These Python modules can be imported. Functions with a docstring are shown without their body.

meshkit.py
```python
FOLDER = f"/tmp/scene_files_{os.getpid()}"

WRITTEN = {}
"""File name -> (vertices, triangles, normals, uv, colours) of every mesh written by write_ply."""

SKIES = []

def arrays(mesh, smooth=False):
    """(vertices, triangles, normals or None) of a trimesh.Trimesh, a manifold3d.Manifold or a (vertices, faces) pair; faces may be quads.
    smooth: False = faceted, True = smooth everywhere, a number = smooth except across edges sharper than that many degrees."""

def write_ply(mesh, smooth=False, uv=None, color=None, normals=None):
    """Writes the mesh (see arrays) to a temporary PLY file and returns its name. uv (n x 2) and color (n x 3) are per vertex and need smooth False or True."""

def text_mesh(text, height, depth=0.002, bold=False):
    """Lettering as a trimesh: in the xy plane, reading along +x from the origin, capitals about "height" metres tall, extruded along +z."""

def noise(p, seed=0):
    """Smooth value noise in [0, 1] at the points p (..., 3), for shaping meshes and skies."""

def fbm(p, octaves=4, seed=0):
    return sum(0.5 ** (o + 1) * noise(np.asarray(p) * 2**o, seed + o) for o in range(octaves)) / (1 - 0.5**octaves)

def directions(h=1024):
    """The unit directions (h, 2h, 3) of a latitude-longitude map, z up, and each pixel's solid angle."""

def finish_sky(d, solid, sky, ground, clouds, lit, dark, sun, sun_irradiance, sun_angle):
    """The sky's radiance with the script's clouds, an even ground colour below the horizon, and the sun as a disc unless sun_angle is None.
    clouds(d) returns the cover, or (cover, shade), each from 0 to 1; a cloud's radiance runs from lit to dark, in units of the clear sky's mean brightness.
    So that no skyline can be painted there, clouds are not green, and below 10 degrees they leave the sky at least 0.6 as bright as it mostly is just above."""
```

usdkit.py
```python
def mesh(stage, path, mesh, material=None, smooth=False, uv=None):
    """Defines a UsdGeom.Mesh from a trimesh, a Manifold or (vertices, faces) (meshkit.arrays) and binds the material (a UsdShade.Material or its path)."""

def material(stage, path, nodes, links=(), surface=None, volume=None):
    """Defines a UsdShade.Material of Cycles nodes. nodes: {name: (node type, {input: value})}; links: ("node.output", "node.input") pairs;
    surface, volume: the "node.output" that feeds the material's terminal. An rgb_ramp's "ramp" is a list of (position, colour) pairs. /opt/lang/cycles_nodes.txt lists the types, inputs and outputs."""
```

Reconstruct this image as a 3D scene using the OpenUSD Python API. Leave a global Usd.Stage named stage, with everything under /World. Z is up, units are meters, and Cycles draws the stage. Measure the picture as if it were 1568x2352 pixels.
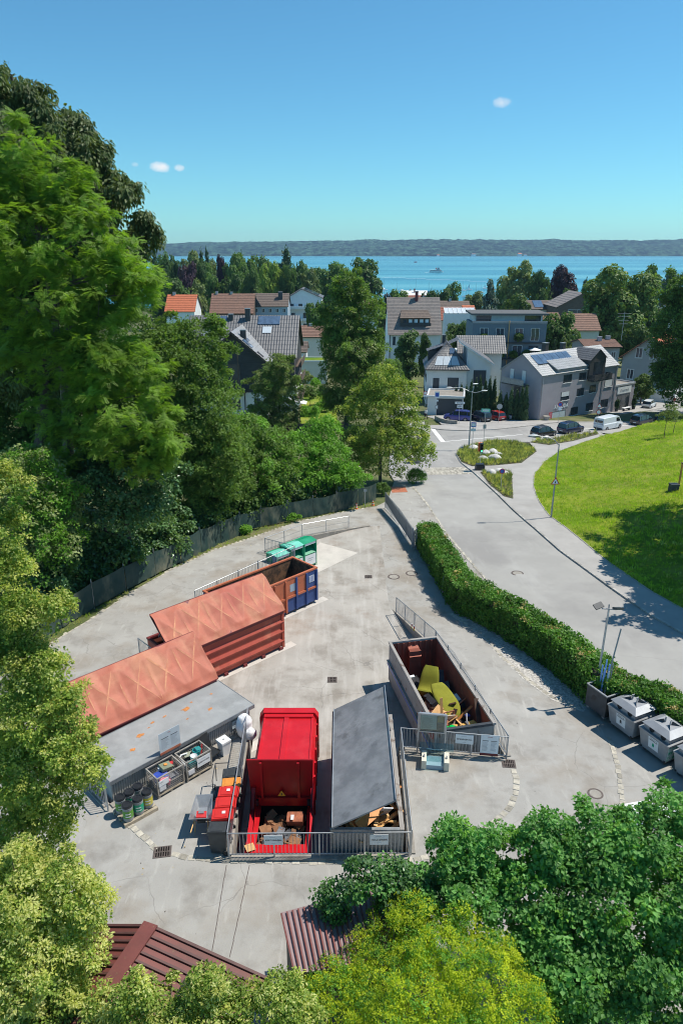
import math,random
import numpy as np,trimesh,shapely,usdkit,meshkit
from shapely.geometry import Polygon,LineString,Point,box as sbox
from shapely import affinity
from pxr import Usd,UsdGeom,UsdLux,UsdShade,Gf,Sdf,Vt

stage=Usd.Stage.CreateInMemory()
UsdGeom.SetStageUpAxis(stage,'Z');UsdGeom.SetStageMetersPerUnit(stage,1.0)
stage.SetDefaultPrim(UsdGeom.Xform.Define(stage,'/World').GetPrim())
UsdGeom.Scope.Define(stage,'/World/Looks')

# ---------------------------------------------------------------- camera, sky, sun, exposure
PITCH=math.radians(20.3);FPX=1631.0;EYE=np.array([0,0,20.0])
cam=UsdGeom.Camera.Define(stage,'/World/camera')
cam.CreateFocalLengthAttr(24.0);cam.CreateHorizontalApertureAttr(24.0*1568/FPX)
cam.CreateVerticalApertureAttr(24.0*2352/FPX)
cam.AddTranslateOp().Set(Gf.Vec3d(*EYE));cam.AddRotateXOp().Set(90-math.degrees(PITCH))
cam.CreateClippingRangeAttr(Gf.Vec2f(0.1,60000));cam.CreateFStopAttr(0.0)
cam.CreateExposureAttr(0.15)
HAZE=5.5e-5
SUN_EL=math.radians(60.0);SUN_AZ=math.atan2(0.957,0.29)
SUN=np.array([math.sin(SUN_AZ)*math.cos(SUN_EL),math.cos(SUN_AZ)*math.cos(SUN_EL),math.sin(SUN_EL)])
sun=UsdLux.DistantLight.Define(stage,'/World/sun')
sun.CreateIntensityAttr(1.25);sun.CreateAngleAttr(0.5);sun.CreateColorAttr(Gf.Vec3f(1.0,0.945,0.85))
sun.CreateNormalizeAttr(True)
sun.AddRotateZOp().Set(-math.degrees(SUN_AZ));sun.AddRotateXOp().Set(-(90-math.degrees(SUN_EL)))
_cd=lambda x,y:(lambda d:d/np.linalg.norm(d))(np.array([(x -784)/FPX,math.cos(PITCH)-(y -1176)/FPX*math.sin(PITCH),-math.sin(PITCH)-(y -1176)/FPX*math.cos(PITCH)]))
CLOUD=(7.0,7.2,7.4)
sky_nodes={'tc':('texture_coordinate',{}),
    'sky':('sky_texture',{'sky_type':'single_scattering','sun_disc':False,'sun_elevation':SUN_EL,'sun_rotation':SUN_AZ,'altitude':600.0,'air_density':1.0,'aerosol_density':0.35,'ozone_density':2.0}),
    'hs':('mix',{'mix_type':'multiply','fac':1.0,'color2':(0.46,0.91,1.02)}),
    'nz':('noise_texture',{'scale':95.0,'detail':7.0,'roughness':0.62}),
    'bg':('background_shader',{'strength':0.12})}
sky_links=[('sky.color','hs.color1'),('tc.generated','nz.vector')]
# three little fair-weather clouds (and two wisps): noise gated to small patches of directions
prev='hs.color'
for k,(cx,cy,sx,sy,amt) in enumerate([(367,383,0.0165,0.0085,1.0),(412,385,0.0085,0.006,0.85),(1152,234,0.0145,0.008,0.6),(355,506,0.012,0.004,0.35),(310,377,0.006,0.0035,0.3)]):
    d=_cd(cx,cy);r=np.array([d[1],-d[0],0]);r/=np.linalg.norm(r);u=np.cross(r,d);q=f'c{k}'
    sky_nodes|={q+'o':('vector_math',{'math_type':'subtract','vector2':tuple(d)}),q+'r':('vector_math',{'math_type':'dot_product','vector2':tuple(r/sx)}),q+'u':('vector_math',{'math_type':'dot_product','vector2':tuple(u/sy)}),q+'w':('vector_math',{'math_type':'dot_product','vector2':tuple(d*40)}),
        q+'rr':('math',{'math_type':'multiply'}),q+'uu':('math',{'math_type':'multiply_add'}),q+'ww':('math',{'math_type':'multiply_add'}),q+'f':('map_range',{'from_min':1.2,'from_max':0.0,'to_min':-0.6,'to_max':0.55,'clamp':True}),
        q+'n':('math',{'math_type':'add'}),q+'g':('map_range',{'from_min':0.42,'from_max':1.12,'to_min':0.0,'to_max':amt,'clamp':True}),q+'x':('mix',{'color2':CLOUD})}
    sky_links+=[('tc.generated',q+'o.vector1'),(q+'o.vector',q+'r.vector1'),(q+'o.vector',q+'u.vector1'),(q+'o.vector',q+'w.vector1'),(q+'r.value',q+'rr.value1'),(q+'r.value',q+'rr.value2'),(q+'u.value',q+'uu.value1'),(q+'u.value',q+'uu.value2'),(q+'rr.value',q+'uu.value3'),
        (q+'w.value',q+'ww.value1'),(q+'w.value',q+'ww.value2'),(q+'uu.value',q+'ww.value3'),(q+'ww.value',q+'f.value'),(q+'f.result',q+'n.value1'),('nz.fac',q+'n.value2'),(q+'n.value',q+'g.value'),(q+'g.result',q+'x.fac'),(prev,q+'x.color1')]
    prev=q+'x.color'
sky_links+=[(prev,'bg.color')]
dome=UsdLux.DomeLight.Define(stage,'/World/sky')
dome.GetPrim().SetCustomDataByKey('kind','structure')
skym=usdkit.material(stage,'/World/Looks/sky_material',sky_nodes,sky_links,surface='bg.background')
UsdShade.MaterialBindingAPI.Apply(dome.GetPrim()).Bind(skym)

# ---------------------------------------------------------------- helpers
NAMES={}
def numbered(parent,name):
    k=NAMES.get((parent,name),0);NAMES[(parent,name)]=k+1
    return f'{parent}/{name}'+(f'_{k:03d}' if k else '')

class MB:
    """Collects simple shapes into one triangle mesh."""
    def __init__(s):s.v,s.f,s.n=[],[],0
    def add(s,v,f):
        v=np.asarray(v,float);f=np.asarray(f,int)
        if f.ndim==2 and f.shape[1]==4:f=np.vstack([f[:,[0,1,2]],f[:,[0,2,3]]])
        s.v.append(v);s.f.append(f+s.n);s.n+=len(v);return s
    def mesh(s,m,M=None):
        v=np.asarray(m.vertices)
        if M is not None:v=v @ np.asarray(M)[:3,:3].T+np.asarray(M)[:3,3]
        return s.add(v,m.faces)
    def box(s,x0,y0,z0,x1,y1,z1):
        v=[(x,y,z) for z in (z0,z1) for y in (y0,y1) for x in (x0,x1)]
        return s.add(v,[(0,2,3,1),(4,5,7,6),(0,1,5,4),(2,6,7,3),(0,4,6,2),(1,3,7,5)])
    def cbox(s,c,sz,rz=0.0,tilt=None):
        v=np.array([(x,y,z) for z in (-.5,.5) for y in (-.5,.5) for x in (-.5,.5)])*np.asarray(sz)
        R=rotm(rz,tilt)
        return s.add(v @ R.T+np.asarray(c),[(0,2,3,1),(4,5,7,6),(0,1,5,4),(2,6,7,3),(0,4,6,2),(1,3,7,5)])
    def bar(s,p,q,w,h=None,up=(0,0,1)):
        p,q=np.asarray(p,float),np.asarray(q,float);d=q -p;h=w if h is None else h
        d=d/(np.linalg.norm(d)+1e-9);a=np.cross(d,up)
        if np.linalg.norm(a)<1e-3:a=np.cross(d,(1,0,0))
        a/=np.linalg.norm(a);b=np.cross(a,d)
        v=[o+a*i*w/2+b*j*h/2 for o in (p,q) for j in (-1,1) for i in (-1,1)]
        return s.add(v,[(0,2,3,1),(4,5,7,6),(0,1,5,4),(2,6,7,3),(0,4,6,2),(1,3,7,5)])
    def tube(s,p,q,r,r2=None,n=7):return s.path([p,q],[r,r if r2 is None else r2],n)
    def path(s,pts,r,n=7):
        p=np.asarray(pts,float);m=len(p);r=np.broadcast_to(r,(m,))
        t=np.gradient(p,axis=0);t/=np.linalg.norm(t,axis=1,keepdims=True)+1e-9
        ref=np.array([0,0,1.0]) if abs(t[:,2]).mean()<.8 else np.array([1.0,0,0])
        a=np.cross(t,ref);a/=np.linalg.norm(a,axis=1,keepdims=True)+1e-9;b=np.cross(t,a)
        an=np.arange(n)*2*math.pi/n
        v=p[:,None]+r[:,None,None]*(np.cos(an)[None,:,None]*a[:,None]+np.sin(an)[None,:,None]*b[:,None])
        f=[(i*n+j,i*n+(j+1) % n,(i+1)*n+(j+1) % n,(i+1)*n+j) for i in range(m -1) for j in range(n)]
        s.add(v.reshape(-1,3),f)
        for e,o in ((0,1),(m -1,-1)):
            s.add(np.vstack([v[e],p[e]]),[(j,(j+1) % n,n)[::o] for j in range(n)])
        return s
    def lathe(s,prof,c=(0,0,0),n=12):
        prof=np.asarray(prof,float);m=len(prof);an=np.arange(n)*2*math.pi/n
        v=np.stack([prof[:,:1]*np.cos(an),prof[:,:1]*np.sin(an),np.repeat(prof[:,1:],n,1)],-1).reshape(-1,3)+np.asarray(c)
        return s.add(v,[(i*n+j,i*n+(j+1) % n,(i+1)*n+(j+1) % n,(i+1)*n+j) for i in range(m -1) for j in range(n)])
    def quad(s,a,b,c,d):return s.add([a,b,c,d],[(0,1,2),(0,2,3)])
    def slab(s,a,b,c,d,t):
        """quad a,b,c,d (counter-clockwise from above) thickened downwards along its normal"""
        a,b,c,d=(np.asarray(x,float) for x in (a,b,c,d));n=np.cross(b -a,d -a);n=n/np.linalg.norm(n)*t
        v=[a,b,c,d,a -n,b -n,c -n,d -n]
        return s.add(v,[(0,1,2,3),(7,6,5,4),(0,4,5,1),(1,5,6,2),(2,6,7,3),(3,7,4,0)])
    def prism(s,poly,z0,z1,M=None):
        m=trimesh.creation.extrude_polygon(Polygon(poly) if not hasattr(poly,'exterior') else poly,z1-z0,engine='earcut')
        m.apply_translation((0,0,z0));return s.mesh(m,M)
    def xf(s,M):
        M=np.asarray(M);s.v=[v @ M[:3,:3].T+M[:3,3] for v in s.v];return s
    def out(s):
        return np.vstack(s.v),np.vstack(s.f)

def rotm(rz=0.0,tilt=None):
    c,q=math.cos(rz),math.sin(rz);R=np.array([[c,-q,0],[q,c,0],[0,0,1.0]])
    if tilt is not None:
        rx,ry=tilt;cx,sx,cy,sy=math.cos(rx),math.sin(rx),math.cos(ry),math.sin(ry)
        R=R @ np.array([[cy,0,sy],[0,1,0],[-sy,0,cy]]) @ np.array([[1,0,0],[0,cx,-sx],[0,sx,cx]])
    return R
def mat4(R,t):
    M=np.eye(4);M[:3,:3]=R;M[:3,3]=t;return M

MESHES={}
def put(path,m,material,smooth=False):
    if isinstance(m,MB):m=m.out()
    return usdkit.mesh(stage,path,m,MATS[material] if isinstance(material,str) else material,smooth=smooth)
def meta(prim,label=None,cat=None,group=None,kind=None):
    for k,v in (('label',label),('category',cat),('group',group),('kind',kind)):
        if v:prim.SetCustomDataByKey(k,v)
class Thing:
    def __init__(s,name,label=None,cat=None,loc=(0,0,0),rz=0.0,group=None,kind=None):
        s.path=numbered('/World',name);s.loc=np.asarray(loc,float);s.rz=rz
        x=UsdGeom.Xform.Define(stage,s.path);x.AddTranslateOp().Set(Gf.Vec3d(*map(float,s.loc)))
        if rz:x.AddRotateZOp().Set(math.degrees(rz))
        s.prim=x.GetPrim();meta(s.prim,label,cat,group,kind)
    def part(s,name,m,material,under=None,label=None,smooth=False,world=False,kind=None):
        if isinstance(m,MB):m=m.out()
        elif hasattr(m,'vertices'):m=(np.array(m.vertices),np.array(m.faces))
        if world:
            m=((np.asarray(m[0])-s.loc) @ rotm(s.rz),m[1])
        p=numbered(under or s.path,name)
        q=put(p,m,material,smooth);meta(q.GetPrim(),label,kind=kind)
        return p
    def w(s,name,m,material,**k):return s.part(name,m,material,world=True,**k)
    def world(s,p):return np.asarray(p) @ rotm(s.rz).T+s.loc
def copy_thing(src,name,label,cat,loc,rz=0.0,group=None,scale=None):
    p=numbered('/World',name);x=UsdGeom.Xform.Define(stage,p)
    x.GetPrim().GetReferences().AddInternalReference(src);x.GetPrim().SetInstanceable(True)
    x.ClearXformOpOrder()
    x.AddTranslateOp(opSuffix='place').Set(Gf.Vec3d(*map(float,loc)));x.AddRotateZOp(opSuffix='turn').Set(math.degrees(rz))
    if scale is not None:x.AddScaleOp(opSuffix='size').Set(Gf.Vec3f(*map(float,np.broadcast_to(scale,3))))
    meta(x.GetPrim(),label,cat,group);return p
def one(name,m,material,label=None,cat=None,group=None,kind=None,smooth=False):
    q=put(numbered('/World',name),m,material,smooth);meta(q.GetPrim(),label,cat,group,kind);return str(q.GetPath())

# ---------------------------------------------------------------- materials
MATS={}
def mk(name,c,var=0.12,scale=2.0,rough=0.6,metal=0.0,bump=0.0,bscale=None,c2=None,split=(0.35,0.65),rand=0.0,spec=0.5,coat=0.0,detail=5.0,stretch=None,extra=None):
    c=np.asarray(c,float)
    a,b=(c*(1-var),np.minimum(c*(1+var),.95)) if c2 is None else (c,np.asarray(c2,float))
    N={'geo':('geometry',{}),'map':('mapping',{'scale':stretch or (1,1,1)}),'n':('noise_texture',{'scale':scale,'detail':detail,'roughness':0.6}),
         'r':('rgb_ramp',{'ramp':[(0,a),(split[0],a),(split[1],b),(1,b)]}),'p':('principled_bsdf',{'roughness':rough,'metallic':metal,'specular_ior_level':spec,'coat_weight':coat})}
    L=[('geo.position','map.vector'),('map.vector','n.vector'),('n.fac','r.fac')]
    col='r.color'
    if rand:
        N|={'oi':('object_info',{}),'mr':('map_range',{'to_min':1-rand,'to_max':1+rand}),'hv':('hsv',{'hue':0.5,'saturation':1.0,'fac':1.0})}
        L+=[('oi.random','mr.value'),('mr.result','hv.value'),(col,'hv.color')];col='hv.color'
    if extra:
        N2,L2,col=extra(col);N|=N2;L+=L2
    L.append((col,'p.base_color'))
    if bump:
        N|={'bn':('noise_texture',{'scale':bscale or scale*6,'detail':4.0}),'b':('bump',{'strength':bump,'distance':0.02})}
        L+=[('map.vector','bn.vector'),('bn.fac','b.height'),('b.normal','p.normal')]
    MATS[name]=usdkit.material(stage,'/World/Looks/'+name,N,L,surface='p.BSDF');return MATS[name]

def stain_or_light(col2,scale,lo,hi,fac=1.0,tag='st',stretch=(1,1,1),detail=6.0,dist=0.0):
    """a second colour where a noise is high"""
    def f(col):
        t=tag
        return ({t+'m':('mapping',{'scale':stretch}),t+'n':('noise_texture',{'scale':scale,'detail':detail,'roughness':0.62,'distortion':dist}),t+'r':('map_range',{'from_min':lo,'from_max':hi,'to_min':0.0,'to_max':fac,'clamp':True}),t+'x':('mix',{'color2':col2})},
                [('geo.position',t+'m.vector'),(t+'m.vector',t+'n.vector'),(t+'n.fac',t+'r.value'),(t+'r.result',t+'x.fac'),(col,t+'x.color1')],t+'x.color')
    return f
def cracks(col2,scale,width=0.012,gate=(0.5,0.62),tag='ck',fac=0.5):
    def f(col):
        t=tag
        return ({t+'n':('noise_texture',{'scale':0.9,'detail':4.0}),t+'a':('mix',{'mix_type':'linear_light','fac':0.35}),t+'v':('voronoi_texture',{'feature':'distance_to_edge','scale':scale}),
                 t+'r':('map_range',{'from_min':0.0,'from_max':width,'to_min':fac,'to_max':0.0,'clamp':True}),t+'g':('noise_texture',{'scale':0.22,'detail':3.0}),
                 t+'h':('map_range',{'from_min':gate[0],'from_max':gate[1],'to_min':0.0,'to_max':1.0,'clamp':True}),t+'y':('math',{'math_type':'multiply'}),t+'x':('mix',{'color2':col2})},
                [('geo.position',t+'n.vector'),('geo.position',t+'a.color1'),(t+'n.color',t+'a.color2'),(t+'a.color',t+'v.vector'),(t+'v.distance',t+'r.value'),('geo.position',t+'g.vector'),
                 (t+'g.fac',t+'h.value'),(t+'r.result',t+'y.value1'),(t+'h.result',t+'y.value2'),(t+'y.value',t+'x.fac'),(col,t+'x.color1')],t+'x.color')
    return f
def chain(*fs):
    def f(col):
        N,L={},[]
        for g in fs:
            n,l,col=g(col);N|=n;L+=l
        return N,L,col
    return f

ROADTONE=(0.34,0.325,0.30)
mk('yard_concrete',(0.345,0.332,0.308),var=.07,scale=.45,rough=.9,bump=.25,bscale=25,spec=.25,extra=chain(stain_or_light((.21,.195,.175),.75,.50,.70,.75),stain_or_light((.25,.21,.165),.23,.50,.64,.6,tag='s2'),stain_or_light((.47,.455,.42),1.9,.58,.72,.5,tag='s3',stretch=(1.5,.35,1)),stain_or_light((.14,.13,.12),3.2,.69,.74,.8,tag='s4'),stain_or_light((.2,.19,.18),42,.60,.72,.35,tag='s5'),cracks((.13,.12,.11),.34,.007,(.50,.58))))
mk('lower_concrete',(0.37,0.345,0.31),var=.08,scale=.5,rough=.88,bump=.25,bscale=25,spec=.25,extra=chain(stain_or_light((.22,.195,.165),.6,.47,.68,.8),stain_or_light((.50,.475,.44),.9,.5,.7,.55,tag='s3',stretch=(2.2,.25,1)),stain_or_light((.26,.19,.14),.35,.56,.7,.5,tag='s2'),cracks((.13,.12,.11),.3,.007,(.52,.6))))
mk('road_asphalt',(0.335,0.325,0.305),var=.07,scale=.35,rough=.88,bump=.2,bscale=30,spec=.3,extra=chain(stain_or_light((.25,.24,.23),.18,.48,.62,.75,stretch=(.6,.6,1)),stain_or_light((.39,.38,.36),.5,.56,.7,.5,tag='s2',stretch=(1.6,.4,1)),stain_or_light((.22,.21,.2),38,.6,.74,.3,tag='s5'),cracks((.2,.19,.18),.16,.004,(.52,.58))))
mk('footway_asphalt',(0.36,0.345,0.325),var=.07,scale=.5,rough=.9,bump=.2,bscale=30,spec=.25,extra=chain(stain_or_light((.28,.26,.24),.4,.52,.68,.5),stain_or_light((.24,.23,.22),40,.6,.74,.3,tag='s5')))
mk('apron_concrete',(0.52,0.48,0.43),var=.08,scale=.7,rough=.9,extra=stain_or_light((.36,.33,.3),.9,.5,.7,.5))
mk('kerb_stone',(0.36,0.34,0.31),var=.2,scale=3,rough=.85,rand=.18,bump=.3)
mk('cobble',(0.38,0.35,0.29),var=.2,scale=6,rough=.85,rand=.3,bump=.4)
mk('wall_concrete',(0.30,0.275,0.24),var=.12,scale=1.2,rough=.92,bump=.35,bscale=14,extra=chain(stain_or_light((.14,.125,.105),1.3,.5,.68,.7,stretch=(1,1,.4)),stain_or_light((.42,.40,.36),2.2,.58,.7,.5,tag='s2')))
mk('gravel',(0.40,0.38,0.35),var=.45,scale=9,rough=.95,bump=1.0,bscale=14)
mk('gravel_stone',(0.42,0.40,0.37),var=.2,scale=9,rough=.9,rand=.35)
mk('road_paint',(0.78,0.77,0.74),var=.08,scale=5,rough=.7,extra=stain_or_light((.45,.44,.42),6,.58,.72,.6))
mk('soil',(0.10,0.075,0.045),var=.35,scale=1.2,rough=.95,c2=(.055,.075,.02))
mk('ground_grass',(0.07,0.095,0.022),var=.3,scale=.5,rough=.95,c2=(.13,.13,.045),extra=stain_or_light((.20,.17,.09),.25,.5,.7,.6))
mk('lawn_ground',(0.12,0.19,0.014),c2=(0.23,0.27,0.03),scale=.20,rough=.95,split=(.38,.62),spec=.1,extra=chain(stain_or_light((.30,.28,.075),.14,.52,.66,.7),stain_or_light((.06,.12,.01),1.6,.5,.66,.5,tag='s2')))
mk('galvanised',(0.42,0.43,0.44),var=.12,scale=4,rough=.45,metal=.75,spec=.5)
mk('steel_grey',(0.30,0.31,0.32),var=.12,scale=4,rough=.5,metal=.5)
mk('dark_steel',(0.055,0.058,0.062),var=.2,scale=4,rough=.5,metal=.3)
mk('black_plastic',(0.018,0.019,0.02),var=.2,scale=5,rough=.42)
mk('dark_grey_plastic',(0.04,0.043,0.046),var=.15,scale=5,rough=.45)
mk('rubber',(0.015,0.015,0.016),var=.2,scale=8,rough=.75)
mk('cast_iron',(0.12,0.095,0.085),var=.25,scale=8,rough=.75,metal=.2)
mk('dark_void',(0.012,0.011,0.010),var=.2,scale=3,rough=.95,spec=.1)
mk('orange_paint',(0.43,0.13,0.08),var=.1,scale=1.2,rough=.62,spec=.35,extra=chain(stain_or_light((.50,.22,.125),.7,.48,.66,.75),stain_or_light((.36,.072,.05),.42,.54,.7,.65,tag='s2'),stain_or_light((.3,.10,.04),3.5,.63,.72,.5,tag='s3'),stain_or_light((.2,.07,.03),9,.68,.74,.6,tag='s4',stretch=(1,1,.3))))
mk('orange_side',(0.40,0.075,0.045),var=.1,scale=1.2,rough=.55,spec=.4,extra=chain(stain_or_light((.30,.045,.035),1.2,.5,.7,.6,stretch=(1,1,.25)),stain_or_light((.14,.05,.03),4,.64,.72,.7,tag='s3'),stain_or_light((.5,.2,.12),.8,.56,.7,.5,tag='s2')))
mk('maroon_paint',(0.16,0.026,0.026),var=.15,scale=2,rough=.6)
mk('skip_orange',(0.46,0.13,0.06),var=.12,scale=2,rough=.65,extra=stain_or_light((.16,.07,.04),4,.58,.7,.7))
mk('skip_blue',(0.03,0.07,0.22),var=.12,scale=2,rough=.55,extra=stain_or_light((.12,.08,.07),4,.62,.72,.6))
mk('skip_inside',(0.22,0.115,0.06),c2=(.07,.045,.03),scale=3,rough=.8,metal=.15,bump=.3,split=(.4,.6),extra=stain_or_light((.34,.24,.16),5,.6,.7,.5))
mk('rust_inside',(0.27,0.065,0.035),c2=(.17,.045,.028),scale=1.0,rough=.75,extra=chain(stain_or_light((.10,.05,.035),2.4,.54,.7,.6,stretch=(1,1,.35)),stain_or_light((.36,.15,.09),1.1,.6,.72,.5,tag='s2')))
mk('worn_grey_paint',(0.30,0.275,0.25),var=.12,scale=1.5,rough=.65,extra=chain(stain_or_light((.12,.07,.045),2.2,.58,.68,.8),stain_or_light((.42,.40,.37),1.0,.55,.7,.5,tag='s2'),stain_or_light((.1,.06,.04),8,.66,.71,.8,tag='s3')))
mk('red_paint',(0.50,0.008,0.014),var=.08,scale=1.0,rough=.38,spec=.5,extra=chain(stain_or_light((.60,.04,.045),.9,.52,.7,.5),stain_or_light((.30,.012,.012),2.5,.6,.74,.5,tag='s2')))
mk('red_dark',(0.30,0.006,0.008),var=.12,scale=1.4,rough=.3,spec=.5,extra=stain_or_light((.20,.01,.01),2.2,.55,.7,.5))  # compactor red darkened: the shade on the hatch is put into the colour
mk('red_lid',(0.55,0.022,0.018),var=.08,scale=3,rough=.5)
mk('orange_lid',(0.65,0.24,0.04),var=.08,scale=3,rough=.5)
mk('slab_grey',(0.20,0.21,0.225),c2=(.31,.32,.335),scale=1.3,rough=.5,metal=.2,spec=.5,split=(.38,.64),extra=chain(stain_or_light((.10,.105,.11),1.1,.56,.70,.65),stain_or_light((.33,.34,.35),14,.69,.74,.7,tag='s2')))
mk('zinc_roof',(0.34,0.345,0.34),var=.1,scale=.9,rough=.55,metal=.2,extra=chain(stain_or_light((.25,.255,.25),.7,.48,.66,.7),stain_or_light((.44,.445,.44),1.3,.54,.7,.6,tag='s2')))
mk('patch_rust',(0.48,0.19,0.055),var=.25,scale=9,rough=.85)
mk('siding',(0.42,0.42,0.41),var=.12,scale=2,rough=.6,metal=.2,extra=stain_or_light((.28,.27,.26),2,.55,.7,.6))
mk('white_plastic',(0.78,0.78,0.77),var=.04,scale=3,rough=.45)
mk('white_sack',(0.78,0.78,0.79),var=.08,scale=5,rough=.7,bump=.3)
mk('sign_white',(0.72,0.735,0.74),var=.04,scale=3,rough=.5)
mk('sign_bluegrey',(0.50,0.56,0.60),var=.05,scale=2,rough=.5)
mk('ink',(0.05,0.05,0.055),var=.1,scale=3,rough=.7)
mk('ink_grey',(0.30,0.32,0.35),var=.1,scale=3,rough=.7)
mk('ink_red',(0.42,0.05,0.05),var=.1,scale=3,rough=.7)
mk('ink_white',(0.75,0.75,0.75),var=.05,scale=3,rough=.6)
mk('yellow_paint',(0.72,0.46,0.03),var=.08,scale=3,rough=.5)
mk('traffic_red',(0.55,0.02,0.02),var=.05,scale=3,rough=.45)
mk('traffic_blue',(0.03,0.10,0.40),var=.05,scale=3,rough=.45)
mk('sign_back',(0.36,0.37,0.38),var=.08,scale=4,rough=.5,metal=.4)
mk('signal_orange',(0.62,0.12,0.02),var=.08,scale=3,rough=.5)
mk('bank_green',(0.0,0.26,0.12),var=.08,scale=2,rough=.5,extra=stain_or_light((.03,.33,.19),1.2,.5,.7,.5))
mk('bank_mint',(0.16,0.55,0.43),var=.08,scale=2,rough=.5,extra=stain_or_light((.25,.60,.50),1.2,.5,.7,.5))
mk('bank_blue',(0.02,0.13,0.27),var=.1,scale=2,rough=.5)
mk('igloo_grey',(0.30,0.315,0.33),var=.1,scale=2,rough=.5,metal=.45,extra=chain(stain_or_light((.20,.20,.205),1.4,.5,.68,.6),stain_or_light((.26,.22,.18),3,.62,.72,.5,tag='s2')))
mk('igloo_top',(0.30,0.315,0.335),var=.1,scale=2,rough=.55,metal=.3,extra=stain_or_light((.30,.31,.33),1.6,.5,.68,.6))
mk('igloo_green',(0.03,0.33,0.17),c2=(.5,.55,.52),scale=7,rough=.6,split=(.45,.55))
mk('mesh_steel',(0.36,0.33,0.29),var=.25,scale=5,rough=.55,metal=.4)
mk('pallet_wood',(0.33,0.28,0.21),var=.25,scale=5,rough=.85)
mk('timber_light',(0.62,0.36,0.14),var=.15,scale=4,rough=.6,rand=.2)
mk('timber_orange',(0.55,0.21,0.05),var=.15,scale=4,rough=.55,rand=.15)
mk('timber_dark',(0.10,0.05,0.028),var=.3,scale=4,rough=.6,rand=.3)
mk('timber_red',(0.36,0.12,0.06),var=.25,scale=(6),rough=.6,rand=.15)
mk('cardboard',(0.22,0.105,0.05),var=.2,scale=4,rough=.85,rand=.3)
mk('sofa_green',(0.225,0.225,0.032),var=.10,scale=3,rough=.95,spec=.1,bump=.2,extra=stain_or_light((.22,.21,.025),2.2,.5,.7,.6))
mk('chair_mustard',(0.52,0.30,0.07),var=.12,scale=3,rough=.9)
mk('bag_green',(0.0,0.42,0.06),var=.3,scale=9,rough=.22,bump=.8,bscale=8)
mk('junk_grey',(0.11,0.115,0.13),var=.35,scale=2,rough=.7,rand=.5)
mk('junk_white',(0.6,0.6,0.62),var=.2,scale=5,rough=.7)
mk('teal_plastic',(0.01,0.20,0.20),var=.15,scale=5,rough=.45)
mk('blue_plastic',(0.035,0.07,0.36),var=.15,scale=5,rough=.4)
mk('olive_plastic',(0.17,0.19,0.13),var=.15,scale=5,rough=.5)
mk('pink_plastic',(0.6,0.18,0.22),var=.15,scale=5,rough=.5)
mk('red_plastic',(0.5,0.03,0.03),var=.15,scale=5,rough=.4)
mk('barrel_grey',(0.24,0.25,0.25),var=.12,scale=5,rough=.5)
mk('barrel_lid',(0.02,0.021,0.025),var=.3,scale=6,rough=.35)
mk('label_green',(0.10,0.27,0.03),var=.1,scale=6,rough=.5)
mk('label_teal',(0.0,0.30,0.16),var=.1,scale=6,rough=.5)
mk('label_yellow',(0.50,0.42,0.03),var=.1,scale=6,rough=.5)
mk('screen_cloth',(0.022,0.05,0.045),c2=(.05,.075,.062),scale=.8,rough=.8,spec=.2,split=(.35,.65),extra=chain(stain_or_light((.20,.19,.13),.32,.53,.66,.75,stretch=(1,1,.5)),stain_or_light((.035,.06,.055),1.1,.56,.7,.7,tag='s2')))  # tan patches are sunlight through the cloth, painted into its colour
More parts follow.
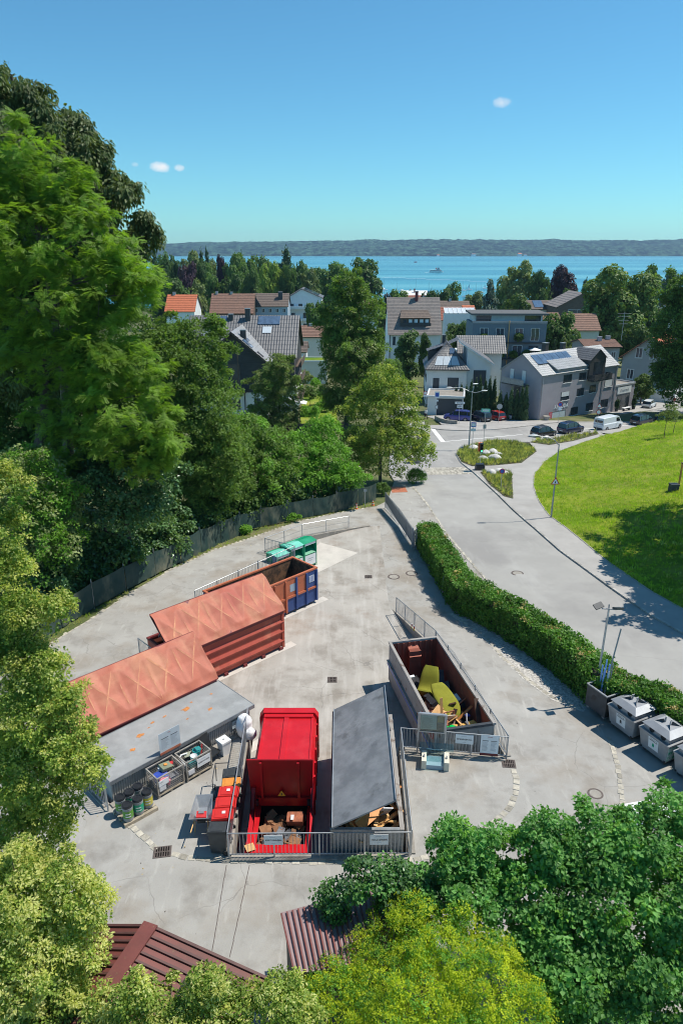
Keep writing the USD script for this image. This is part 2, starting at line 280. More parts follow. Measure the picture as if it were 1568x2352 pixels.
mk('sheet_brown',(0.16,0.045,0.038),var=.12,scale=1.2,rough=.6,extra=chain(stain_or_light((.085,.04,.03),.9,.52,.7,.6),stain_or_light((.22,.19,.08),12,.66,.73,.6,tag='s2')))
mk('sheet_mauve',(0.27,0.19,0.19),var=.1,scale=1.5,rough=.6,extra=stain_or_light((.2,.13,.13),1.2,.5,.7,.5))
mk('sheet_gutter',(0.09,0.035,0.03),var=.2,scale=2,rough=.6)
mk('bark',(0.13,0.10,0.075),var=.35,scale=6,rough=.95,bump=1.0,bscale=9,stretch=(1,1,.25))
mk('bark_dark',(0.065,0.05,0.04),var=.35,scale=6,rough=.95,bump=1.0,bscale=9,stretch=(1,1,.25))
mk('orange_worn',(0.53,.225,.115),var=.15,scale=3,rough=.7,extra=stain_or_light((.46,.15,.08),2.6,.5,.6,.9))
mk('boulder',(0.5,0.485,0.46),var=.2,scale=1.8,rough=.9,bump=.6,bscale=5)
mk('white_render',(0.70,0.70,0.685),var=.03,scale=1,rough=.85)
mk('cream_render',(0.62,0.58,0.48),var=.04,scale=1,rough=.85)
mk('mauve_render',(0.315,0.29,0.315),var=.04,scale=.7,rough=.85,bump=.1)
mk('grey_render',(0.32,0.33,0.335),var=.05,scale=.7,rough=.85)
mk('bluegrey_render',(0.13,0.165,0.195),var=.05,scale=.7,rough=.8)
mk('lightblue_render',(0.32,0.40,0.47),var=.04,scale=.7,rough=.8)
mk('dark_cladding',(0.045,0.045,0.046),var=.2,scale=2,rough=.7,stretch=(.3,.3,4))
mk('brown_cladding',(0.10,0.07,0.05),var=.25,scale=2,rough=.75,stretch=(.3,.3,4))
mk('window_frame',(0.62,0.62,0.61),var=.04,scale=2,rough=.5)
mk('dark_frame',(0.05,0.052,0.056),var=.1,scale=2,rough=.5)
mk('window_glass',(0.035,0.045,0.055),var=.4,scale=.8,rough=.08,spec=.8)
mk('shutter_dark',(0.055,0.06,0.07),var=.1,scale=3,rough=.6,stretch=(1,1,6))
mk('shutter_white',(0.66,0.66,0.66),var=.06,scale=3,rough=.6,stretch=(1,1,6))
mk('solar_panel',(0.085,0.13,0.20),var=.25,scale=1.2,rough=.1,spec=.8,coat=.5)
mk('roof_anthracite',(0.115,0.115,0.12),var=.15,scale=2.2,rough=.5,extra=stain_or_light((.19,.19,.19),.8,.5,.7,.5))
mk('roof_silver',(0.29,0.295,0.30),var=.12,scale=2.0,rough=.38,spec=.6,extra=stain_or_light((.40,.40,.41),.8,.5,.7,.6))
mk('roof_tilegrey',(0.215,0.185,0.17),var=.15,scale=1.5,rough=.75,extra=chain(stain_or_light((.30,.25,.22),.5,.5,.66,.6,stretch=(.3,.3,2)),stain_or_light((.14,.13,.125),1.2,.56,.7,.5,tag='s2')))
mk('roof_orange',(0.50,0.14,0.06),var=.15,scale=2,rough=.75,extra=stain_or_light((.34,.10,.05),1,.52,.7,.5))
mk('roof_rust',(0.27,0.085,0.052),var=.2,scale=2,rough=.8,extra=stain_or_light((.18,.09,.06),.9,.52,.7,.6))
mk('roof_brown',(0.21,0.115,0.08),var=.2,scale=2,rough=.8,extra=stain_or_light((.15,.10,.08),.9,.52,.7,.6))
mk('roof_umber',(0.14,0.105,0.085),var=.2,scale=2,rough=.8)
mk('roof_flat',(0.26,0.235,0.20),var=.15,scale=1,rough=.9)
mk('awning',(0.80,0.79,0.77),var=.03,scale=2,rough=.8)
mk('planks_grey',(0.10,0.10,0.10),var=.2,scale=2,rough=.85,stretch=(6,6,.5))
mk('car_black',(0.012,0.013,0.018),var=.1,scale=2,rough=.22,coat=.8)
mk('car_navy',(0.012,0.018,0.05),var=.1,scale=2,rough=.22,coat=.8)
mk('car_blue',(0.03,0.035,0.20),var=.1,scale=2,rough=.25,coat=.8)
mk('car_red',(0.38,0.03,0.025),var=.1,scale=2,rough=.25,coat=.8)
mk('car_silver',(0.42,0.43,0.46),var=.06,scale=2,rough=.28,metal=.4,coat=.6)
mk('car_white',(0.68,0.71,0.73),var=.03,scale=2,rough=.3,coat=.6)
mk('car_glass',(0.015,0.019,0.022),var=.2,scale=2,rough=.06,spec=.8)
mk('rim_alloy',(0.32,0.32,0.33),var=.1,scale=4,rough=.4,metal=.6)
mk('tail_red',(0.4,0.01,0.01),var=.1,scale=4,rough=.3)
mk('head_clear',(0.65,0.66,0.68),var=.1,scale=4,rough=.15)
mk('skin',(0.50,0.30,0.22),var=.06,scale=4,rough=.6)
mk('cloth_white',(0.72,0.72,0.72),var=.06,scale=6,rough=.9)
mk('cloth_black',(0.02,0.02,0.024),var=.2,scale=6,rough=.9)
mk('cloth_red',(0.42,0.07,0.08),var=.15,scale=6,rough=.9)
mk('cloth_beige',(0.45,0.38,0.30),var=.15,scale=6,rough=.9)
mk('hair_grey',(0.30,0.29,0.28),var=.15,scale=9,rough=.8)
mk('lamp_white',(0.62,0.63,0.63),var=.04,scale=3,rough=.4)
mk('cone_orange',(0.70,0.12,0.03),var=.08,scale=4,rough=.5)
mk('blue_strip',(0.22,0.38,0.68),var=.15,scale=6,rough=.4)
mk('boat_white',(0.72,0.72,0.72),var=.05,scale=1,rough=.45)
mk('boat_blue',(0.03,0.10,0.28),var=.08,scale=1,rough=.45)
mk('boat_window',(0.05,0.06,0.075),var=.2,scale=1,rough=.2)
mk('sail',(0.82,0.81,0.79),var=.03,scale=.5,rough=.8)
mk('forest_hill',(0.003,0.014,0.018),c2=(.06,.125,.085),scale=.022,rough=.95,spec=.1,detail=8,split=(.4,.6),extra=stain_or_light((.003,.014,.02),.006,.5,.62,.7))
mk('hill_meadow',(0.14,0.19,0.06),var=.2,scale=.01,rough=.95)
mk('wake',(0.62,0.70,0.72),var=.1,scale=.2,rough=.6)
# glass of the little shelter and of the notice case: a clear pane with a Fresnel sheen
usdkit_pane=usdkit.material(stage,'/World/Looks/clear_pane',{'t':('transparent_bsdf',{'color':(.82,.93,.93)}),'g':('glossy_bsdf',{'roughness':.02,'color':(1,1,1)}),'f':('fresnel',{'IOR':1.5}),'m':('mix_closure',{})},[('f.fac','m.fac'),('t.BSDF','m.closure1'),('g.BSDF','m.closure2')],surface='m.closure')
MATS['clear_pane']=usdkit_pane
usdkit_mesh=usdkit.material(stage,'/World/Looks/signal_green',{'e':('emission',{'color':(.1,1,.45),'strength':2.5})},[],surface='e.emission');MATS['signal_green']=usdkit_mesh
# lake water: turquoise body with wind bands and fine ripples
MATS['water']=usdkit.material(stage,'/World/Looks/water',{'geo':('geometry',{}),'m':('mapping',{'scale':(.0009,.0055,1)}),'n':('noise_texture',{'scale':1.0,'detail':4.0,'roughness':.55}),
    'r':('rgb_ramp',{'ramp':[(0,(.014,.155,.225)),(.40,(.018,.17,.245)),(.52,(.045,.25,.31)),(.62,(.10,.33,.37)),(1,(.12,.36,.40))]}),'bn':('noise_texture',{'scale':.35,'detail':3.0}),'b':('bump',{'strength':.35,'distance':.25}),
    'p':('principled_bsdf',{'roughness':.28,'specular_ior_level':.35})},[('geo.position','m.vector'),('m.vector','n.vector'),('n.fac','r.fac'),('r.color','p.base_color'),('geo.position','bn.vector'),('bn.fac','b.height'),('b.normal','p.normal')],surface='p.BSDF')
LEAF=(1.4,2.3)
def leafmat(name,dark,light,trans=.35,rough=.5,spec=.3):
    d,l=np.asarray(dark)*LEAF[0],np.minimum(np.asarray(light)*LEAF[1],.8);trans=trans
    MATS[name]=usdkit.material(stage,'/World/Looks/'+name,{'oi':('object_info',{}),'g':('geometry',{}),'n':('noise_texture',{'scale':.55,'detail':3.0}),'a':('math',{'math_type':'multiply_add','value2':.34}),'b':('math',{'math_type':'multiply_add','value2':.26}),
        'c':('math',{'math_type':'multiply','value2':.62}),'r':('rgb_ramp',{'ramp':[(.12,d),(.85,l),(1,l*1.12)]}),'p':('principled_bsdf',{'roughness':rough,'specular_ior_level':spec}),'t':('translucent_bsdf',{}),'tm':('mix',{'mix_type':'multiply','fac':1.0,'color2':(1.35,1.45,.5)}),'m':('mix_closure',{'fac':trans})},
        [('g.position','n.vector'),('n.fac','c.value1'),('oi.random','a.value1'),('c.value','a.value3'),('g.random_per_island','b.value1'),('a.value','b.value3'),('b.value','r.fac'),('r.color','p.base_color'),('r.color','tm.color1'),('tm.color','t.color'),('p.BSDF','m.closure1'),('t.BSDF','m.closure2')],surface='m.closure')
leafmat('leaf_linden',(.045,.085,.012),(.15,.20,.035))
leafmat('leaf_bract',(.34,.34,.09),(.46,.44,.17),trans=.5)
leafmat('leaf_bract_soft',(.19,.21,.045),(.36,.37,.10),trans=.5)
leafmat('leaf_hazel',(.026,.075,.016),(.105,.225,.055),trans=.36)
leafmat('leaf_dark',(.026,.055,.013),(.082,.135,.030),trans=.38)
leafmat('leaf_glossy',(.024,.058,.02),(.075,.135,.05),trans=.3,rough=.35,spec=.5)
leafmat('leaf_locust',(.055,.09,.014),(.15,.24,.034),trans=.5)
leafmat('leaf_beech',(.038,.075,.016),(.115,.175,.040),trans=.4)
leafmat('leaf_larch',(.032,.052,.018),(.085,.11,.04),trans=.35)
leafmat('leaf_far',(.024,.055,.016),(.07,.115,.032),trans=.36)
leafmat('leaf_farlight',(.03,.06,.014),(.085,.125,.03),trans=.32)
leafmat('leaf_lime',(.15,.21,.008),(.33,.37,.02),trans=.42)
leafmat('leaf_fresh',(.05,.12,.014),(.12,.23,.03),trans=.4)
leafmat('leaf_hedge',(.028,.07,.012),(.075,.16,.022),trans=.3)
leafmat('leaf_dry',(.22,.13,.05),(.42,.28,.13),trans=.3)
leafmat('leaf_conifer',(.016,.038,.016),(.05,.085,.034),trans=.15)
leafmat('leaf_bluefir',(.035,.06,.045),(.085,.12,.085),trans=.15)
leafmat('leaf_purple',(.022,.013,.02),(.055,.032,.045),trans=.25)
leafmat('leaf_olive',(.06,.085,.03),(.14,.17,.06),trans=.3)
leafmat('grass_blade',(.10,.17,.012),(.25,.33,.035),trans=.4,spec=.15)
leafmat('grass_dry',(.22,.20,.06),(.42,.37,.13),trans=.4,spec=.15)
leafmat('flower_mix',(.30,.26,.05),(.60,.38,.05),trans=.3)
# ---------------------------------------------------------------- the lie of the land
def T(x,y):
    """height of the upper level, the road and the ground beyond"""
    x,y=np.asarray(x,float),np.asarray(y,float)
    fy=[80,130,220,320,450,590,640,720];fz=[-3.3,-8.0,-13,-17.5,-22,-24.3,-27,-30]
    left=np.interp(y,[-60,43,54.5]+fy,[0,0,-1.3]+fz)
    right=np.interp(y,[-60,31,39.5,54]+fy,[0,0,-1.3,-1.3]+fz)
    road=np.interp(y,[-60,20,54]+fy,[.35,.1,-1.3]+fz)
    w1=np.clip((x+1)/4,0,1);w2=np.clip((x -7)/4,0,1)
    return (left*(1-w1)+right*w1)*(1-w2)+road*w2
LOW=-1.3
WALKLINE=None
def mound(x,y):
    """the meadow bank on the right, added to T"""
    x,y=np.asarray(x,float),np.asarray(y,float)
    d=np.clip(shapely.distance(WALKLINE,shapely.points(x,y))/17,0,1);e=np.clip((116-y)/16,0,1)
    return 1.8*d*d*(3-2*d)*e
def ray(x,y):
    v=(y -1176)/FPX
    return np.array([(x -784)/FPX,math.cos(PITCH)-v*math.sin(PITCH),-math.sin(PITCH)-v*math.cos(PITCH)])
def at(x,y,z=0.0):
    d=ray(x,y);return EYE+(z -EYE[2])/d[2]*d
def g(x,y,f=T):
    """where the line of sight through a spot of the photograph meets the ground"""
    d=ray(x,y);t=5.0;lo=0
    while t<3000:
        p=EYE+t*d
        if p[2]<f(p[0],p[1]):break
        lo=t;t*=1.03
    for _ in range(30):
        m=(lo+t)/2;p=EYE+m*d
        lo,t=(lo,m) if p[2]<f(p[0],p[1]) else (m,t)
    return EYE+t*d
def gz(x,y,f=T):return np.array([x,y,float(f(x,y))])
def far(x,y,Z):
    """a point at depth Y = Z along the ground plane direction"""
    d=ray(x,y);return EYE+d*(Z/d[1])

def sheet(poly,zf,cell=2.0,grow=0.0):
    """a polygon laid on the height function, cut into cells so that it follows it"""
    if grow:poly=poly.buffer(grow)
    x0,y0,x1,y1=poly.bounds;vs,fs,n=[],[],0;pp=shapely.prepared.prep(poly)
    for i in range(math.floor(x0/cell),math.ceil(x1/cell)):
        for j in range(math.floor(y0/cell),math.ceil(y1/cell)):
            b=sbox(i*cell,j*cell,(i+1)*cell,(j+1)*cell)
            if pp.contains(b):gs=[b]
            elif pp.intersects(b):
                gg=poly.intersection(b);gs=[q for q in getattr(gg,'geoms',[gg]) if q.geom_type=='Polygon' and q.area>1e-5]
            else:continue
            for q in gs:
                if q is b:v,f=np.array(b.exterior.coords)[:4][::-1],np.array([(0,1,2),(0,2,3)])
                else:
                    v,f=trimesh.creation.triangulate_polygon(q,engine='earcut')
                a,b2,c=v[f[:,0]],v[f[:,1]],v[f[:,2]]
                flip=((b2-a)[:,0]*(c -a)[:,1]-(b2-a)[:,1]*(c -a)[:,0])<0
                f=np.array(f);f[flip]=f[flip][:,::-1]
                vs.append(v);fs.append(f+n);n+=len(v)
    v=np.vstack(vs);f=np.vstack(fs)
    key,inv=np.unique(np.round(v,4),axis=0,return_inverse=True)
    return np.column_stack([key,zf(key[:,0],key[:,1])]),inv.reshape(-1)[f]
W=lambda pts,f=T:np.array([g(x,y,f)[:2] for x,y in pts])
c2=lambda x,y:(865.7+.448*x,522.7+.448*y)          # reading aids: spots noted on enlarged crops of the photograph
c3=lambda x,y:(865.7+.448*x,980+.448*y)
c4=lambda x,y:(49+.573*x,1127+.573*y)
r4=lambda x,y:(1143+.2708*x,1347.6+.2708*y)

# container frames: near right corner, direction of the long side, width, length
U=lambda a:np.array([math.cos(a),math.sin(a)])
CB=dict(p=np.array([-1.54,40.9]),a=math.radians(45.0),w=2.35,l=7.0)
C2=dict(p=np.array([-3.27,35.25]),a=math.radians(43.6),w=2.5,l=7.0)
C1=dict(p=np.array([-5.90,28.55]),a=math.radians(43.8),w=2.5,l=7.0)
CG=dict(p=np.array([-4.05,26.62]),a=math.radians(45.0),w=2.48,l=6.75)
def cpt(c,s,n):
    """point of a container frame: s metres back from the right end, n metres to the far side"""
    d=U(c['a']);return c['p']-d*s+np.array([-d[1],d[0]])*n
tipL,tipR=g(850,1209)[:2],g(893,1390)[:2]
railA=[g(803,1216)[:2],g(697,1236)[:2],g(613,1269)[:2]];railB_end=g(681,1288)[:2]
m=.18
LPOLY=[tipL,*railA,railB_end,cpt(CB,-.2,CB['w']+m),cpt(CB,CB['l']+m,CB['w']+m),cpt(CB,CB['l']+m,.35),cpt(C2,C2['l']+m,C2['w']+m),cpt(C2,C2['l']+m,.3),
         cpt(C1,C1['l']+m,C1['w']+m),cpt(C1,C1['l']+m,.3),cpt(CG,CG['l']+m,CG['w']+m),cpt(CG,CG['l']+m,-.10),cpt(CG,.15,-.10),(-4.06,26.15),(-3.86,19.2),(2.34,19.28),(2.44,24.98),(6.86,24.36),(5.02,33.6),tuple(tipR),(tipR[0]+.1,54.3)]
LP=Polygon(LPOLY).buffer(0)
assert LP.geom_type=='Polygon',LP.geom_type

# outlines read off the photograph
KERB_L=[(94,1497),(140,1462),(208,1422),(308,1356),(417,1298),(490,1264),(572,1237),(679,1199),(788,1176),(863,1163)]
FENCE=[(0,1560),(40,1515),(87.5,1481),(167,1427),(292,1358),(392,1306),(458,1272),(533,1236),(596,1213),(656,1201),(708,1190),(794,1171),(863,1151)]
kerbL,fence=W(KERB_L),W(FENCE)
HEDGE_IN=[(953,1252),(1009,1356),(1040,1405),(1108,1440),(1179,1484),(1251,1533),(1314,1588),(1345,1622)]
hedge_in=np.vstack([W(HEDGE_IN),[(13.55,26.1),(15.1,23.0),(16.8,19.6),(19.5,14.0)]])
ROAD_L=[c3(100,190),c3(170,290),c3(260,400),c3(345,535),c3(455,665)]
road_l=np.vstack([W(ROAD_L),hedge_in[4:]+np.array([1.75,.55])])
road_l[5:]=road_l[5:]
KERB_R=[c3(405,140),c3(430,185),c3(500,240),c3(620,350),c3(700,430),c3(780,500),c3(940,640),c3(1050,720),c3(1200,830),c3(1400,970),c3(1568,1065)]
kerb_r=np.vstack([W(KERB_R),[(22.5,29.5),(25.5,24.5),(29,18)]])
WALK_R=[c3(1170,45),c3(1050,85),c3(930,130),c3(850,190),c3(805,250),c3(800,310),c3(830,390),c3(880,460),c3(1050,590),c3(1170,690),c3(1400,850),c3(1568,945)]
walk_r=np.vstack([W(WALK_R),[(24.6,31.5),(28,26),(31.5,20)]])
WALKLINE=LineString(walk_r)
ISL_A=W([c3(405,140),c3(440,115),c3(500,98),c3(560,85),c3(690,82),c3(790,108),c3(818,130),c3(740,190),c3(600,203),c3(490,207),c3(430,185)])
ISL_B=W([c3(528,237),c3(690,240),c3(697,375),c3(650,362),c3(575,300)])
ISL_C=W([c3(780,82),c3(900,62),c3(1000,48),c3(1128,30),c3(1135,42),c3(1000,78),c3(880,98)])
ISL_C_low=None

# the ground under everything, out to the shore
gx=np.unique(np.concatenate([np.linspace(-900,-60,22),np.linspace(-60,60,61),np.linspace(60,900,22)]));gy=np.unique(np.concatenate([np.linspace(-60,120,91),np.linspace(120,760,65)]))
XX,YY=np.meshgrid(gx,gy);ZZ=T(XX,YY)-.12+np.where(YY>115,1.2*(meshkit.fbm(np.stack([XX/40,YY/40,XX*0],-1),3)-.5),0)
ni,nj=len(gy),len(gx);idx=np.arange(ni*nj).reshape(ni,nj)
gf=np.stack([idx[:-1,:-1],idx[:-1,1:],idx[1:,1:],idx[1:,:-1]],-1).reshape(-1,4)
cx_,cy_=(XX[:-1,:-1]+XX[1:,1:])/2,(YY[:-1,:-1]+YY[1:,1:])/2
near_cell=(np.abs(cx_)<60) & (cy_<120)
inner=[i for i,(x,y,nr) in enumerate(zip(cx_.ravel(),cy_.ravel(),near_cell.ravel())) if nr and LP.buffer(3.2).contains(Point(x,y))]
keep=np.ones(len(gf),bool);keep[inner]=False
hole=shapely.union_all([sbox(XX.ravel()[gf[i][0]],YY.ravel()[gf[i][0]],XX.ravel()[gf[i][2]],YY.ravel()[gf[i][2]]) for i in inner])
ground=MB().add(np.stack([XX,YY,ZZ],-1).reshape(-1,3),gf[keep])
ground.add(*sheet(hole.difference(LP.buffer(.05)),lambda x,y:T(x,y)-.12,1.0))
one('ground',ground,'ground_grass',kind='structure')
one('lake',MB().add([(-7000,560,-25),(7000,560,-25),(7000,9000,-25),(-7000,9000,-25)],[(0,1,2,3)]),'water',kind='structure')
# far shore: a long wooded ridge, its canopy as relief
hx=np.arange(-3600,3601,14.0);hy=np.concatenate([np.linspace(5450,5900,40),np.linspace(5925,7600,34)])
HX,HY=np.meshgrid(hx,hy)
prof=88+16*meshkit.fbm(np.stack([HX/900,HX*0+3.1,HX*0],-1),3,4)+10*np.sin(HX/700+1.2)+np.interp(HX,[-2500,-600,600,1500,2600],[-8,-6,8,14,24])
rise=np.clip((HY -5470-60*meshkit.fbm(np.stack([HX/300,HX*0,HX*0],-1),3,9))/950,0,1)
HZ=-26+prof*(rise**.75)+(24*meshkit.fbm(np.stack([HX/34,HY/34,HX*0],-1),3,2))*np.clip(rise*14,0,1)+26*np.clip(rise*3,0,1)*(meshkit.fbm(np.stack([HX/210,HY/160,HX*0],-1),3,12)-.5)
hi,hj=HX.shape;idx=np.arange(hi*hj).reshape(hi,hj)
one('wooded_hills',MB().add(np.stack([HX,HY,HZ],-1).reshape(-1,3),np.stack([idx[:-1,:-1],idx[:-1,1:],idx[1:,1:],idx[1:,:-1]],-1).reshape(-1,4)),'forest_hill',kind='structure')

# ---------------------------------------------------------------- the recycling yard: upper ring, sunken bay, walls
ring_out=Polygon([*kerbL,*W([(890,1150),(905,1105),(893,1085),(914,1078)]),*road_l,(19.5,8),(-22,6),(-19.5,30)]).buffer(0)
yard=Thing('yard_pavement',kind='structure')
yard.w('asphalt',MB().add(*sheet(ring_out.difference(LP),T,1.0)),'yard_concrete')
floor=Thing('sunken_bay_floor',kind='structure')
floor.w('concrete',MB().add(*sheet(LP.buffer(.02),lambda x,y:np.full(np.shape(x),LOW -.004),2.0)),'lower_concrete')
pad=Polygon([g(735,1246,lambda x,y:LOW)[:2],g(822,1270,lambda x,y:LOW)[:2],g(700,1330,lambda x,y:LOW)[:2],g(690,1290,lambda x,y:LOW)[:2]])
floor.w('concrete_pad',MB().add(*sheet(pad,lambda x,y:np.full(np.shape(x),LOW+.002),3)),'apron_concrete')
for k,c in enumerate((CB,C2,C1,CG)):
    st=Polygon([cpt(c,-.75,-.25),cpt(c,-.75,.3),cpt(c,c['l'],.3),cpt(c,c['l'],-.25)]).intersection(LP)
    floor.w('concrete_strip',MB().add(*sheet(st,lambda x,y:np.full(np.shape(x),LOW+.004+.001*k),4)),'apron_concrete')
walls=MB();cop=MB()
ext=np.array(LP.exterior.coords)[:-1];ccw=LP.exterior.is_ccw
for p,q in zip(ext,np.roll(ext,-1,0)):
    L=np.linalg.norm(q -p);k=max(1,int(L/1.0));nrm=np.array([q[1]-p[1],p[0]-q[0]])/L*(1 if ccw else -1)
    if min(p[1],q[1])>53.5 or (p[0]>2.95 and min(p[1],q[1])>39):continue
    for i in range(k):
        a,b=p+(q -p)*i/k,p+(q -p)*(i+1)/k
        za,zb=float(T(*a)),float(T(*b))
        if max(za,zb)<LOW+.05:continue
        wd=.26
        P4=[(*a,za+.06),(*b,zb+.06),(*(b+nrm*wd),zb+.06),(*(a+nrm*wd),za+.06)]
        lo=[(*a,LOW -.1),(*b,LOW -.1),(*(b+nrm*wd),zb -.2),(*(a+nrm*wd),za -.2)]
        walls.add(P4+lo,[(0,1,2,3),(0,4,5,1),(1,5,6,2),(2,6,7,3),(3,7,4,0)])
one('retaining_wall',walls,'wall_concrete','low stained concrete wall edging the sunken container bays','wall',kind='structure')

def polyline_points(pts,step):
    ln=LineString(pts);n=max(2,int(ln.length/step));return [np.array(ln.interpolate(i*ln.length/n).coords[0]) for i in range(n+1)]
rng=np.random.default_rng(5)
def cobbles(thing,pts,step,size,zf,mat='cobble',name='cobblestone',rows=1,jit=.15):
    P=polyline_points(pts,step)
    for a,b in zip(P[:-1],P[1:]):
        c=(a+b)/2;ang=math.atan2(b[1]-a[1],b[0]-a[0])
        if LP.contains(Point(*c)):continue
        z=float(zf(*c));s=np.array([step*.86,size,.1])*(1+rng.uniform(-jit,jit,3)*[.4,1,0])
        bx=MB().cbox((c[0]+rng.normal(0,.012),c[1]+rng.normal(0,.012),z -.033+rng.normal(0,.004)),s,ang+rng.normal(0,.05),(rng.normal(0,.02),rng.normal(0,.02)))
        thing.w(name,bx,mat)
cobbles(yard,W([(265,1862),(300,1897),(345,1938),(362,1952)]),.30,.22,T)
cobbles(yard,W([(395,1962),(440,1972),(520,1978),(620,1980),(760,1982),(880,1980),(960,1974),(985,1968)]),.30,.2,T)
cobbles(yard,W([(1178,1766),(1186,1790),(1184,1825),(1168,1860),(1140,1885),(1115,1905)]),.30,.22,T)
cobbles(yard,W([(1398,1693),(1412,1735),(1422,1780),(1428,1830),(1430,1890)]),.30,.2,T)
cobbles(yard,W([(1036,1410),(1116,1464),(1152,1509),(1206,1558),(1269,1603),(1336,1630)]),.42,.2,T)
cobbles(yard,kerbL,.42,.22,T)
cobbles(yard,road_l[:9],.55,.18,T)
def fmesh(f,*k):return MB().add(*f(*k))
grav=Polygon([*W([(1036,1412),(1116,1466),(1152,1511),(1206,1560),(1269,1605),(1336,1632)]),*W([(1345,1622),(1314,1588),(1251,1533),(1179,1484),(1108,1440),(1060,1412)])]).buffer(.12)
one('gravel_strip',MB().add(*sheet(grav,lambda x,y:T(x,y)+.006,1.0)),'gravel',kind='structure')
# drains, manholes and grates let into the paving
def grate(px,py,size,rz,label,f=T,n=6):
    c=g(px,py,f);th=Thing('drain_grate',label,'drain',c+np.array([0,0,.004]),rz)
    a,b=size;m=MB().box(-a/2,-b/2,0,a/2,-b/2+.035,.02).box(-a/2,b/2-.035,0,a/2,b/2,.02).box(-a/2,-b/2+.035,0,-a/2+.035,b/2-.035,.02).box(a/2-.035,-b/2+.035,0,a/2,b/2-.035,.02).box(-a/2+.035,-.02,0,a/2-.035,.02,.018)
    th.part('frame',m,'cast_iron');th.part('pit',MB().box(-a/2+.03,-b/2+.03,-.01,a/2-.03,b/2-.03,.003),'dark_void')
    for i in range(n):
        x=-a/2+.06+(a -.12)*i/(n -1)
        th.part('bar',MB().box(x -.016,-b/2+.035,.002,x+.016,b/2-.035,.021),'cast_iron')
lowf=lambda x,y:LOW
grate(373,1958,(.62,.5),.15,'rusty drain grate at the end of the cobble arc below the green-labelled barrels',n=7)
grate(1168,1755,(.55,.5),-.1,'drain grate beside the corner of the bulky-waste bay railing',n=7)
grate(763,1562,(.5,.5),0,'square drain grate in the middle of the sunken yard floor',lowf)
grate(846,1325,(.5,.45),0,'small square drain grate right of the blue and orange skip',lowf,5)
def manhole(px,py,r,label,f=T):
    c=g(px,py,f);th=Thing('manhole_cover',label,'manhole cover',c+np.array([0,0,.003]))
    th.part('frame',MB().lathe([(r,0),(r,.012),(r*.78,.012),(r*.78,0)],n=20),'cast_iron')
    th.part('lid',MB().lathe([(r*.76,0),(r*.76,.010),(0,.010)],n=20),'wall_concrete')
manhole(904,1325,.42,'round manhole cover left of the hedge, nearer the sunken yard')
manhole(945,1317,.42,'round manhole cover in the shade of the hedge')
manhole(1188,1317,.42,'round manhole cover in the road beyond the hedge')
manhole(1367,1824,.3,'small dark oval cover in the asphalt below the glass banks')
# paint and patches
seam=MB()
for a,b in (((520,1988),(487,2185)),((573,1988),(527,2200))):
    p,q=g(*a),g(*b);P=polyline_points([p[:2],q[:2]],.5)
    for u,v in zip(P[:-1],P[1:]):seam.bar((u[0]+rng.normal(0,.01),u[1],.003),(v[0],v[1],.003),.022,.008)
yard.w('seam',seam,'cast_iron')

# ---------------------------------------------------------------- road, kerbs, footways, verges
JUNC=[c3(20,-60),c3(150,-150),c3(205,-115),c3(240,-35),c3(330,-5),c3(430,15),c3(600,5),c3(745,-10),c3(1000,-35),c3(1300,-75),c3(1568,-115)]
junction_far=W([c2(215,1003),c2(250,1025),c2(330,1038),c2(430,1042),c2(600,1037),c2(800,1015),c2(1000,990),c2(1280,955),c2(1568,905)])
jf=junction_far
east=np.array([(80,143),(125,171),(300,278)]);
road_poly=Polygon([*road_l[::-1],(10.2,62),*W([(893,1085),(915,1062),(948,1040)]),jf[0],*jf,*(east+[0,4.5]),*(east[::-1]-[0,3.5]),*W([c2(1568,1010)]),*W([c2(1200,1058)]),*W([c3(1128,28),c3(900,60),c3(780,80),c3(690,80),c3(560,83),c3(440,112),c3(405,140)]),*kerb_r[1:]]).buffer(0)
if road_poly.geom_type !='Polygon':road_poly=max(road_poly.geoms,key=lambda q:q.area)
west_road=Polygon(W([c2(262,1025),c2(235,985),c2(190,905),c2(172,845),c2(150,790),c2(118,790),c2(120,850),c2(60,960),(893,1085),(960,1040)])).buffer(0)
road_poly=shapely.union_all([road_poly,west_road]).buffer(.01).buffer(-.01)
one('road',MB().add(*sheet(road_poly,lambda x,y:T(x,y)+.008,3.0)),'road_asphalt',kind='structure')
walk_poly=Polygon([*kerb_r,*walk_r[::-1],*W([c3(1130,28),c3(1000,77),c3(880,97),c3(780,84),c3(818,130)]),*ISL_A[6:]]).buffer(0)
if walk_poly.geom_type !='Polygon':walk_poly=max(walk_poly.geoms,key=lambda q:q.area)
fw=Thing('footway',kind='structure')
fw.w('asphalt',MB().add(*sheet(walk_poly,lambda x,y:T(x,y)+.105,2.0)),'footway_asphalt')
k_=MB();P=polyline_points(kerb_r,1.0)
for a,b in zip(P[:-1],P[1:]):
    d=(b -a)/np.linalg.norm(b -a);c=(a+b)/2
    fw.w('kerb_stone',MB().bar((*(a+d*.01),float(T(*a))+.01),(*(b -d*.01),float(T(*b))+.01),.15,.22),'kerb_stone')
P=polyline_points(walk_r,1.0)
for a,b in zip(P[:-1],P[1:]):k_.bar((*a,float(T(*a))+.06),(*b,float(T(*b))+.06),.07,.16)
fw.w('edging',k_,'kerb_stone')
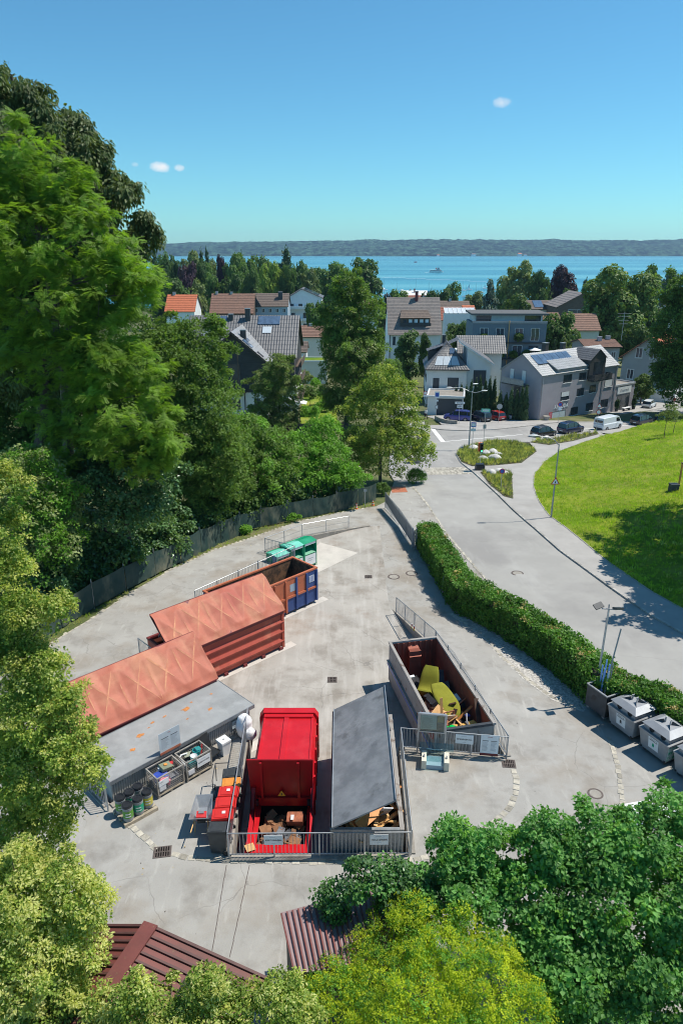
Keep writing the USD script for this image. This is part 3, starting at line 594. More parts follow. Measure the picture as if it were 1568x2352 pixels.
# far side footway along the houses
fwf=Thing('footway',kind='structure');off=np.array([.4,3.4])
far_edge=[*(jf+np.array([(-.8,1.5),(-1.5,3.5)]+[(-3.2,5.6)]*(len(jf)-2))),(76,150)]
ffp=Polygon([*jf,(80,143),*far_edge[::-1]]).buffer(0)
fwf.w('asphalt',MB().add(*sheet(ffp,lambda x,y:T(x,y)+.10,3)),'footway_asphalt')
P=polyline_points([*jf,(80,143)],1.5)
for a,b in zip(P[:-1],P[1:]):fwf.w('kerb_stone',MB().bar((*a,float(T(*a))+.02),(*b,float(T(*b))+.02),.16,.20),'kerb_stone')
def paint(pts,width,name='road_marking'):
    m=MB()
    for a,b in zip(pts[:-1],pts[1:]):
        n=max(1,int(np.linalg.norm(b -a)/3));d=(b -a)/np.linalg.norm(b -a);s=np.array([-d[1],d[0]])*width/2
        for i in range(n):
            p,q=a+(b -a)*i/n,a+(b -a)*(i+1)/n
            m.add([(*(p -s),float(T(*p))+.014),(*(q -s),float(T(*q))+.014),(*(q+s),float(T(*q))+.014),(*(p+s),float(T(*p))+.014)],[(0,1,2,3)])
    return m
mk_=Thing('road_markings','white stop bar and thin edge line painted on the junction','road marking',kind='structure')
mk_.w('stop_bar',paint(W([c3(278,2),c3(338,78)]),.62),'road_paint')
mk_.w('edge_line',paint(W([c3(345,76),c3(560,57),c3(745,40)]),.16),'road_paint')
mk_.w('edge_line',paint(W([c2(900,1045),c2(1100,1030),c2(1300,1012),c2(1500,990)]),.14),'road_paint')
# dark set stones across the road mouth
sett=Polygon(W([c3(235,212),c3(450,208),c3(487,244),c3(262,248)]))
ss=Thing('sett_strip',kind='structure');ss.w('bedding',MB().add(*sheet(sett,lambda x,y:T(x,y)+.012,2)),'gravel')
b0,b1,b2,b3=np.array(sett.exterior.coords)[:4]
for i in range(22):
    for j in range(7):
        u,v=(i+.5)/22,(j+.5)/7;p=(b0*(1-u)+b1*u)*(1-v)+(b3*(1-u)+b2*u)*v
        d=(b1-b0);ss.w('sett',MB().cbox((p[0],p[1],float(T(*p))+.0),(np.linalg.norm(d)/22*.86,np.linalg.norm(b3-b0)/7*.82,.06),math.atan2(d[1],d[0])),'cobble')
pav=Polygon(W([(897,1118),(930,1118),(936,1130),(900,1132)]))
one('paved_patch',MB().add(*sheet(pav,lambda x,y:T(x,y)+.013,3)),'timber_red','small square of reddish paving beside the road mouth','paving',kind='structure')
# meadow bank, verge islands, garden lawn
TM=lambda x,y:T(x,y)+mound(x,y)
lawn_poly=Polygon([*walk_r,(60,12),(95,60),(90,112),(58,115)]).buffer(0)
if lawn_poly.geom_type !='Polygon':lawn_poly=max(lawn_poly.geoms,key=lambda q:q.area)
one('meadow',MB().add(*sheet(lawn_poly,lambda x,y:TM(x,y)+.07+.05*meshkit.fbm(np.stack([x,y,x*0],-1)/1.3,3,7),1.0)),'lawn_ground',kind='structure',smooth=True)
for isl in (ISL_A,ISL_B,ISL_C):one('verge',MB().add(*sheet(Polygon(isl).buffer(0),lambda x,y:T(x,y)+.14,1.5)),'soil',kind='structure')
gstrip=Polygon([*(kerbL[::1]),*(fence[::-1][:-2])]).buffer(0.0)
one('grass_strip',MB().add(*sheet(Polygon([*kerbL,*fence[::-1][:-1]]).buffer(0),lambda x,y:T(x,y)+.02,2)),'ground_grass',kind='structure')
fore=Polygon([*W([c2(300,985),c2(330,1012),c2(430,1022),c2(600,1017),c2(760,1006)]),(33,121),(30,124),(20.5,124),(14.5,121)]).buffer(0)
one('forecourt',MB().add(*sheet(fore,lambda x,y:T(x,y)+.115,2)),'footway_asphalt',kind='structure')
garden=Polygon(W([(690,985),(775,975),(770,900),(742,862),(716,862),(712,880),(700,905),(690,940)])).buffer(0)
one('garden_lawn',MB().add(*sheet(garden,lambda x,y:T(x,y)-.02,2.5)),'lawn_ground',kind='structure')
gpath=Polygon(W([(708,880),(730,880),(738,838),(735,815),(712,815),(706,845)])).buffer(0)
one('driveway',MB().add(*sheet(gpath,lambda x,y:T(x,y)+.03,2.5)),'apron_concrete',kind='structure')
# ---------------------------------------------------------------- railings
def railing(label,pts,h=1.05,base=.06,post_step=1.9,bar_step=.13,mat='galvanised',group=None,zf=T,ends=(1,1),dense=True):
    pts=[np.asarray(p,float)[:2] for p in pts];o=pts[0]
    th=Thing('railing',label,'railing',(*o,float(zf(*o))+base),0,group)
    zz=lambda p,k:(p[0],p[1],float(zf(*p))+base+k)
    for i,(a,b) in enumerate(zip(pts[:-1],pts[1:])):
        L=np.linalg.norm(b -a);n=max(1,round(L/post_step));d=(b -a)/L
        th.w('top_rail',MB().tube(zz(a -d*.02,h),zz(b+d*.02,h),.024),mat);th.w('bottom_rail',MB().bar(zz(a,.12),zz(b,.12),.03,.03),mat)
        for k in range(n+(1 if i==len(pts)-2 else 0)):
            p=a+d*L*k/n;th.w('post',MB().bar(zz(p,-.05),zz(p,h -.02),.05,.05),mat)
        if dense:
            nb=int(L/bar_step)
            for k in range(1,nb):
                if abs((k/nb*n) % 1-.0)<.25*n/nb:continue
                p=a+d*L*k/nb;th.w('baluster',MB().bar(zz(p,.13),zz(p,h -.02),.016,.016),mat)
        else:
            th.w('mid_rail',MB().bar(zz(a,h*.55),zz(b,h*.55),.02,.02),mat)
    return th
def notice(label,a,b,z0,z1,off=.03,text=None,tcol='ink',size=.13,lines=0,mat='sign_white',name='notice_board',cat='sign',head=None,zref=0,foot=None,cols=1):
    """a flat board hung on a railing between a and b (left to right as read)"""
    a,b=np.asarray(a,float)[:2],np.asarray(b,float)[:2];L=np.linalg.norm(b -a);d=(b -a)/L;n=np.array([d[1],-d[0]])
    o=a+n*off;th=Thing(name,label,cat,(*o,zref+z0),math.atan2(d[1],d[0]));H=z1-z0
    th.part('board',MB().box(0,-.006,0,L,.006,H),mat)
    R=np.array([[1,0,0,0],[0,0,-1,-.0075],[0,1,0,0],[0,0,0,1.0]])
    def txt(s,x,z,hgt,m,part='lettering',bold=False):
        t=meshkit.text_mesh(s,hgt,.002,bold);w=t.bounds[1][0]
        M=R.copy();M[0,3]=(L -w)/2 if x is None else x;M[2,3]=z;t.apply_transform(M);th.part(part,t,m)
    if text:
        w=meshkit.text_mesh(text,size,.002,True).bounds[1][0];s=min(size,size*.86*L/w);txt(text,None,H*(.42 if not lines else .62) ,s,tcol,bold=True)
        th.part('line',MB().box(L*.3,-.009,H*.80,L*.62,-.0062,H*.82),'ink_grey');th.part('line',MB().box(L*.4,-.009,H*.18,L*.6,-.0062,H*.2),'ink_grey')
    if head:txt(head,None,H*.86,H*.045,'ink_red','heading')
    if lines:
        rg=np.random.default_rng(int(abs(a[0]*100))+3)
        for c in range(cols):
            x0=L*(.10+.46*c)
            th.part('text_title',MB().box(x0,-.009,H*.66,x0+L*.34,-.0062,H*.69),'ink')
            for k in range(lines):
                z=H*(.60-.5*k/lines);th.part('text_line',MB().box(x0,-.009,z,x0+L*rg.uniform(.2,.36),-.0062,z+H*.014),'ink_grey')
    if foot:th.part('foot_strip',MB().box(0,-.012,-.12,L,.01,0),foot)
    return th
A0,A1,A2,A3=np.array([-3.92,19.1]),np.array([2.38,19.16]),np.array([2.50,24.86]),np.array([6.88,24.26])
A4,A5=np.array([-4.12,26.2]),np.array([5.10,33.6])
railing('galvanised front railing along the red compactor and the grey-lidded skip',[A0,A1],post_step=1.6)
railing('galvanised railing on the left side of the red compactor bay beside the red-lidded bins',[A0+[-.03,.08],A4],post_step=2.3)
railing('galvanised railing on the right side of the grey-lidded skip',[A1+[.06,.1],A2+[0,-.05]],post_step=1.9)
railing('galvanised railing in front of the bulky-waste skip with the green sofa',[A2,A3],post_step=1.5)
railing('galvanised railing along the right side of the bulky-waste skip',[A3+[.03,.1],A5],post_step=2.0)
railing('galvanised railing running up the ramp wall behind the bulky-waste skip',[A5+[-.02,.12],np.array(tipR)+[.36,-1.2]],post_step=1.6)
railing('open galvanised railing with clear panels above the ramp wall behind the green clothes banks',[railA[0]+[-.1,.1],railA[1]+[-.1,.1],railA[2]+[-.12,.05]],post_step=1.9,dense=False)
railing('short galvanised railing left of the mint and blue clothes banks',[railA[2]+[-.1,-.1],railB_end+[-.12,.05]],post_step=1.6)
railing('galvanised railing behind the blue and orange skip',[railB_end+[-.15,0],cpt(CB,CB['l']+.3,CB['w']+.42)],post_step=1.9)
railing('galvanised railing at the left end of the farther orange-lidded container',[cpt(C2,C2['l']+.35,C2['w']+.3),cpt(C2,C2['l']+.35,.45)],post_step=1.2)
railing('galvanised railing at the left end of the flat grey-lidded container under the linden',[cpt(CG,CG['l']+.38,CG['w']-.2),cpt(CG,CG['l']+.38,-.35)],post_step=1.4)
notice('white sign reading KARTONAGEN on the front railing',(-2.68,19.1),(-2.02,19.1),.58,1.0,text='KARTONAGEN',size=.085,zref=.06)
notice('white sign reading HOLZ INNEN on the front railing',(.98,19.13),(1.62,19.14),.55,1.0,text='HOLZ INNEN',size=.08,zref=.06)
dS=(A3-A2)/np.linalg.norm(A3-A2)
notice('white sign reading SPERRABFALL on the railing of the bulky-waste bay',A2+dS*2.28,A2+dS*3.02,.55,1.0,text='SPERRABFALL',size=.09,zref=.06)
notice('tall white notice with columns of small print on the bulky-waste railing',A2+dS*3.32,A2+dS*4.06,.18,1.1,lines=11,head='Hinweis',zref=.06,cols=2,foot='maroon_paint')
# notice case on two posts with a glass front and a leaflet inside
nc0,nc1=A2+dS*.72,A2+dS*1.86;nn=np.array([dS[1],-dS[0]])
th=Thing('notice_case','glazed notice case on two posts beside the sofa skip','notice case',(*(nc0+nn*.14),.02),math.atan2(dS[1],dS[0]))
L_=np.linalg.norm(nc1-nc0)
for x in (0,L_):th.part('post',MB().box(x -.03,-.03,-.02,x+.03,.03,2.02),'galvanised')
th.part('frame',MB().box(.03,-.05,1.98,L_-.03,.05,2.04).box(.03,-.05,1.12,L_-.03,.05,1.17).box(.03,-.05,1.17,.07,.05,1.98).box(L_-.07,-.05,1.17,L_-.03,.05,1.98),'galvanised')
th.part('back_panel',MB().box(.07,.02,1.17,L_-.07,.045,1.98),'junk_grey')
th.part('leaflet',MB().box(.09,.008,1.24,L_*.66,.018,1.95),'sign_white');th.part('leaflet',MB().box(L_*.69,.008,1.62,L_-.1,.018,1.93),'timber_light')
for k in range(12):th.part('text_line',MB().box(.14,.004,1.30+.045*k,.14+L_*(.3+.15*((k*7) % 5)/5),.0075,1.31+.045*k),'ink_grey')
th.part('emblem',MB().box(L_*.76,.004,1.28,L_*.84,.0075,1.34),'ink_red');th.part('glass',MB().box(.07,-.03,1.17,L_-.07,-.026,1.98),'clear_pane')
# ---------------------------------------------------------------- containers
def frame_thing(name,label,c,cat='container',kind=None):
    """an Xform at the near left corner: local x along the long side, local y to the far side"""
    o=cpt(c,c['l'],0);return Thing(name,label,cat,(*o,LOW),c['a'])
def open_skip(th,l,w,h,wall,inside,rim,ribs=True,t=.07,floor='skip_inside'):
    th.part('side_wall',MB().box(0,0,.18,l,t,h -.1),wall);th.part('side_wall',MB().box(0,w -t,.18,l,w,h -.1),wall)
    th.part('end_wall',MB().box(0,t,.18,t,w -t,h -.1),wall);th.part('end_wall',MB().box(l -t,t,.18,l,w -t,h -.1),wall)
    th.part('floor',MB().box(t,t,.18,l -t,w -t,.26),floor)
    m=MB().box(t,t,.26,l -t,t+.006,h -.1).box(t,w -t -.006,.26,l -t,w -t,h -.1).box(t,t+.006,.26,t+.006,w -t -.006,h -.1).box(l -t -.006,t+.006,.26,l -t,w -t -.006,h -.1)
    th.part('lining',m,inside)
    for (a,b) in (((-.03,-.03),(l+.03,.11)),((-.03,w -.11),(l+.03,w+.03))):th.part('rim',MB().box(a[0],a[1],h -.1,b[0],b[1],h),rim)
    for a in (-.03,l -.11):th.part('rim',MB().box(a,.11,h -.1,a+.14,w -.11,h -.002),rim)
    th.part('skid',MB().box(.2,w*.28,0,l -.1,w*.28+.12,.18),'dark_steel');th.part('skid',MB().box(.2,w*.72-.12,0,l -.1,w*.72,.18),'dark_steel')
# farthest: blue and orange open skip
th=frame_thing('roll_off_skip','open roll-off skip, half blue and half orange, rusty inside',CB);l,w,h=CB['l'],CB['w'],2.46
open_skip(th,l,w,h,'skip_blue','skip_inside','skip_orange')
for i in range(9):th.part('rib',MB().box(.05+i*(l -.2)/8,-.09,.2,.17+i*(l -.2)/8,-.002,h -.12),'skip_orange' if i<6 else 'skip_blue')
th.part('side_band',MB().box(0,-.06,1.1,l,-.003,1.24),'skip_orange')
for i in range(8):
    x0=.172+i*(l -.2)/8;x1=.048+(i+1)*(l -.2)/8
    if i<7:th.part('orange_panel',MB().box(x0,-.012,1.24 if i>4 else .25,x1,-.002,h -.13),'skip_orange')
m=MB().add([(.05,-.02,.2),(.05,-.02,.2),(.05,-.02,.2)],[(0,1,2)])
for j in range(3):th.part('end_rib',MB().box(l+.002,.15+j*1.0,.2,l+.09,.27+j*1.0,h -.12),'skip_blue')
th.part('label_plate',MB().box(l -2.3,-.02,1.5,l -1.75,-.014,2.0),'lightblue_render');th.part('label_plate',MB().box(l -.72,-.02,1.6,l -.3,-.014,2.05),'sign_white')
for k in range(4):th.part('label_stripe',MB().box(l -.70+.1*k,-.026,1.63,l -.66+.1*k,-.0205,2.02),'traffic_blue')
# the two orange containers with raised embossed lids
def lidded(name,label,c,zl,rise,lw=2.55,lt=.05,cols=5,fx=0.0):
    th=frame_thing(name,label,c);l,w=c['l'],c['w'];h=zl -LOW
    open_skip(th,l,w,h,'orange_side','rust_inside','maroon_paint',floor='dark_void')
    for z,d in ((.55,.10),(1.15,.10),(1.75,.10)):
        th.part('side_ridge',MB().add([(0,-.002,z -.16),(l,-.002,z -.16),(l,-d,z),(0,-d,z),(l,-.002,z+.16),(0,-.002,z+.16)],np.array([(0,1,2),(0,2,3),(3,2,4),(3,4,5),(0,3,5),(1,4,2)])),'orange_side')
    for x in (-.02,l -.14):th.part('corner_post',MB().box(x,-.07,.1,x+.16,-.002,h),'orange_side')
    for k in range(6):th.part('roller',MB().box(.4+k*1.25,-.10,.02,.62+k*1.25,-.003,.16),'maroon_paint')
    th.part('hinge_beam',MB().box(.05,-.13,h -.16,l -.05,-.035,h+.02),'maroon_paint')
    # lid: hinged on the near long side, raised at the back; pyramids pressed into the sheet
    s=math.asin(rise/lw);ax=np.array([0,math.cos(s),math.sin(s)]);nz=np.array([0,-math.sin(s),math.cos(s)]);o=np.array([-.05,-.16,h+.03])
    def P(u,v,e):return o+np.array([u,0,0])+ax*v+nz*e
    nu,nv=120,44;us,vs=np.linspace(0,l+.08,nu),np.linspace(0,lw,nv);per=(l+.08)/cols
    wob=lambda u,v:.05*(meshkit.fbm(np.stack([u*.9,v*.9,0*u+c['p'][0]],-1),3)-.5)
    def em(u,v):
        """pressed relief: a raised cross in every field and raised seams between fields"""
        a,b=(u/per) % 1,v/lw;edge=np.clip(7*np.minimum(b,1-b),0,1)
        x=np.minimum(np.abs(a -b),np.abs(a+b -1));return edge*(.11*np.clip(1-x/.42,0,1)+.05*np.clip(1-np.minimum(a,1-a)/.12,0,1))+wob(u,v)
    UU,VV=np.meshgrid(us,vs);EE=em(UU,VV);V=o+UU[...,None]*np.array([1.0,0,0])+VV[...,None]*ax+EE[...,None]*nz;V=V.reshape(-1,3)
    idx=np.arange(nu*nv).reshape(nv,nu);f=np.stack([idx[:-1,:-1],idx[:-1,1:],idx[1:,1:],idx[1:,:-1]],-1).reshape(-1,4)
    lid=th.part('lid',MB().add(V,f),'orange_paint',smooth=24)
    rk=np.random.default_rng(int(c['p'][1]))
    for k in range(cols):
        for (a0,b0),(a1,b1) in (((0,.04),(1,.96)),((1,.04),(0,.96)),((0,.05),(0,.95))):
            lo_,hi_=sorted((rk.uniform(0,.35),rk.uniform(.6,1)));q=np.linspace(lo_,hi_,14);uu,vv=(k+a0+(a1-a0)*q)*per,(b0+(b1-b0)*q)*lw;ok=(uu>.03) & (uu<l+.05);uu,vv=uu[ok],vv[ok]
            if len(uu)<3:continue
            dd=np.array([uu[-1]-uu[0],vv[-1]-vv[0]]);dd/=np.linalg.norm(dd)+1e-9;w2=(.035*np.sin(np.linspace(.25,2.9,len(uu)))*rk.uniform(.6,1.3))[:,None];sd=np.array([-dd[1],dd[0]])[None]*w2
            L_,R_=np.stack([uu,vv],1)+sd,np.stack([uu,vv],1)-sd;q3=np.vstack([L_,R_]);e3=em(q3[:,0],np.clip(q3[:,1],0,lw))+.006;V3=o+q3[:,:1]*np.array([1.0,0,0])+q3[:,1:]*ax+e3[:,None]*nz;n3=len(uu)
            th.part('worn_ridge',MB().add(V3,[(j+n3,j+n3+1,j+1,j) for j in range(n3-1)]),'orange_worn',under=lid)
    th.part('lid_underside',MB().slab(P(0,0,-.004),P(l+.08,0,-.004),P(l+.08,lw,-.004),P(0,lw,-.004),lt),'maroon_paint',under=lid)
    e_=MB().bar(P(0,0,-.03),P(l+.08,0,-.03),.07,.05).bar(P(0,lw,-.03),P(l+.08,lw,-.03),.05,.05).bar(P(0,.04,-.03),P(0,lw -.03,-.03),.05,.06).bar(P(l+.08,.04,-.03),P(l+.08,lw -.03,-.03),.05,.06)
    th.part('lid_edge',e_,'maroon_paint',under=lid)
    for x in (.5,l -.5):th.part('gas_strut',MB().tube((x,w -.3,h -.05),P(x,lw*.75,-.06),.03),'steel_grey')
    return th
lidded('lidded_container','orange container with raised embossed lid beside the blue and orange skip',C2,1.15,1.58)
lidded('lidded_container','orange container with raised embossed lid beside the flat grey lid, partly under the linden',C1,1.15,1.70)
# flat zinc-lidded container
th=frame_thing('flat_lidded_container','container with flat weathered grey metal lid and rust spots',CG);l,w=CG['l'],CG['w'];h=1.02-LOW
th.part('body',MB().box(.02,.05,.1,l -.02,w -.05,h -.09),'siding')
for k in range(int(l/.1)):th.part('siding_rib',MB().box(.03+k*.1,.018,1.35,.075+k*.1,.048,h -.12),'siding')
for q in range(2):th.part('lid_sheet',MB().box(-.06,-.10+q*(w/2+.10),h -.085,l+.1,(w/2-.004) if q==0 else w+.06,h -(0 if q==0 else .004)),'zinc_roof')
th.part('lid_rim',MB().box(-.09,-.14,h -.16,l+.13,-.102,h+.012).box(l+.102,-.10,h -.14,l+.13,w+.06,h+.01).box(-.09,w+.062,h -.14,l+.13,w+.09,h+.01),'steel_grey')
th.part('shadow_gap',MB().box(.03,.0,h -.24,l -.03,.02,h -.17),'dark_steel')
rg=np.random.default_rng(11)
for (u,v,r) in ((4.55,1.75,.17),(2.2,1.55,.14),(1.5,.95,.12),(3.2,.92,.08),(4.2,1.1,.06),(5.3,1.0,.11),(6.0,1.9,.06),(3.0,1.95,.08),(3.6,1.95,.07),(2.7,1.75,.05),(5.0,2.0,.06)):
    an=np.linspace(0,2*math.pi,13)[:-1];rr=r*rg.uniform(.6,1.25,12)
    th.part('rust_spot',MB().prism([(u+x*1.3*math.cos(a),v+x*.8*math.sin(a)) for a,x in zip(an,rr)],h+.0005,h+.003),'patch_rust')
th.part('sign_plate',MB().box(l -1.05,-.02,h -.75,l -.35,-.008,h -.38),'sign_bluegrey')
for k in range(3):th.part('text_line',MB().box(l -.95,-.026,h -.66+.08*k,l -.5,-.0205,h -.63+.08*k),'ink_grey')
# ---------------------------------------------------------------- red compactor
th=Thing('waste_compactor','bright red cardboard compactor with raised loading hatch','compactor',(-2.28,19.5,LOW))
X0,X1=-1.17,1.20
body=MB()
sec=[(X0,.2),(X1,.2),(X1,2.2),(X1-.12,2.42),(X0+.12,2.42),(X0,2.2)]
M=np.array([[1,0,0,0],[0,0,1,0],[0,1,0,0],[0,0,0,1.0]])
def ysec(poly,y0,y1):return MB().prism([(x,z) for x,z in poly],y0,y1).xf(np.array([[1,0,0,0],[0,0,1,0],[0,1,0,0],[0,0,0,1.0]]))
def flip(mb):
    mb.f=[f[:,::-1] for f in mb.f];return mb
th.part('body',flip(ysec(sec,2.55,6.2)),'red_paint')
th.part('rear_frame',flip(ysec([(X0-.09,.2),(X1+.09,.2),(X1+.09,2.3),(X1-.08,2.56),(X0+.08,2.56),(X0-.09,2.3)],6.203,6.55)),'red_paint')
th.part('roof_rib',MB().box(X0+1.0,2.56,2.423,X0+1.2,6.2,2.475),'red_paint');th.part('roof_rib',MB().box(X0+.13,6.0,2.423,X1-.13,6.2,2.5),'red_paint')
for x in (X0+.13,X1-.2):th.part('roof_rib',MB().box(x,2.56,2.423,x+.07,6.0,2.46),'red_paint')
for k in range(5):th.part('side_rib',MB().box(X1+.002,2.7+k*.8,.3,X1+.06,2.82+k*.8,2.15),'red_paint')
th.part('hopper_side',MB().add([(X0,.05,.2),(X0,2.55,.2),(X0,2.55,2.2),(X0,1.9,1.3),(X0,.05,1.1),(X0+.16,.05,.2),(X0+.16,2.55,.2),(X0+.16,2.55,2.2),(X0+.16,1.9,1.3),(X0+.16,.05,1.1)],[(0,1,2),(0,2,3),(0,3,4),(5,7,6),(5,8,7),(5,9,8),(0,4,9),(0,9,5),(4,3,8),(4,8,9),(3,2,7),(3,7,8)]),'red_paint')
th.part('hopper_side',MB().add([(X1-.1,.05,.2),(X1-.1,2.55,.2),(X1-.1,2.55,2.2),(X1-.1,1.9,1.4),(X1-.1,.05,1.1),(X1,.05,.2),(X1,2.55,.2),(X1,2.55,2.2),(X1,1.9,1.4),(X1,.05,1.1)],[(0,1,2),(0,2,3),(0,3,4),(5,7,6),(5,8,7),(5,9,8),(0,4,9),(0,9,5),(4,3,8),(4,8,9),(3,2,7),(3,7,8)]),'red_paint')
th.part('hopper_front',MB().slab((X0+.162,.05,1.08),(X1-.102,.05,1.08),(X1-.102,.5,1.02),(X0+.162,.5,1.02),.8),'red_paint')
th.part('hopper_ledge',MB().box(X0+.162,.5,.9,X0+.34,2.4,1.02).box(X1-.24,.5,.9,X1-.102,2.4,1.02),'red_paint')
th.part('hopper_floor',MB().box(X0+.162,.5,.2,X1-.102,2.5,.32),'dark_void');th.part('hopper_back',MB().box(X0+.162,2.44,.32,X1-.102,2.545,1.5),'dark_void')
th.part('cross_beam',MB().box(X0+.165,2.3,1.12,X1-.105,2.44,1.5),'red_dark')
ht=th.part('hatch',MB().slab((X0-.02,2.42,1.34),(X1-.06,2.42,1.34),(X1+.02,2.2,3.36),(X0-.1,2.2,3.36),.06),'red_dark')
for x in (X0+.42,X1-.55):th.part('hatch_rib',MB().bar((x,2.32,1.36),(x,2.12,3.3),.09,.07,up=(0,1,0)),'red_dark',under=ht)
th.part('hatch_rib',MB().bar((X0+.1,2.33,1.42),(X1-.15,2.33,1.42),.09,.06),'red_dark',under=ht)
for x in (X0+.2,X1-.18):th.part('hinge_block',MB().cbox((x,2.24,1.33),(.12,.1,.26)),'black_plastic')
c0=np.array([X0+1.16,2.285,1.62]);up=np.array([0,-.1,1.0])/np.linalg.norm([0,-.1,1]);rt=np.array([1.0,0,0]);nf=np.cross(rt,up)
th.part('warning_triangle',MB().add([c0-rt*.15+nf*.02,c0+rt*.15+nf*.02,c0+up*.27+nf*.02,c0-rt*.15+nf*.004,c0+rt*.15+nf*.004,c0+up*.27+nf*.004],[(0,1,2),(0,3,4),(0,4,1),(1,4,5),(1,5,2),(2,5,3),(2,3,0)]),'yellow_paint',under=ht)
th.part('warning_mark',MB().bar(c0+up*.05+nf*.026,c0+up*.16+nf*.026,.035,.008),'ink',under=ht)
for s in (-1,1):th.part('skid',MB().box(s*.55-.06,.2,0,s*.55+.06,6.4,.2),'dark_steel')
rg=np.random.default_rng(21)
def cartons(label,base,area,n,seed,mats=('cardboard','cardboard','cardboard','junk_grey'),names=('cardboard_box',),cat='box',group=None,zs=.25,size=(.2,.5),flat=.6):
    r=np.random.default_rng(seed)
    for i in range(n):
        p=np.array([r.uniform(*area[0]),r.uniform(*area[1]),r.uniform(*area[2])]);s=np.array([r.uniform(*size),r.uniform(*size)*.7,r.uniform(.05,.22) if r.random()>flat else .03])
        t=Thing('cardboard_box',label,cat,np.asarray(base)+p,r.uniform(0,3.1),group);ti=(r.normal(0,.35),r.normal(0,.35))
        mm=mats[r.integers(len(mats))]
        t.part('carton',MB().cbox((0,0,s[2]/2),s,0,ti),mm)
        if s[2]>.05:t.part('flap',MB().cbox((s[0]*.42,0,s[2]*1.02),(s[0]*.4,s[1],.012),0,(ti[0],ti[1]-.7)),mm)
cartons('flattened brown cardboard heaped in the hopper of the red compactor',(-2.28,19.5,LOW+.32),((-.8,.85),(.7,2.25),(.05,.42)),52,31,group='cardboard in the compactor')
t=Thing('cardboard_box','orange-brown parcel box with a white label in the red compactor','box',(-1.75,21.3,LOW+.82),-.1);t.part('carton',MB().cbox((0,0,.14),(.62,.4,.3),0,(.3,-.1)),'timber_red');t.part('address_label',MB().cbox((-.1,-.12,.31),(.12,.2,.01),0,(.3,-.1)),'sign_white')
t=Thing('cardboard_sheet','pale cardboard sheet lying on the red rim of the compactor hopper','cardboard',(-3.28,19.72,LOW+1.13),.5);t.part('sheet',MB().cbox((0,0,.03),(.34,.3,.012),0,(.15,.1)),'timber_light')
# ---------------------------------------------------------------- skip with the grey leaning lid
th=Thing('roll_off_skip','worn skip under a tilted slate-grey lid, filled with waste wood','container',(-.36,19.42,LOW));l,w,h=6.5,2.52,2.3
th.part('side_wall',MB().box(0,0,.18,.07,l,h -.08),'worn_grey_paint');th.part('side_wall',MB().box(w -.07,0,.18,w,l,h -.08),'worn_grey_paint')
th.part('end_wall',MB().box(.07,0,.18,w -.07,.07,h -.1),'steel_grey');th.part('end_wall',MB().box(.07,l -.07,.18,w -.07,l,h -.1),'worn_grey_paint')
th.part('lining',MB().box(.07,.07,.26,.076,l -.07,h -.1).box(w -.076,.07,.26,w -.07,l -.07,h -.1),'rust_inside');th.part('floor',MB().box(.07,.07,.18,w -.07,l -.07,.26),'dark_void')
th.part('rim',MB().box(w -.12,-.03,h -.08,w+.04,l+.03,h),'worn_grey_paint');th.part('rim',MB().box(-.04,-.03,h -.08,.12,l+.03,h),'worn_grey_paint');th.part('rim',MB().box(.12,-.03,h -.1,w -.12,.1,h -.01),'steel_grey')
for k in range(6):th.part('side_rib',MB().box(w+.002,.2+k*1.2,.25,w+.06,.32+k*1.2,h -.1),'worn_grey_paint')
for x in (.6,1.75):th.part('skid',MB().box(x,.1,0,x+.12,l -.1,.18),'dark_steel')
a,b=np.array([.03,-.25,2.6]),np.array([2.20,-.25,3.80]);e=np.array([0,6.7,0])
lid=th.part('lid',MB().slab(a,b,b+e,a+e,.06),'slab_grey')
th.part('lid_edge',MB().bar(b+(-.0,.0,.012),b+e+(-.0,-.0,.012),.03,.09).bar(a+(0,.0,.012),a+e+(0,0,.012),.03,.06),'galvanised',under=lid)
th.part('lid_hinge',MB().tube(a+(-.02,.1,-.06),a+e+(-.02,-.1,-.06),.05),'dark_steel',under=lid)
for y in (.9,5.4):th.part('lid_strut',MB().tube((w -.1,y,h),b+(-.12,y+.25,-.1),.028),'steel_grey')
for y in (.3,3.2,6.2):th.part('hinge_post',MB().box(-.02,y,h,.07,y+.09,2.56),'dark_steel')
def planks(label,base,area,n,seed,mats,group,L=(.6,1.6),name='wood_scrap',cat='wood',tilt=.5,rz=(0,3.1)):
    r=np.random.default_rng(seed)
    for i in range(n):
        p=np.asarray(base)+[r.uniform(*a) for a in area]
        t=Thing(name,label,cat,p,r.uniform(*rz),group);s=(r.uniform(*L),r.uniform(.08,.32),r.uniform(.02,.06))
        t.part('board',MB().cbox((0,0,.05),s,0,(r.normal(0,tilt),r.normal(0,tilt*.7))),mats[r.integers(len(mats))])
WOOD=('timber_light','timber_orange','timber_dark','timber_light','timber_red')
planks('broken timber boards piled in the skip under the grey lid',(.8,20.6,LOW+1.5),((-.6,1.1),(-.9,1.5),(0,.45)),26,41,WOOD,'boards under the grey lid')
t=Thing('drawer_front','orange varnished cabinet board on top of the wood under the grey lid','wood',(1.05,20.15,LOW+2.15),.75);t.part('board',MB().cbox((0,0,0),(1.25,.34,.05),0,(.35,-.15)),'timber_orange');t.part('edge',MB().cbox((0,.19,.06),(1.25,.05,.16),0,(.35,-.15)),'timber_light')
t=Thing('furniture_board','white furniture panel standing in the wood skip beside the orange board','board',(1.55,20.45,LOW+2.0),.3);t.part('panel',MB().cbox((0,0,.1),(.4,.04,.7),0,(.5,.3)),'junk_white')
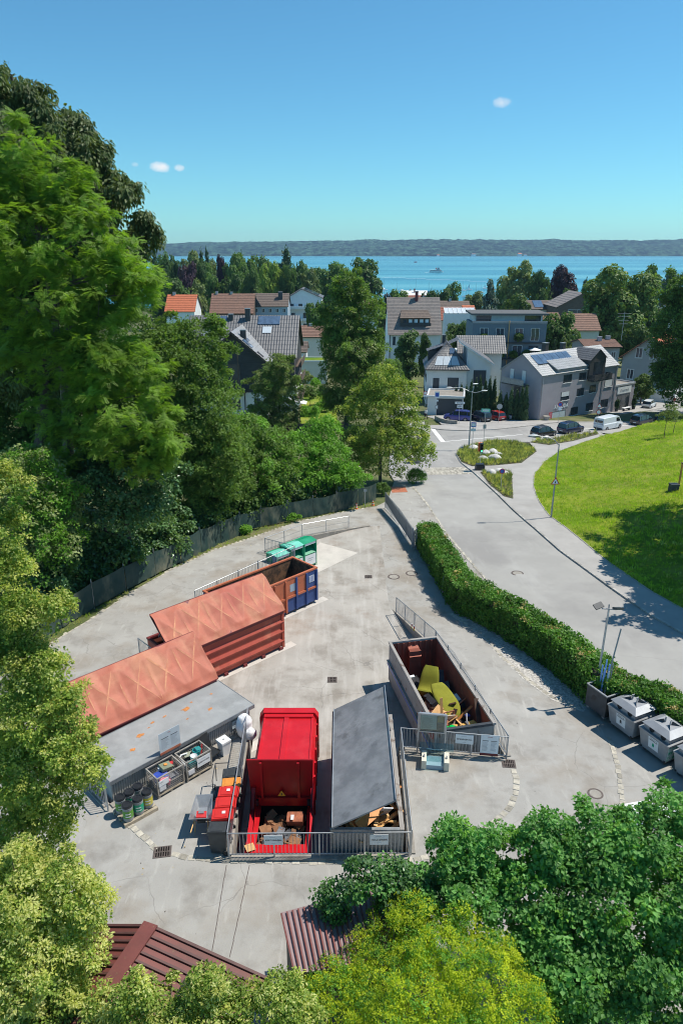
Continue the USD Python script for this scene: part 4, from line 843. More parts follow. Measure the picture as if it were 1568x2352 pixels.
# ---------------------------------------------------------------- bulky-waste skip
pS=np.array([3.98,24.68]);aS=math.atan2(-7.3,1.55)+math.pi;dSk=np.array([-.208,.978])
th=Thing('roll_off_skip','open grey-white skip, rust-red inside, full of bulky furniture','container',(*pS,LOW),math.atan2(dSk[1],dSk[0])-math.pi/2);l,w,h=7.35,2.6,2.42
th.part('side_wall',MB().box(0,0,.18,.08,l,h -.1),'worn_grey_paint');th.part('side_wall',MB().box(w -.08,0,.18,w,l,h -.1),'worn_grey_paint')
th.part('end_wall',MB().box(.08,0,.18,w -.08,.08,h -.1),'worn_grey_paint');th.part('end_wall',MB().box(.08,l -.08,.18,w -.08,l,h -.1),'worn_grey_paint')
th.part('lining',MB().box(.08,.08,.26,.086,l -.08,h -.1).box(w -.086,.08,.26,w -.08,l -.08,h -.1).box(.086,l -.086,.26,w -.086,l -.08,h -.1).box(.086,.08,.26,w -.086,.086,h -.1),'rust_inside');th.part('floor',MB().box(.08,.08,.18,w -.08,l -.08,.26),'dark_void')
for q in ((-.04,-.04,.1,l+.04),(w -.1,-.04,w+.04,l+.04)):th.part('rim',MB().box(q[0],q[1],h -.1,q[2],q[3],h),'worn_grey_paint')
th.part('rim',MB().box(.1,-.04,h -.12,w -.1,.1,h -.005),'dark_steel');th.part('rim',MB().box(.1,l -.1,h -.1,w -.1,l+.04,h -.003),'worn_grey_paint')
th.part('side_band',MB().box(-.09,0,1.12,-.002,l,1.30),'traffic_blue');th.part('side_ledge',MB().box(-.12,0,1.302,-.002,l,1.36),'worn_grey_paint')
for k in range(7):th.part('inner_rib',MB().box(.4+k*.3,l -.14,.3,.5+k*.3,l -.088,h -.12),'rust_inside')
t_=meshkit.text_mesh('REMO',.42,.004,True);t_.apply_transform(np.array([[0,0,-1,-.004],[-1,0,0,2.0],[0,1,0,1.62],[0,0,0,1.0]]));th.part('lettering',t_,'ink_red')
for k in range(4):th.part('lashing_hook',MB().cbox((w+.08,.8+k*1.9,h -.18),(.07,.06,.12)),'dark_steel')
for x in (.6,1.85):th.part('skid',MB().box(x,.1,0,x+.12,l -.1,.18),'dark_steel')
th.part('hook_housing',MB().prism([(.95,l -.55),(1.55,l -.55),(1.5,l -.088),(1.0,l -.088)],.26,2.0),'rust_inside')
th.part('hook_housing_cap',MB().slab((.93,l -.60,1.72),(1.57,l -.60,1.72),(1.52,l -.09,2.12),(.98,l -.09,2.12),.06),'orange_paint')
SK=th
def inskip(x,y,z):return SK.world((x,y,z))
# the sofa on its back: two curved cushions made as bent slabs
def bent(name,prof,width,thick,mat,thg,n=10,taper=.15):
    """sweeps a rounded section along a profile curve (list of x,z), width along y"""
    P=np.array(prof);ln=np.r_[0,np.cumsum(np.linalg.norm(np.diff(P,axis=0),axis=1))];s=np.linspace(0,ln[-1],18)
    P=np.stack([np.interp(s,ln,P[:,0]),np.interp(s,ln,P[:,1])],1);P[1:-1]=(P[:-2]+2*P[1:-1]+P[2:])/4
    tn=np.gradient(P,axis=0);tn/=np.linalg.norm(tn,axis=1,keepdims=True);nn2=np.stack([-tn[:,1],tn[:,0]],1)
    k=20;V=[]
    for i,(p,q) in enumerate(zip(P,nn2)):
        e=math.sin(math.pi*(i+.35)/(len(P)-.3))**.45;wd=width*(1-taper*(1-e))
        for a in np.arange(k)*2*math.pi/k:
            ca,sa=math.cos(a),math.sin(a);yy=wd/2*np.sign(ca)*abs(ca)**.5;o=thick*e/2*np.sign(sa)*abs(sa)**.7
            V.append((p[0]+q[0]*o,yy,p[1]+q[1]*o))
    f=[(i*k+j,i*k+(j+1) % k,(i+1)*k+(j+1) % k,(i+1)*k+j) for i in range(len(P)-1) for j in range(k)]
    m=MB().add(V,f);n0=len(P)*k
    m.add([V[j] for j in range(k)],[(0,j+1,j) for j in range(1,k -1)]);m.add([V[n0-k+j] for j in range(k)],[(0,j,j+1) for j in range(1,k -1)])
    return thg.part(name,m,mat,smooth=50)
o=inskip(1.05,4.35,1.15)
sofa=Thing('sofa','lime-green curved sofa thrown on its back on the bulky waste','sofa',o,SK.rz+math.pi/2-.55)
bent('backrest',[(1.0,.95),(.72,.62),(.5,.2),(.3,.02),(-.1,.0),(-.45,.22),(-.7,.62)],.98,.24,'sofa_green',sofa,taper=.5)
sofa.part('seat_underside',MB().cbox((-.32,.0,-.16),(.75,.8,.10),0,(0,.3)),'cloth_black')
m_=Thing('sofa_section','lime-green rounded sofa end lying face down nearer the timber scraps','sofa',inskip(1.5,3.0,1.32),SK.rz+math.pi/2+.12)
bent('cushion',[(.95,.62),(.6,.5),(.1,.36),(-.4,.3),(-.85,.05),(-1.0,-.25)],1.0,.30,'sofa_green',m_,taper=.62)
m_.part('underframe',MB().cbox((.25,.62,.30),(.95,.26,.20),0,(-.5,.15)),'cloth_black');m_.part('side_panel',MB().cbox((.2,.74,.18),(.9,.05,.34),0,(-.25,.15)),'black_plastic')
for x in (-.1,.5):m_.part('castor',MB().lathe([(0,-.03),(.06,-.03),(.06,.03),(0,.03)],(x,.78,.36),10),'rubber')
def junk(name,label,cat,loc,rz,parts,group=None):
    t=Thing(name,label,cat,inskip(*loc),SK.rz+rz,group)
    for nm,mb,mt in parts:t.part(nm,mb,mt,smooth=False)
    return t
junk('mattress','dark blue-grey folded mattress behind the green sofa','mattress',(1.75,5.3,.75),.2,[('pad',MB().cbox((0,0,.3),(1.1,.25,1.2),0,(-.5,.2)),'junk_grey')])
junk('cushion','dark grey cushion with a pale cloth right of the green sofa','cushion',(2.05,3.1,1.2),.2,[('pad',MB().cbox((0,0,.1),(.6,.7,.3),0,(.2,-.3)),'junk_grey'),('cloth',MB().cbox((0,.1,.28),(.5,.4,.04),0,(.3,-.3)),'sign_bluegrey')])
junk('white_bundle','crumpled white bundle by the left wall of the bulky-waste skip','bundle',(.55,1.75,1.35),0,[('cloth',MB().cbox((0,0,.1),(.55,.6,.24),.3,(.2,.2)),'junk_white'),('cloth',MB().cbox((.22,-.25,.05),(.4,.4,.2),1.0,(-.3,.2)),'cloth_white')])
junk('paper_sheet','small white box beside the hook housing in the skip','box',(.5,5.1,1.55),.4,[('sheet',MB().cbox((0,0,.1),(.3,.12,.2),0,(.4,.2)),'junk_white')])
junk('chair_shell','mustard-yellow bent chair shell near the front of the bulky-waste skip','chair',(1.75,.95,1.45),.2,[('seat',MB().slab((-.5,-.35,.2),(.1,-.4,.05),(.1,.4,.05),(-.5,.35,.2),.06),'chair_mustard'),('back',MB().slab((.1,-.4,.05),(.55,-.3,.18),(.55,.3,.18),(.1,.4,.05),.06),'chair_mustard')])
junk('round_stool','mustard-yellow round chair seat at the front rim of the bulky-waste skip','chair',(1.62,.4,1.6),0,[('seat',MB().lathe([(0,.1),(.3,.07),(.36,0),(.3,-.06),(0,-.07)],n=18),'chair_mustard'),('rim',MB().lathe([(.36,-.02),(.385,0),(.36,.02)],n=18),'timber_light')])
junk('plastic_bag','shiny green plastic bag among the timber in the bulky-waste skip','bag',(1.08,.62,1.6),.3,[('bag',MB().mesh((lambda m:(m.apply_scale((.26,.36,.2)),m)[1])(trimesh.creation.icosphere(3))).xf(mat4(rotm(.5,(.6,0)),(0,0,.1))),'bag_green'),('knot',MB().tube((-.15,.2,.15),(-.25,.4,.3),.1,.02),'bag_green')])
junk('timber_post','pale upright timber post sticking out of the bulky waste','wood',(.92,1.75,1.3),0,[('post',MB().bar((0,0,0),(.02,.35,1.15),.12,.05),'timber_light')])
junk('brown_plank','long dark brown plank leaning on the right wall of the bulky-waste skip','wood',(2.28,1.0,1.0),0,[('plank',MB().bar((.02,-.4,.2),(.18,.75,1.45),.2,.05),'timber_dark')])
junk('orange_box','orange-yellow drawer lying on the timber heap below the green sofa','drawer',(.8,2.15,1.6),.6,[('box',MB().cbox((0,0,.1),(.6,.32,.16),0,(.3,-.4)),'timber_light')])
junk('black_frame','black and blue appliance frame at the right of the bulky-waste heap','appliance',(2.05,1.25,1.25),.3,[('case',MB().cbox((0,0,.1),(.45,.4,.35),0,(.2,.2)),'junk_grey'),('strip',MB().bar((-.1,.1,.2),(.05,.35,.6),.05,.03),'junk_white'),('cap',MB().cbox((.1,.35,.45),(.2,.15,.06)),'blue_plastic')])
junk('wicker_panel','beige woven chair back standing in the timber heap','chair',(1.18,1.6,1.35),.1,[('panel',MB().cbox((0,0,.3),(.45,.04,.5),0,(.3,.1)),'cloth_beige'),('frame',MB().bar((-.26,0,.05),(-.22,.1,.62),.04).bar((.26,0,.05),(.28,.12,.6),.04).bar((-.24,.1,.6),(.28,.12,.6),.04),'timber_red')])
planks('splintered timber pieces in the front half of the bulky-waste skip',inskip(1.2,1.5,1.05),((-.85,.8),(-1.0,1.5),(0,.5)),44,51,WOOD,'timber in the bulky-waste skip',tilt=.45)
r_=np.random.default_rng(77)
for i in range(26):
    junk('rubbish_piece','dark mixed rubbish filling the bulky-waste skip','rubbish',(r_.uniform(.4,2.2),r_.uniform(.4,6.2),r_.uniform(.5,1.05)),r_.uniform(0,3),[('piece',MB().cbox((0,0,0),(r_.uniform(.5,1.0),r_.uniform(.4,.9),r_.uniform(.2,.5)),0,(r_.normal(0,.3),r_.normal(0,.3))),('junk_grey','timber_dark','junk_grey','cloth_black')[i % 4])],'rubbish in the bulky-waste skip')
for k,y in enumerate((2.6,3.4)):
    junk('dark_board','dark grey board against the left wall of the bulky-waste skip','board',(.5+.1*k,y -.5,1.25),.2,[('board',MB().cbox((0,0,0),(.5,.9,.06),0,(.2,.35)),'junk_grey')],'dark boards in the bulky-waste skip')
# ---------------------------------------------------------------- left yard corner: cages, barrels, bins
aG=CG['a'];dG=U(aG);nG=np.array([-dG[1],dG[0]])
def mesh_cage(label,p0,L=1.2,Wd=.85,H=.95):
    th=Thing('mesh_cage',label,'cage',(*p0,.01),aG)
    for x in (0,L -.05):
        for y in (0,Wd -.05):th.part('corner_post',MB().box(x,y,.1,x+.05,y+.05,H),'mesh_steel')
    for y in (0,Wd -.05):th.part('top_rail',MB().box(.05,y,H -.05,L -.05,y+.05,H),'mesh_steel');th.part('side_rail',MB().box(.05,y+.01,H*.52,L -.05,y+.04,H*.55),'mesh_steel')
    for x in (0,L -.05):th.part('top_rail',MB().box(x,.05,H -.05,x+.05,Wd -.05,H),'mesh_steel')
    th.part('base',MB().box(0,0,.1,L,Wd,.15),'pallet_wood')
    for x in (0,L/2-.05,L -.1):th.part('foot',MB().box(x,.02,0,x+.1,Wd -.02,.1),'mesh_steel')
    g_=MB()
    for k in range(1,9):z=.15+(H -.2)*k/9;g_.box(.05,.018,z,L -.05,.026,z+.008).box(.05,Wd -.026,z,L -.05,Wd -.018,z+.008).box(.018,.05,z,.026,Wd -.05,z+.008).box(L -.026,.05,z,L -.018,Wd -.05,z+.008)
    for k in range(1,13):x=L*k/13;g_.box(x,.01,.15,x+.006,.016,H -.05).box(x,Wd -.016,.15,x+.006,Wd -.01,H -.05)
    for k in range(1,9):y=Wd*k/9;g_.box(.01,y,.15,.016,y+.006,H -.05).box(L -.016,y,.15,L -.01,y+.006,H -.05)
    th.part('wire_mesh',g_,'mesh_steel');th.part('label_plate',MB().box(.08,-.01,.3,.36,.008,.52),'junk_white');return th
base=cpt(CG,CG['l'],0);cg=lambda s,n:base+dG*s -nG*n      # s metres along from the left end, n metres in front
g1,g2_=cg(1.3,1.18),cg(2.6,1.20)
mesh_cage('wire mesh pallet cage with blue and olive plastic waste, nearer the barrels',g1);mesh_cage('wire mesh pallet cage with a KUNSTSTOFFE sign and teal bucket',g2_)
notice('white sign reading KUNSTSTOFFE hung on the mesh cage',g2_+dG*.5-nG*.0,g2_+dG*1.12,.45,.85,off=.012,text='KUNSTSTOFFE',size=.08)
notice('small white plate on the left mesh cage with the blue tub',g1+dG*.06,g1+dG*.5,.55,.8,off=.012,lines=2)
def loose(name,label,cat,p,z,rz,parts,group=None):
    t=Thing(name,label,cat,(p[0],p[1],z),rz,group)
    for nm,mb,mt in parts:t.part(nm,mb,mt)
    return t
in1=lambda a,b:g1+dG*a+nG*b
in2=lambda a,b:g2_+dG*a+nG*b
loose('plastic_tub','round blue plastic tub in the left mesh cage','tub',in1(.28,.4),.45,0,[('tub',MB().lathe([(0,0),(.15,0),(.19,.32),(.17,.32),(0,.3)],n=14),'blue_plastic')])
loose('plastic_tub','bright blue plastic piece in the middle of the left mesh cage','tub',in1(.52,.42),.5,.5,[('box',MB().cbox((0,0,.1),(.3,.3,.2),0,(.3,.2)),'blue_plastic')])
loose('suitcase','olive-grey plastic case on the left mesh cage','case',in1(.72,.55),.72,.9,[('shell',MB().cbox((0,0,.1),(.52,.34,.14),0,(.2,.25)),'olive_plastic'),('handle',MB().cbox((0,0,.2),(.14,.1,.03),0,(.2,.25)),'orange_lid')])
loose('red_canister','red plastic canister in the back of the left mesh cage','canister',in1(.98,.62),.62,.3,[('can',MB().cbox((0,0,.1),(.2,.14,.24),0,(.2,0)),'red_plastic')])
loose('pink_bag','pink plastic bag at the front of the left mesh cage','bag',in1(.42,.16),.42,.3,[('bag',MB().cbox((0,0,.1),(.4,.18,.3),0,(.3,.1)),'pink_plastic')])
loose('white_carton','white carton standing among the blue plastic in the left cage','box',in1(.5,.62),.66,.3,[('box',MB().cbox((0,0,.1),(.16,.14,.24),0,(.1,.1)),'junk_white')])
loose('dark_filling','mixed dark plastic waste at the bottom of the left mesh cage','rubbish',in1(.6,.42),.16,aG,[('heap',MB().cbox((0,0,.17),(1.05,.7,.34)),'junk_grey')])
loose('dark_filling','mixed plastic waste at the bottom of the right mesh cage','rubbish',in2(.6,.42),.16,aG,[('heap',MB().cbox((0,0,.17),(1.05,.7,.34)),'junk_grey')])
loose('bucket','teal green bucket in the right mesh cage','bucket',in2(.82,.5),.55,.5,[('bucket',MB().lathe([(0,0),(.13,0),(.18,.32),(.16,.32),(0,.28)],n=14),'teal_plastic'),('rag',MB().cbox((.05,0,.33),(.26,.2,.1),.4,(.3,.3)),'teal_plastic')])
loose('bucket','white plastic bucket with a lid ring in the right mesh cage','bucket',in2(.55,.28),.6,.5,[('bucket',MB().lathe([(0,0),(.12,0),(.16,.26),(.14,.26),(0,.1)],n=14),'white_plastic'),('rim',MB().lathe([(.15,.25),(.17,.26),(.15,.28)],n=14),'teal_plastic')])
loose('tube_rack','white bent plastic tube frame in the right mesh cage','frame',in2(.25,.42),.62,aG,[('tube',MB().path([(-.18,-.3,.1),(-.2,.15,.22),(-.05,.25,.24),(.2,.2,.22)],.03,7),'white_plastic')])
loose('dark_tub','petrol-blue tub at the front of the right mesh cage','tub',in2(.38,.18),.5,aG,[('tub',MB().cbox((0,0,.1),(.3,.25,.28),0,(.2,0)),'teal_plastic')])
loose('grey_tray','grey plastic tray at the back of the right mesh cage','tray',in2(.5,.65),.68,aG,[('tray',MB().cbox((0,0,.05),(.4,.2,.05),0,(.5,.2)),'olive_plastic')])
loose('broomstick','red plastic stick at the right of the right mesh cage','stick',in2(1.08,.5),.6,aG,[('stick',MB().bar((-.1,-.1,0),(.05,.05,.36),.05),'red_plastic')])
pb=cg(-.36,1.62)
pal=Thing('pallet','wooden pallet under the six labelled barrels','pallet',(*pb,.0),aG -.04)
for k in range(6):pal.part('deck_board',MB().box(0,.02+k*.17,.11,1.35,.14+k*.17,.135),'pallet_wood')
for k in range(3):pal.part('runner',MB().box(0,.02+k*.44,0,1.35,.12+k*.44,.11),'pallet_wood')
for i,(x,y,col,what) in enumerate(((.24,.78,'label_green','grey barrel with light green label at the back left of the pallet'),(.62,.80,'label_teal','grey barrel in the middle of the back row of the pallet'),(1.0,.86,'barrel_grey','unlabelled grey barrel with black lid at the back right of the pallet'),(.26,.24,'label_green','grey barrel with grass-green label at the front corner of the pallet'),(.70,.28,'label_teal','grey barrel with teal label in the front row of the pallet'),(1.12,.36,'label_yellow','grey barrel with yellow label beside the left mesh cage'))):
    p=pal.world((x,y,.137));b=Thing('barrel',what,'barrel',p,.15)
    b.part('drum',MB().lathe([(0,0),(.17,0),(.19,.03),(.19,.25),(.196,.27),(.19,.29),(.19,.6),(.17,.64),(0,.64)],n=20),'barrel_grey',smooth=40)
    lidp=b.part('lid',MB().lathe([(.2,.58),(.205,.66),(.18,.7),(.13,.7),(.12,.68),(0,.68)],n=20),'barrel_lid',smooth=40)
    b.part('lid_ring',MB().lathe([(.2,.575),(.208,.59),(.2,.6)],n=20),'galvanised',under=lidp)
    an=np.linspace(-math.pi+.2,.2,10);V=[(.194*math.cos(a),.194*math.sin(a),z) for z in (.16,.48) for a in an]
    lp=b.part('label',MB().add(V,[(k,k+1,k+11,k+10) for k in range(9)]),col)
    for k in range(2):b.part('label_mark',MB().add([(.197*math.cos(a),.197*math.sin(a),z) for z in (.22+.12*k,.26+.12*k) for a in an[3:7]],[(q,q+1,q+5,q+4) for q in range(3)]),'ink_white',under=lp)
notice('pale blue-grey information board clamped above the flat grey lid',cg(2.1,.10),cg(3.05,.10),1.12,2.02,off=.05,lines=10,head='Info',mat='sign_bluegrey',cols=2,foot='orange_paint')
loose('board_stand','grey posts carrying the blue-grey information board','post',cg(2.57,.13),0,aG,[('post',MB().box(-.42,-.02,0,-.38,.02,1.9),'galvanised'),('post',MB().box(.38,-.02,0,.42,.02,1.9),'galvanised')])
ch=Thing('chair','black folding chair between the right mesh cage and the white bin','chair',(*cg(4.1,.75),.0),aG+.2)
ch.part('seat',MB().box(-.25,-.28,.40,.25,.28,.44),'black_plastic');ch.part('backrest',MB().slab((-.28,.26,.44),(.28,.26,.44),(.28,.48,1.02),(-.28,.48,1.02),.03),'black_plastic')
for x in (-.22,.22):ch.part('leg',MB().tube((x,-.26,0),(x,.22,.42),.018),'dark_steel');ch.part('leg',MB().tube((x,.3,0),(x,-.2,.42),.018),'dark_steel')
wb=Thing('waste_bin','tall white waste bin with domed lid by the grey container','bin',(*cg(4.7,.78),0),aG)
wb.part('body',MB().add([(s*a,t*a,z) for z,a in ((0,.16),(.62,.21)) for s,t in ((-1,-1),(1,-1),(1,1),(-1,1))],[(0,1,5,4),(1,2,6,5),(2,3,7,6),(3,0,4,7),(3,2,1,0)]),'white_plastic');wb.part('lid',MB().mesh(trimesh.creation.box((.46,.46,.09)),mat4(np.eye(3),(0,0,.67))),'white_plastic');wb.part('knob',MB().lathe([(.03,.71),(.03,.74),(0,.74)],n=8),'black_plastic')
sk=Thing('sack','big crumpled white plastic sack against the corner railing','sack',(*cg(6.0,.5),0),.4)
ic=trimesh.creation.icosphere(4);v=ic.vertices*[.36,.3,.62];v*=(1+.22*(meshkit.fbm(v*4.2,4,3)-.5))[:,None];ic.vertices=v+[0,0,.55]
sk.part('bag',ic,'white_sack',smooth=50);ic2=trimesh.creation.icosphere(3);v=ic2.vertices*[.28,.22,.3];v*=(1+.25*(meshkit.fbm(v*6,3,8)-.5))[:,None];ic2.vertices=v+[.18,-.3,.28];sk.part('bag',ic2,'white_sack',smooth=50)
def wheelie(label,x,y,rz,lid,body='dark_grey_plastic',H=1.0,group=None):
    b=Thing('wheelie_bin',label,'bin',(x,y,0),rz);a0,b0,a1,b1=.20,.26,.25,.33
    b.part('body',MB().add([(s*a0,t*b0,.06) for s,t in ((-1,-1),(1,-1),(1,1),(-1,1))]+[(s*a1,t*b1,H -.06) for s,t in ((-1,-1),(1,-1),(1,1),(-1,1))],[(0,1,5,4),(1,2,6,5),(2,3,7,6),(3,0,4,7),(3,2,1,0)]),body)
    b.part('collar',MB().box(-.26,-.35,H -.1,.26,.35,H -.045),body)
    lp=b.part('lid',MB().add([(-.27,-.36,H -.04),(.27,-.36,H -.04),(.27,.36,H -.04),(-.27,.36,H -.04),(-.245,-.33,H+.02),(.245,-.33,H+.02),(.245,.33,H+.05),(-.245,.33,H+.05)],[(0,1,5,4),(1,2,6,5),(2,3,7,6),(3,0,4,7),(4,5,6,7)]),lid)
    b.part('lid_panel',MB().slab((-.2,-.24,H+.04),(.2,-.24,H+.04),(.2,.2,H+.062),(-.2,.2,H+.062),.03),lid,under=lp)
    b.part('handle',MB().bar((-.24,.4,H -.03),(.24,.4,H -.03),.035,.035),body)
    for s in (-1,1):
        b.part('wheel',MB().lathe([(0,-.03),(.1,-.03),(.1,.03),(0,.03)],n=14).xf(mat4(np.array([[0,0,1],[0,1,0],[-1,0,0]]),(s*.26,.28,.1))),'rubber')
    return b
wheelie('red-lidded bin of the row of three, the one beside the dark bin',-4.30,20.12,-1.5,'red_lid','red_lid');wheelie('middle one of the three red-lidded bins',-4.27,20.68,-1.52,'red_lid','red_lid');wheelie('red-lidded bin of the row of three, the one beside the orange lid',-4.25,21.24,-1.55,'red_lid','red_lid')
wheelie('small bin with an orange lid behind the red-lidded bins',-4.20,21.76,-1.5,'orange_lid','dark_grey_plastic',.95);wheelie('anthracite bin with dark lid behind the orange lid',-4.25,22.3,-1.5,'dark_grey_plastic','dark_grey_plastic',.95);wheelie('anthracite bin with two wheels standing apart in front of the red-lidded bins',-4.32,19.48,-1.6,'dark_grey_plastic')
for (x,y,n) in ((-4.2,20.12,'lower'),(-4.2,21.24,'upper')):loose('sticker',f'small white sticker on the {n} red bin lid','sticker',(x -.02,y+.02),1.066,.1,[('paper',MB().box(-.06,-.06,0,.06,.06,.004),'sign_white')])
tr=Thing('hand_truck','dark steel hand cart beside the anthracite bin with dark lid','cart',(-4.72,22.2,0),.05)
tr.part('platform',MB().box(-.2,-.3,.12,.2,.3,.16),'dark_steel');tr.part('frame',MB().tube((-.22,-.35,.15),(-.22,-.35,1.0),.018).tube((-.22,.6,.15),(-.22,.6,1.0),.018).tube((-.22,-.35,1.0),(-.22,.6,1.0),.018).tube((-.22,.6,1.0),(.3,.62,1.0),.018),'dark_steel')
for y in (-.3,.3):tr.part('wheel',MB().lathe([(0,-.025),(.1,-.025),(.1,.025),(0,.025)],n=12).xf(mat4(np.array([[0,0,1],[0,1,0],[-1,0,0]]),(-.25,y,.1))),'rubber')
wl=Thing('wheelbarrow','grey wheelbarrow with wooden handles and a red machine in its tray','wheelbarrow',(-5.12,20.6,0),.08)
R0=[(-.42,-.48),(.42,-.48),(.34,.75),(-.28,.75)];B0=[(-.24,-.25),(.24,-.25),(.18,.42),(-.16,.42)]
V=[(x,y,.78) for x,y in R0]+[(x,y,.46) for x,y in B0]+[(x*.94,y*.95,.78) for x,y in R0]+[(x*.93,y*.93,.485) for x,y in B0]
wl.part('tray',MB().add(V,[(1,0,4,5),(2,1,5,6),(3,2,6,7),(0,3,7,4),(4,7,6,5),(8,9,13,12),(9,10,14,13),(10,11,15,14),(11,8,12,15),(12,13,14,15),(0,1,9,8),(1,2,10,9),(2,3,11,10),(3,0,8,11)]),'galvanised')
for s in (-1,1):wl.part('handle',MB().tube((s*.2,.5,.4),(s*.3,-.95,.62),.02),'timber_light');wl.part('leg',MB().tube((s*.22,-.25,.46),(s*.26,-.3,0),.016),'timber_light')
wl.part('wheel',MB().lathe([(0,-.05),(.17,-.05),(.2,0),(.17,.05),(0,.05)],n=16).xf(mat4(np.array([[0,0,1],[0,1,0],[-1,0,0]]),(0,.85,.2))),'rubber')
loose('small_machine','red hand machine lying in the wheelbarrow','machine',(-5.10,20.4),.52,.1,[('housing',MB().cbox((0,0,.12),(.36,.28,.2),0,(.1,.1)),'red_plastic'),('engine',MB().cbox((.02,-.16,.06),(.3,.12,.12)),'black_plastic'),('cap',MB().cbox((0,.04,.24),(.2,.1,.06)),'galvanised')])
# glass shelter by the notice case: two side blocks and clear roof panes
gs0=A2+dS*.92+nn*.55
gsx=Thing('glass_shelter','small low glass-topped box with pale side blocks below the notice case','shelter',(*gs0,.0),math.atan2(dS[1],dS[0]))
for x in (0,.92):gsx.part('side_block',MB().box(x,-.55,0,x+.2,.12,.42),'cream_render');gsx.part('clamp',MB().box(x+.07,-.3,.422,x+.13,-.2,.5),'galvanised')
gsx.part('inner_tray',MB().box(.2,-.5,.0,.92,.1,.2),'lightblue_render');gsx.part('glass_top',MB().slab((.2,-.5,.40),(.92,-.5,.40),(.92,.12,.52),(.2,.12,.52),.012),'clear_pane')
gsx.part('glass_back',MB().slab((-.1,.14,.42),(1.3,.14,.42),(1.3,.36,.66),(-.1,.36,.66),.012),'clear_pane')
# ---------------------------------------------------------------- green clothes banks
def bank(label,p,roof,body,open_=True,H=2.05,Wd=1.18,D=1.15,sidecol=None):
    b=Thing('clothes_bank',label,'clothes bank',(*p,LOW),CB['a'])
    b.part('body',MB().box(0,0,.12,Wd,D,1.05),body);b.part('back',MB().box(0,D*.45,1.05,Wd,D,H -.12),body);b.part('side',MB().box(0,0,1.05,.05,D*.45,H -.12),sidecol or body);b.part('side',MB().box(Wd -.05,0,1.05,Wd,D*.45,H -.12),body)
    b.part('roof',MB().add([(-.03,-.05,H -.12),(Wd+.03,-.05,H -.12),(Wd+.03,D*.5,H),(-.03,D*.5,H),(Wd+.03,D+.04,H -.16),(-.03,D+.04,H -.16)],[(0,1,2),(0,2,3),(3,2,4),(3,4,5),(0,3,5),(1,4,2),(0,5,4),(0,4,1)]),roof)
    b.part('poster',MB().box(.06,-.012,.2,Wd -.06,-.002,.98),'sign_white');b.part('header',MB().box(.04,-.012,H -.3,Wd -.04,-.0,H -.13),'sign_white')
    b.part('chute',MB().slab((.06,-.03,1.08),(Wd -.06,-.03,1.08),(Wd -.06,D*.43,1.45),(.06,D*.43,1.45),.03),body)
    b.part('poster_print',MB().cbox((Wd*.5,-.016,.7),(.5,.006,.04),0).cbox((Wd*.45,-.016,.55),(.4,.006,.03),0),'ink_grey')
    for x in (.0,Wd -.06):b.part('frame_post',MB().box(x,-.03,0,x+.06,-.013,H -.13),body)
    b.part('foot',MB().box(.05,.05,0,Wd -.05,D -.05,.12),'dark_steel');return b
pb0=g(727,1297,lambda x,y:LOW)[:2]-U(CB['a'])*1.18
bank('bright green clothes bank with open chute, nearest the ramp wall',pb0,'bank_green','bank_green');bank('mint-roofed clothes bank in the middle of the three',pb0-U(CB['a'])*1.24,'bank_mint','bank_green');bank('mint-roofed clothes bank with a blue end, behind the short railing',pb0-U(CB['a'])*2.48,'bank_mint','bank_green',H=1.85,sidecol='bank_blue')
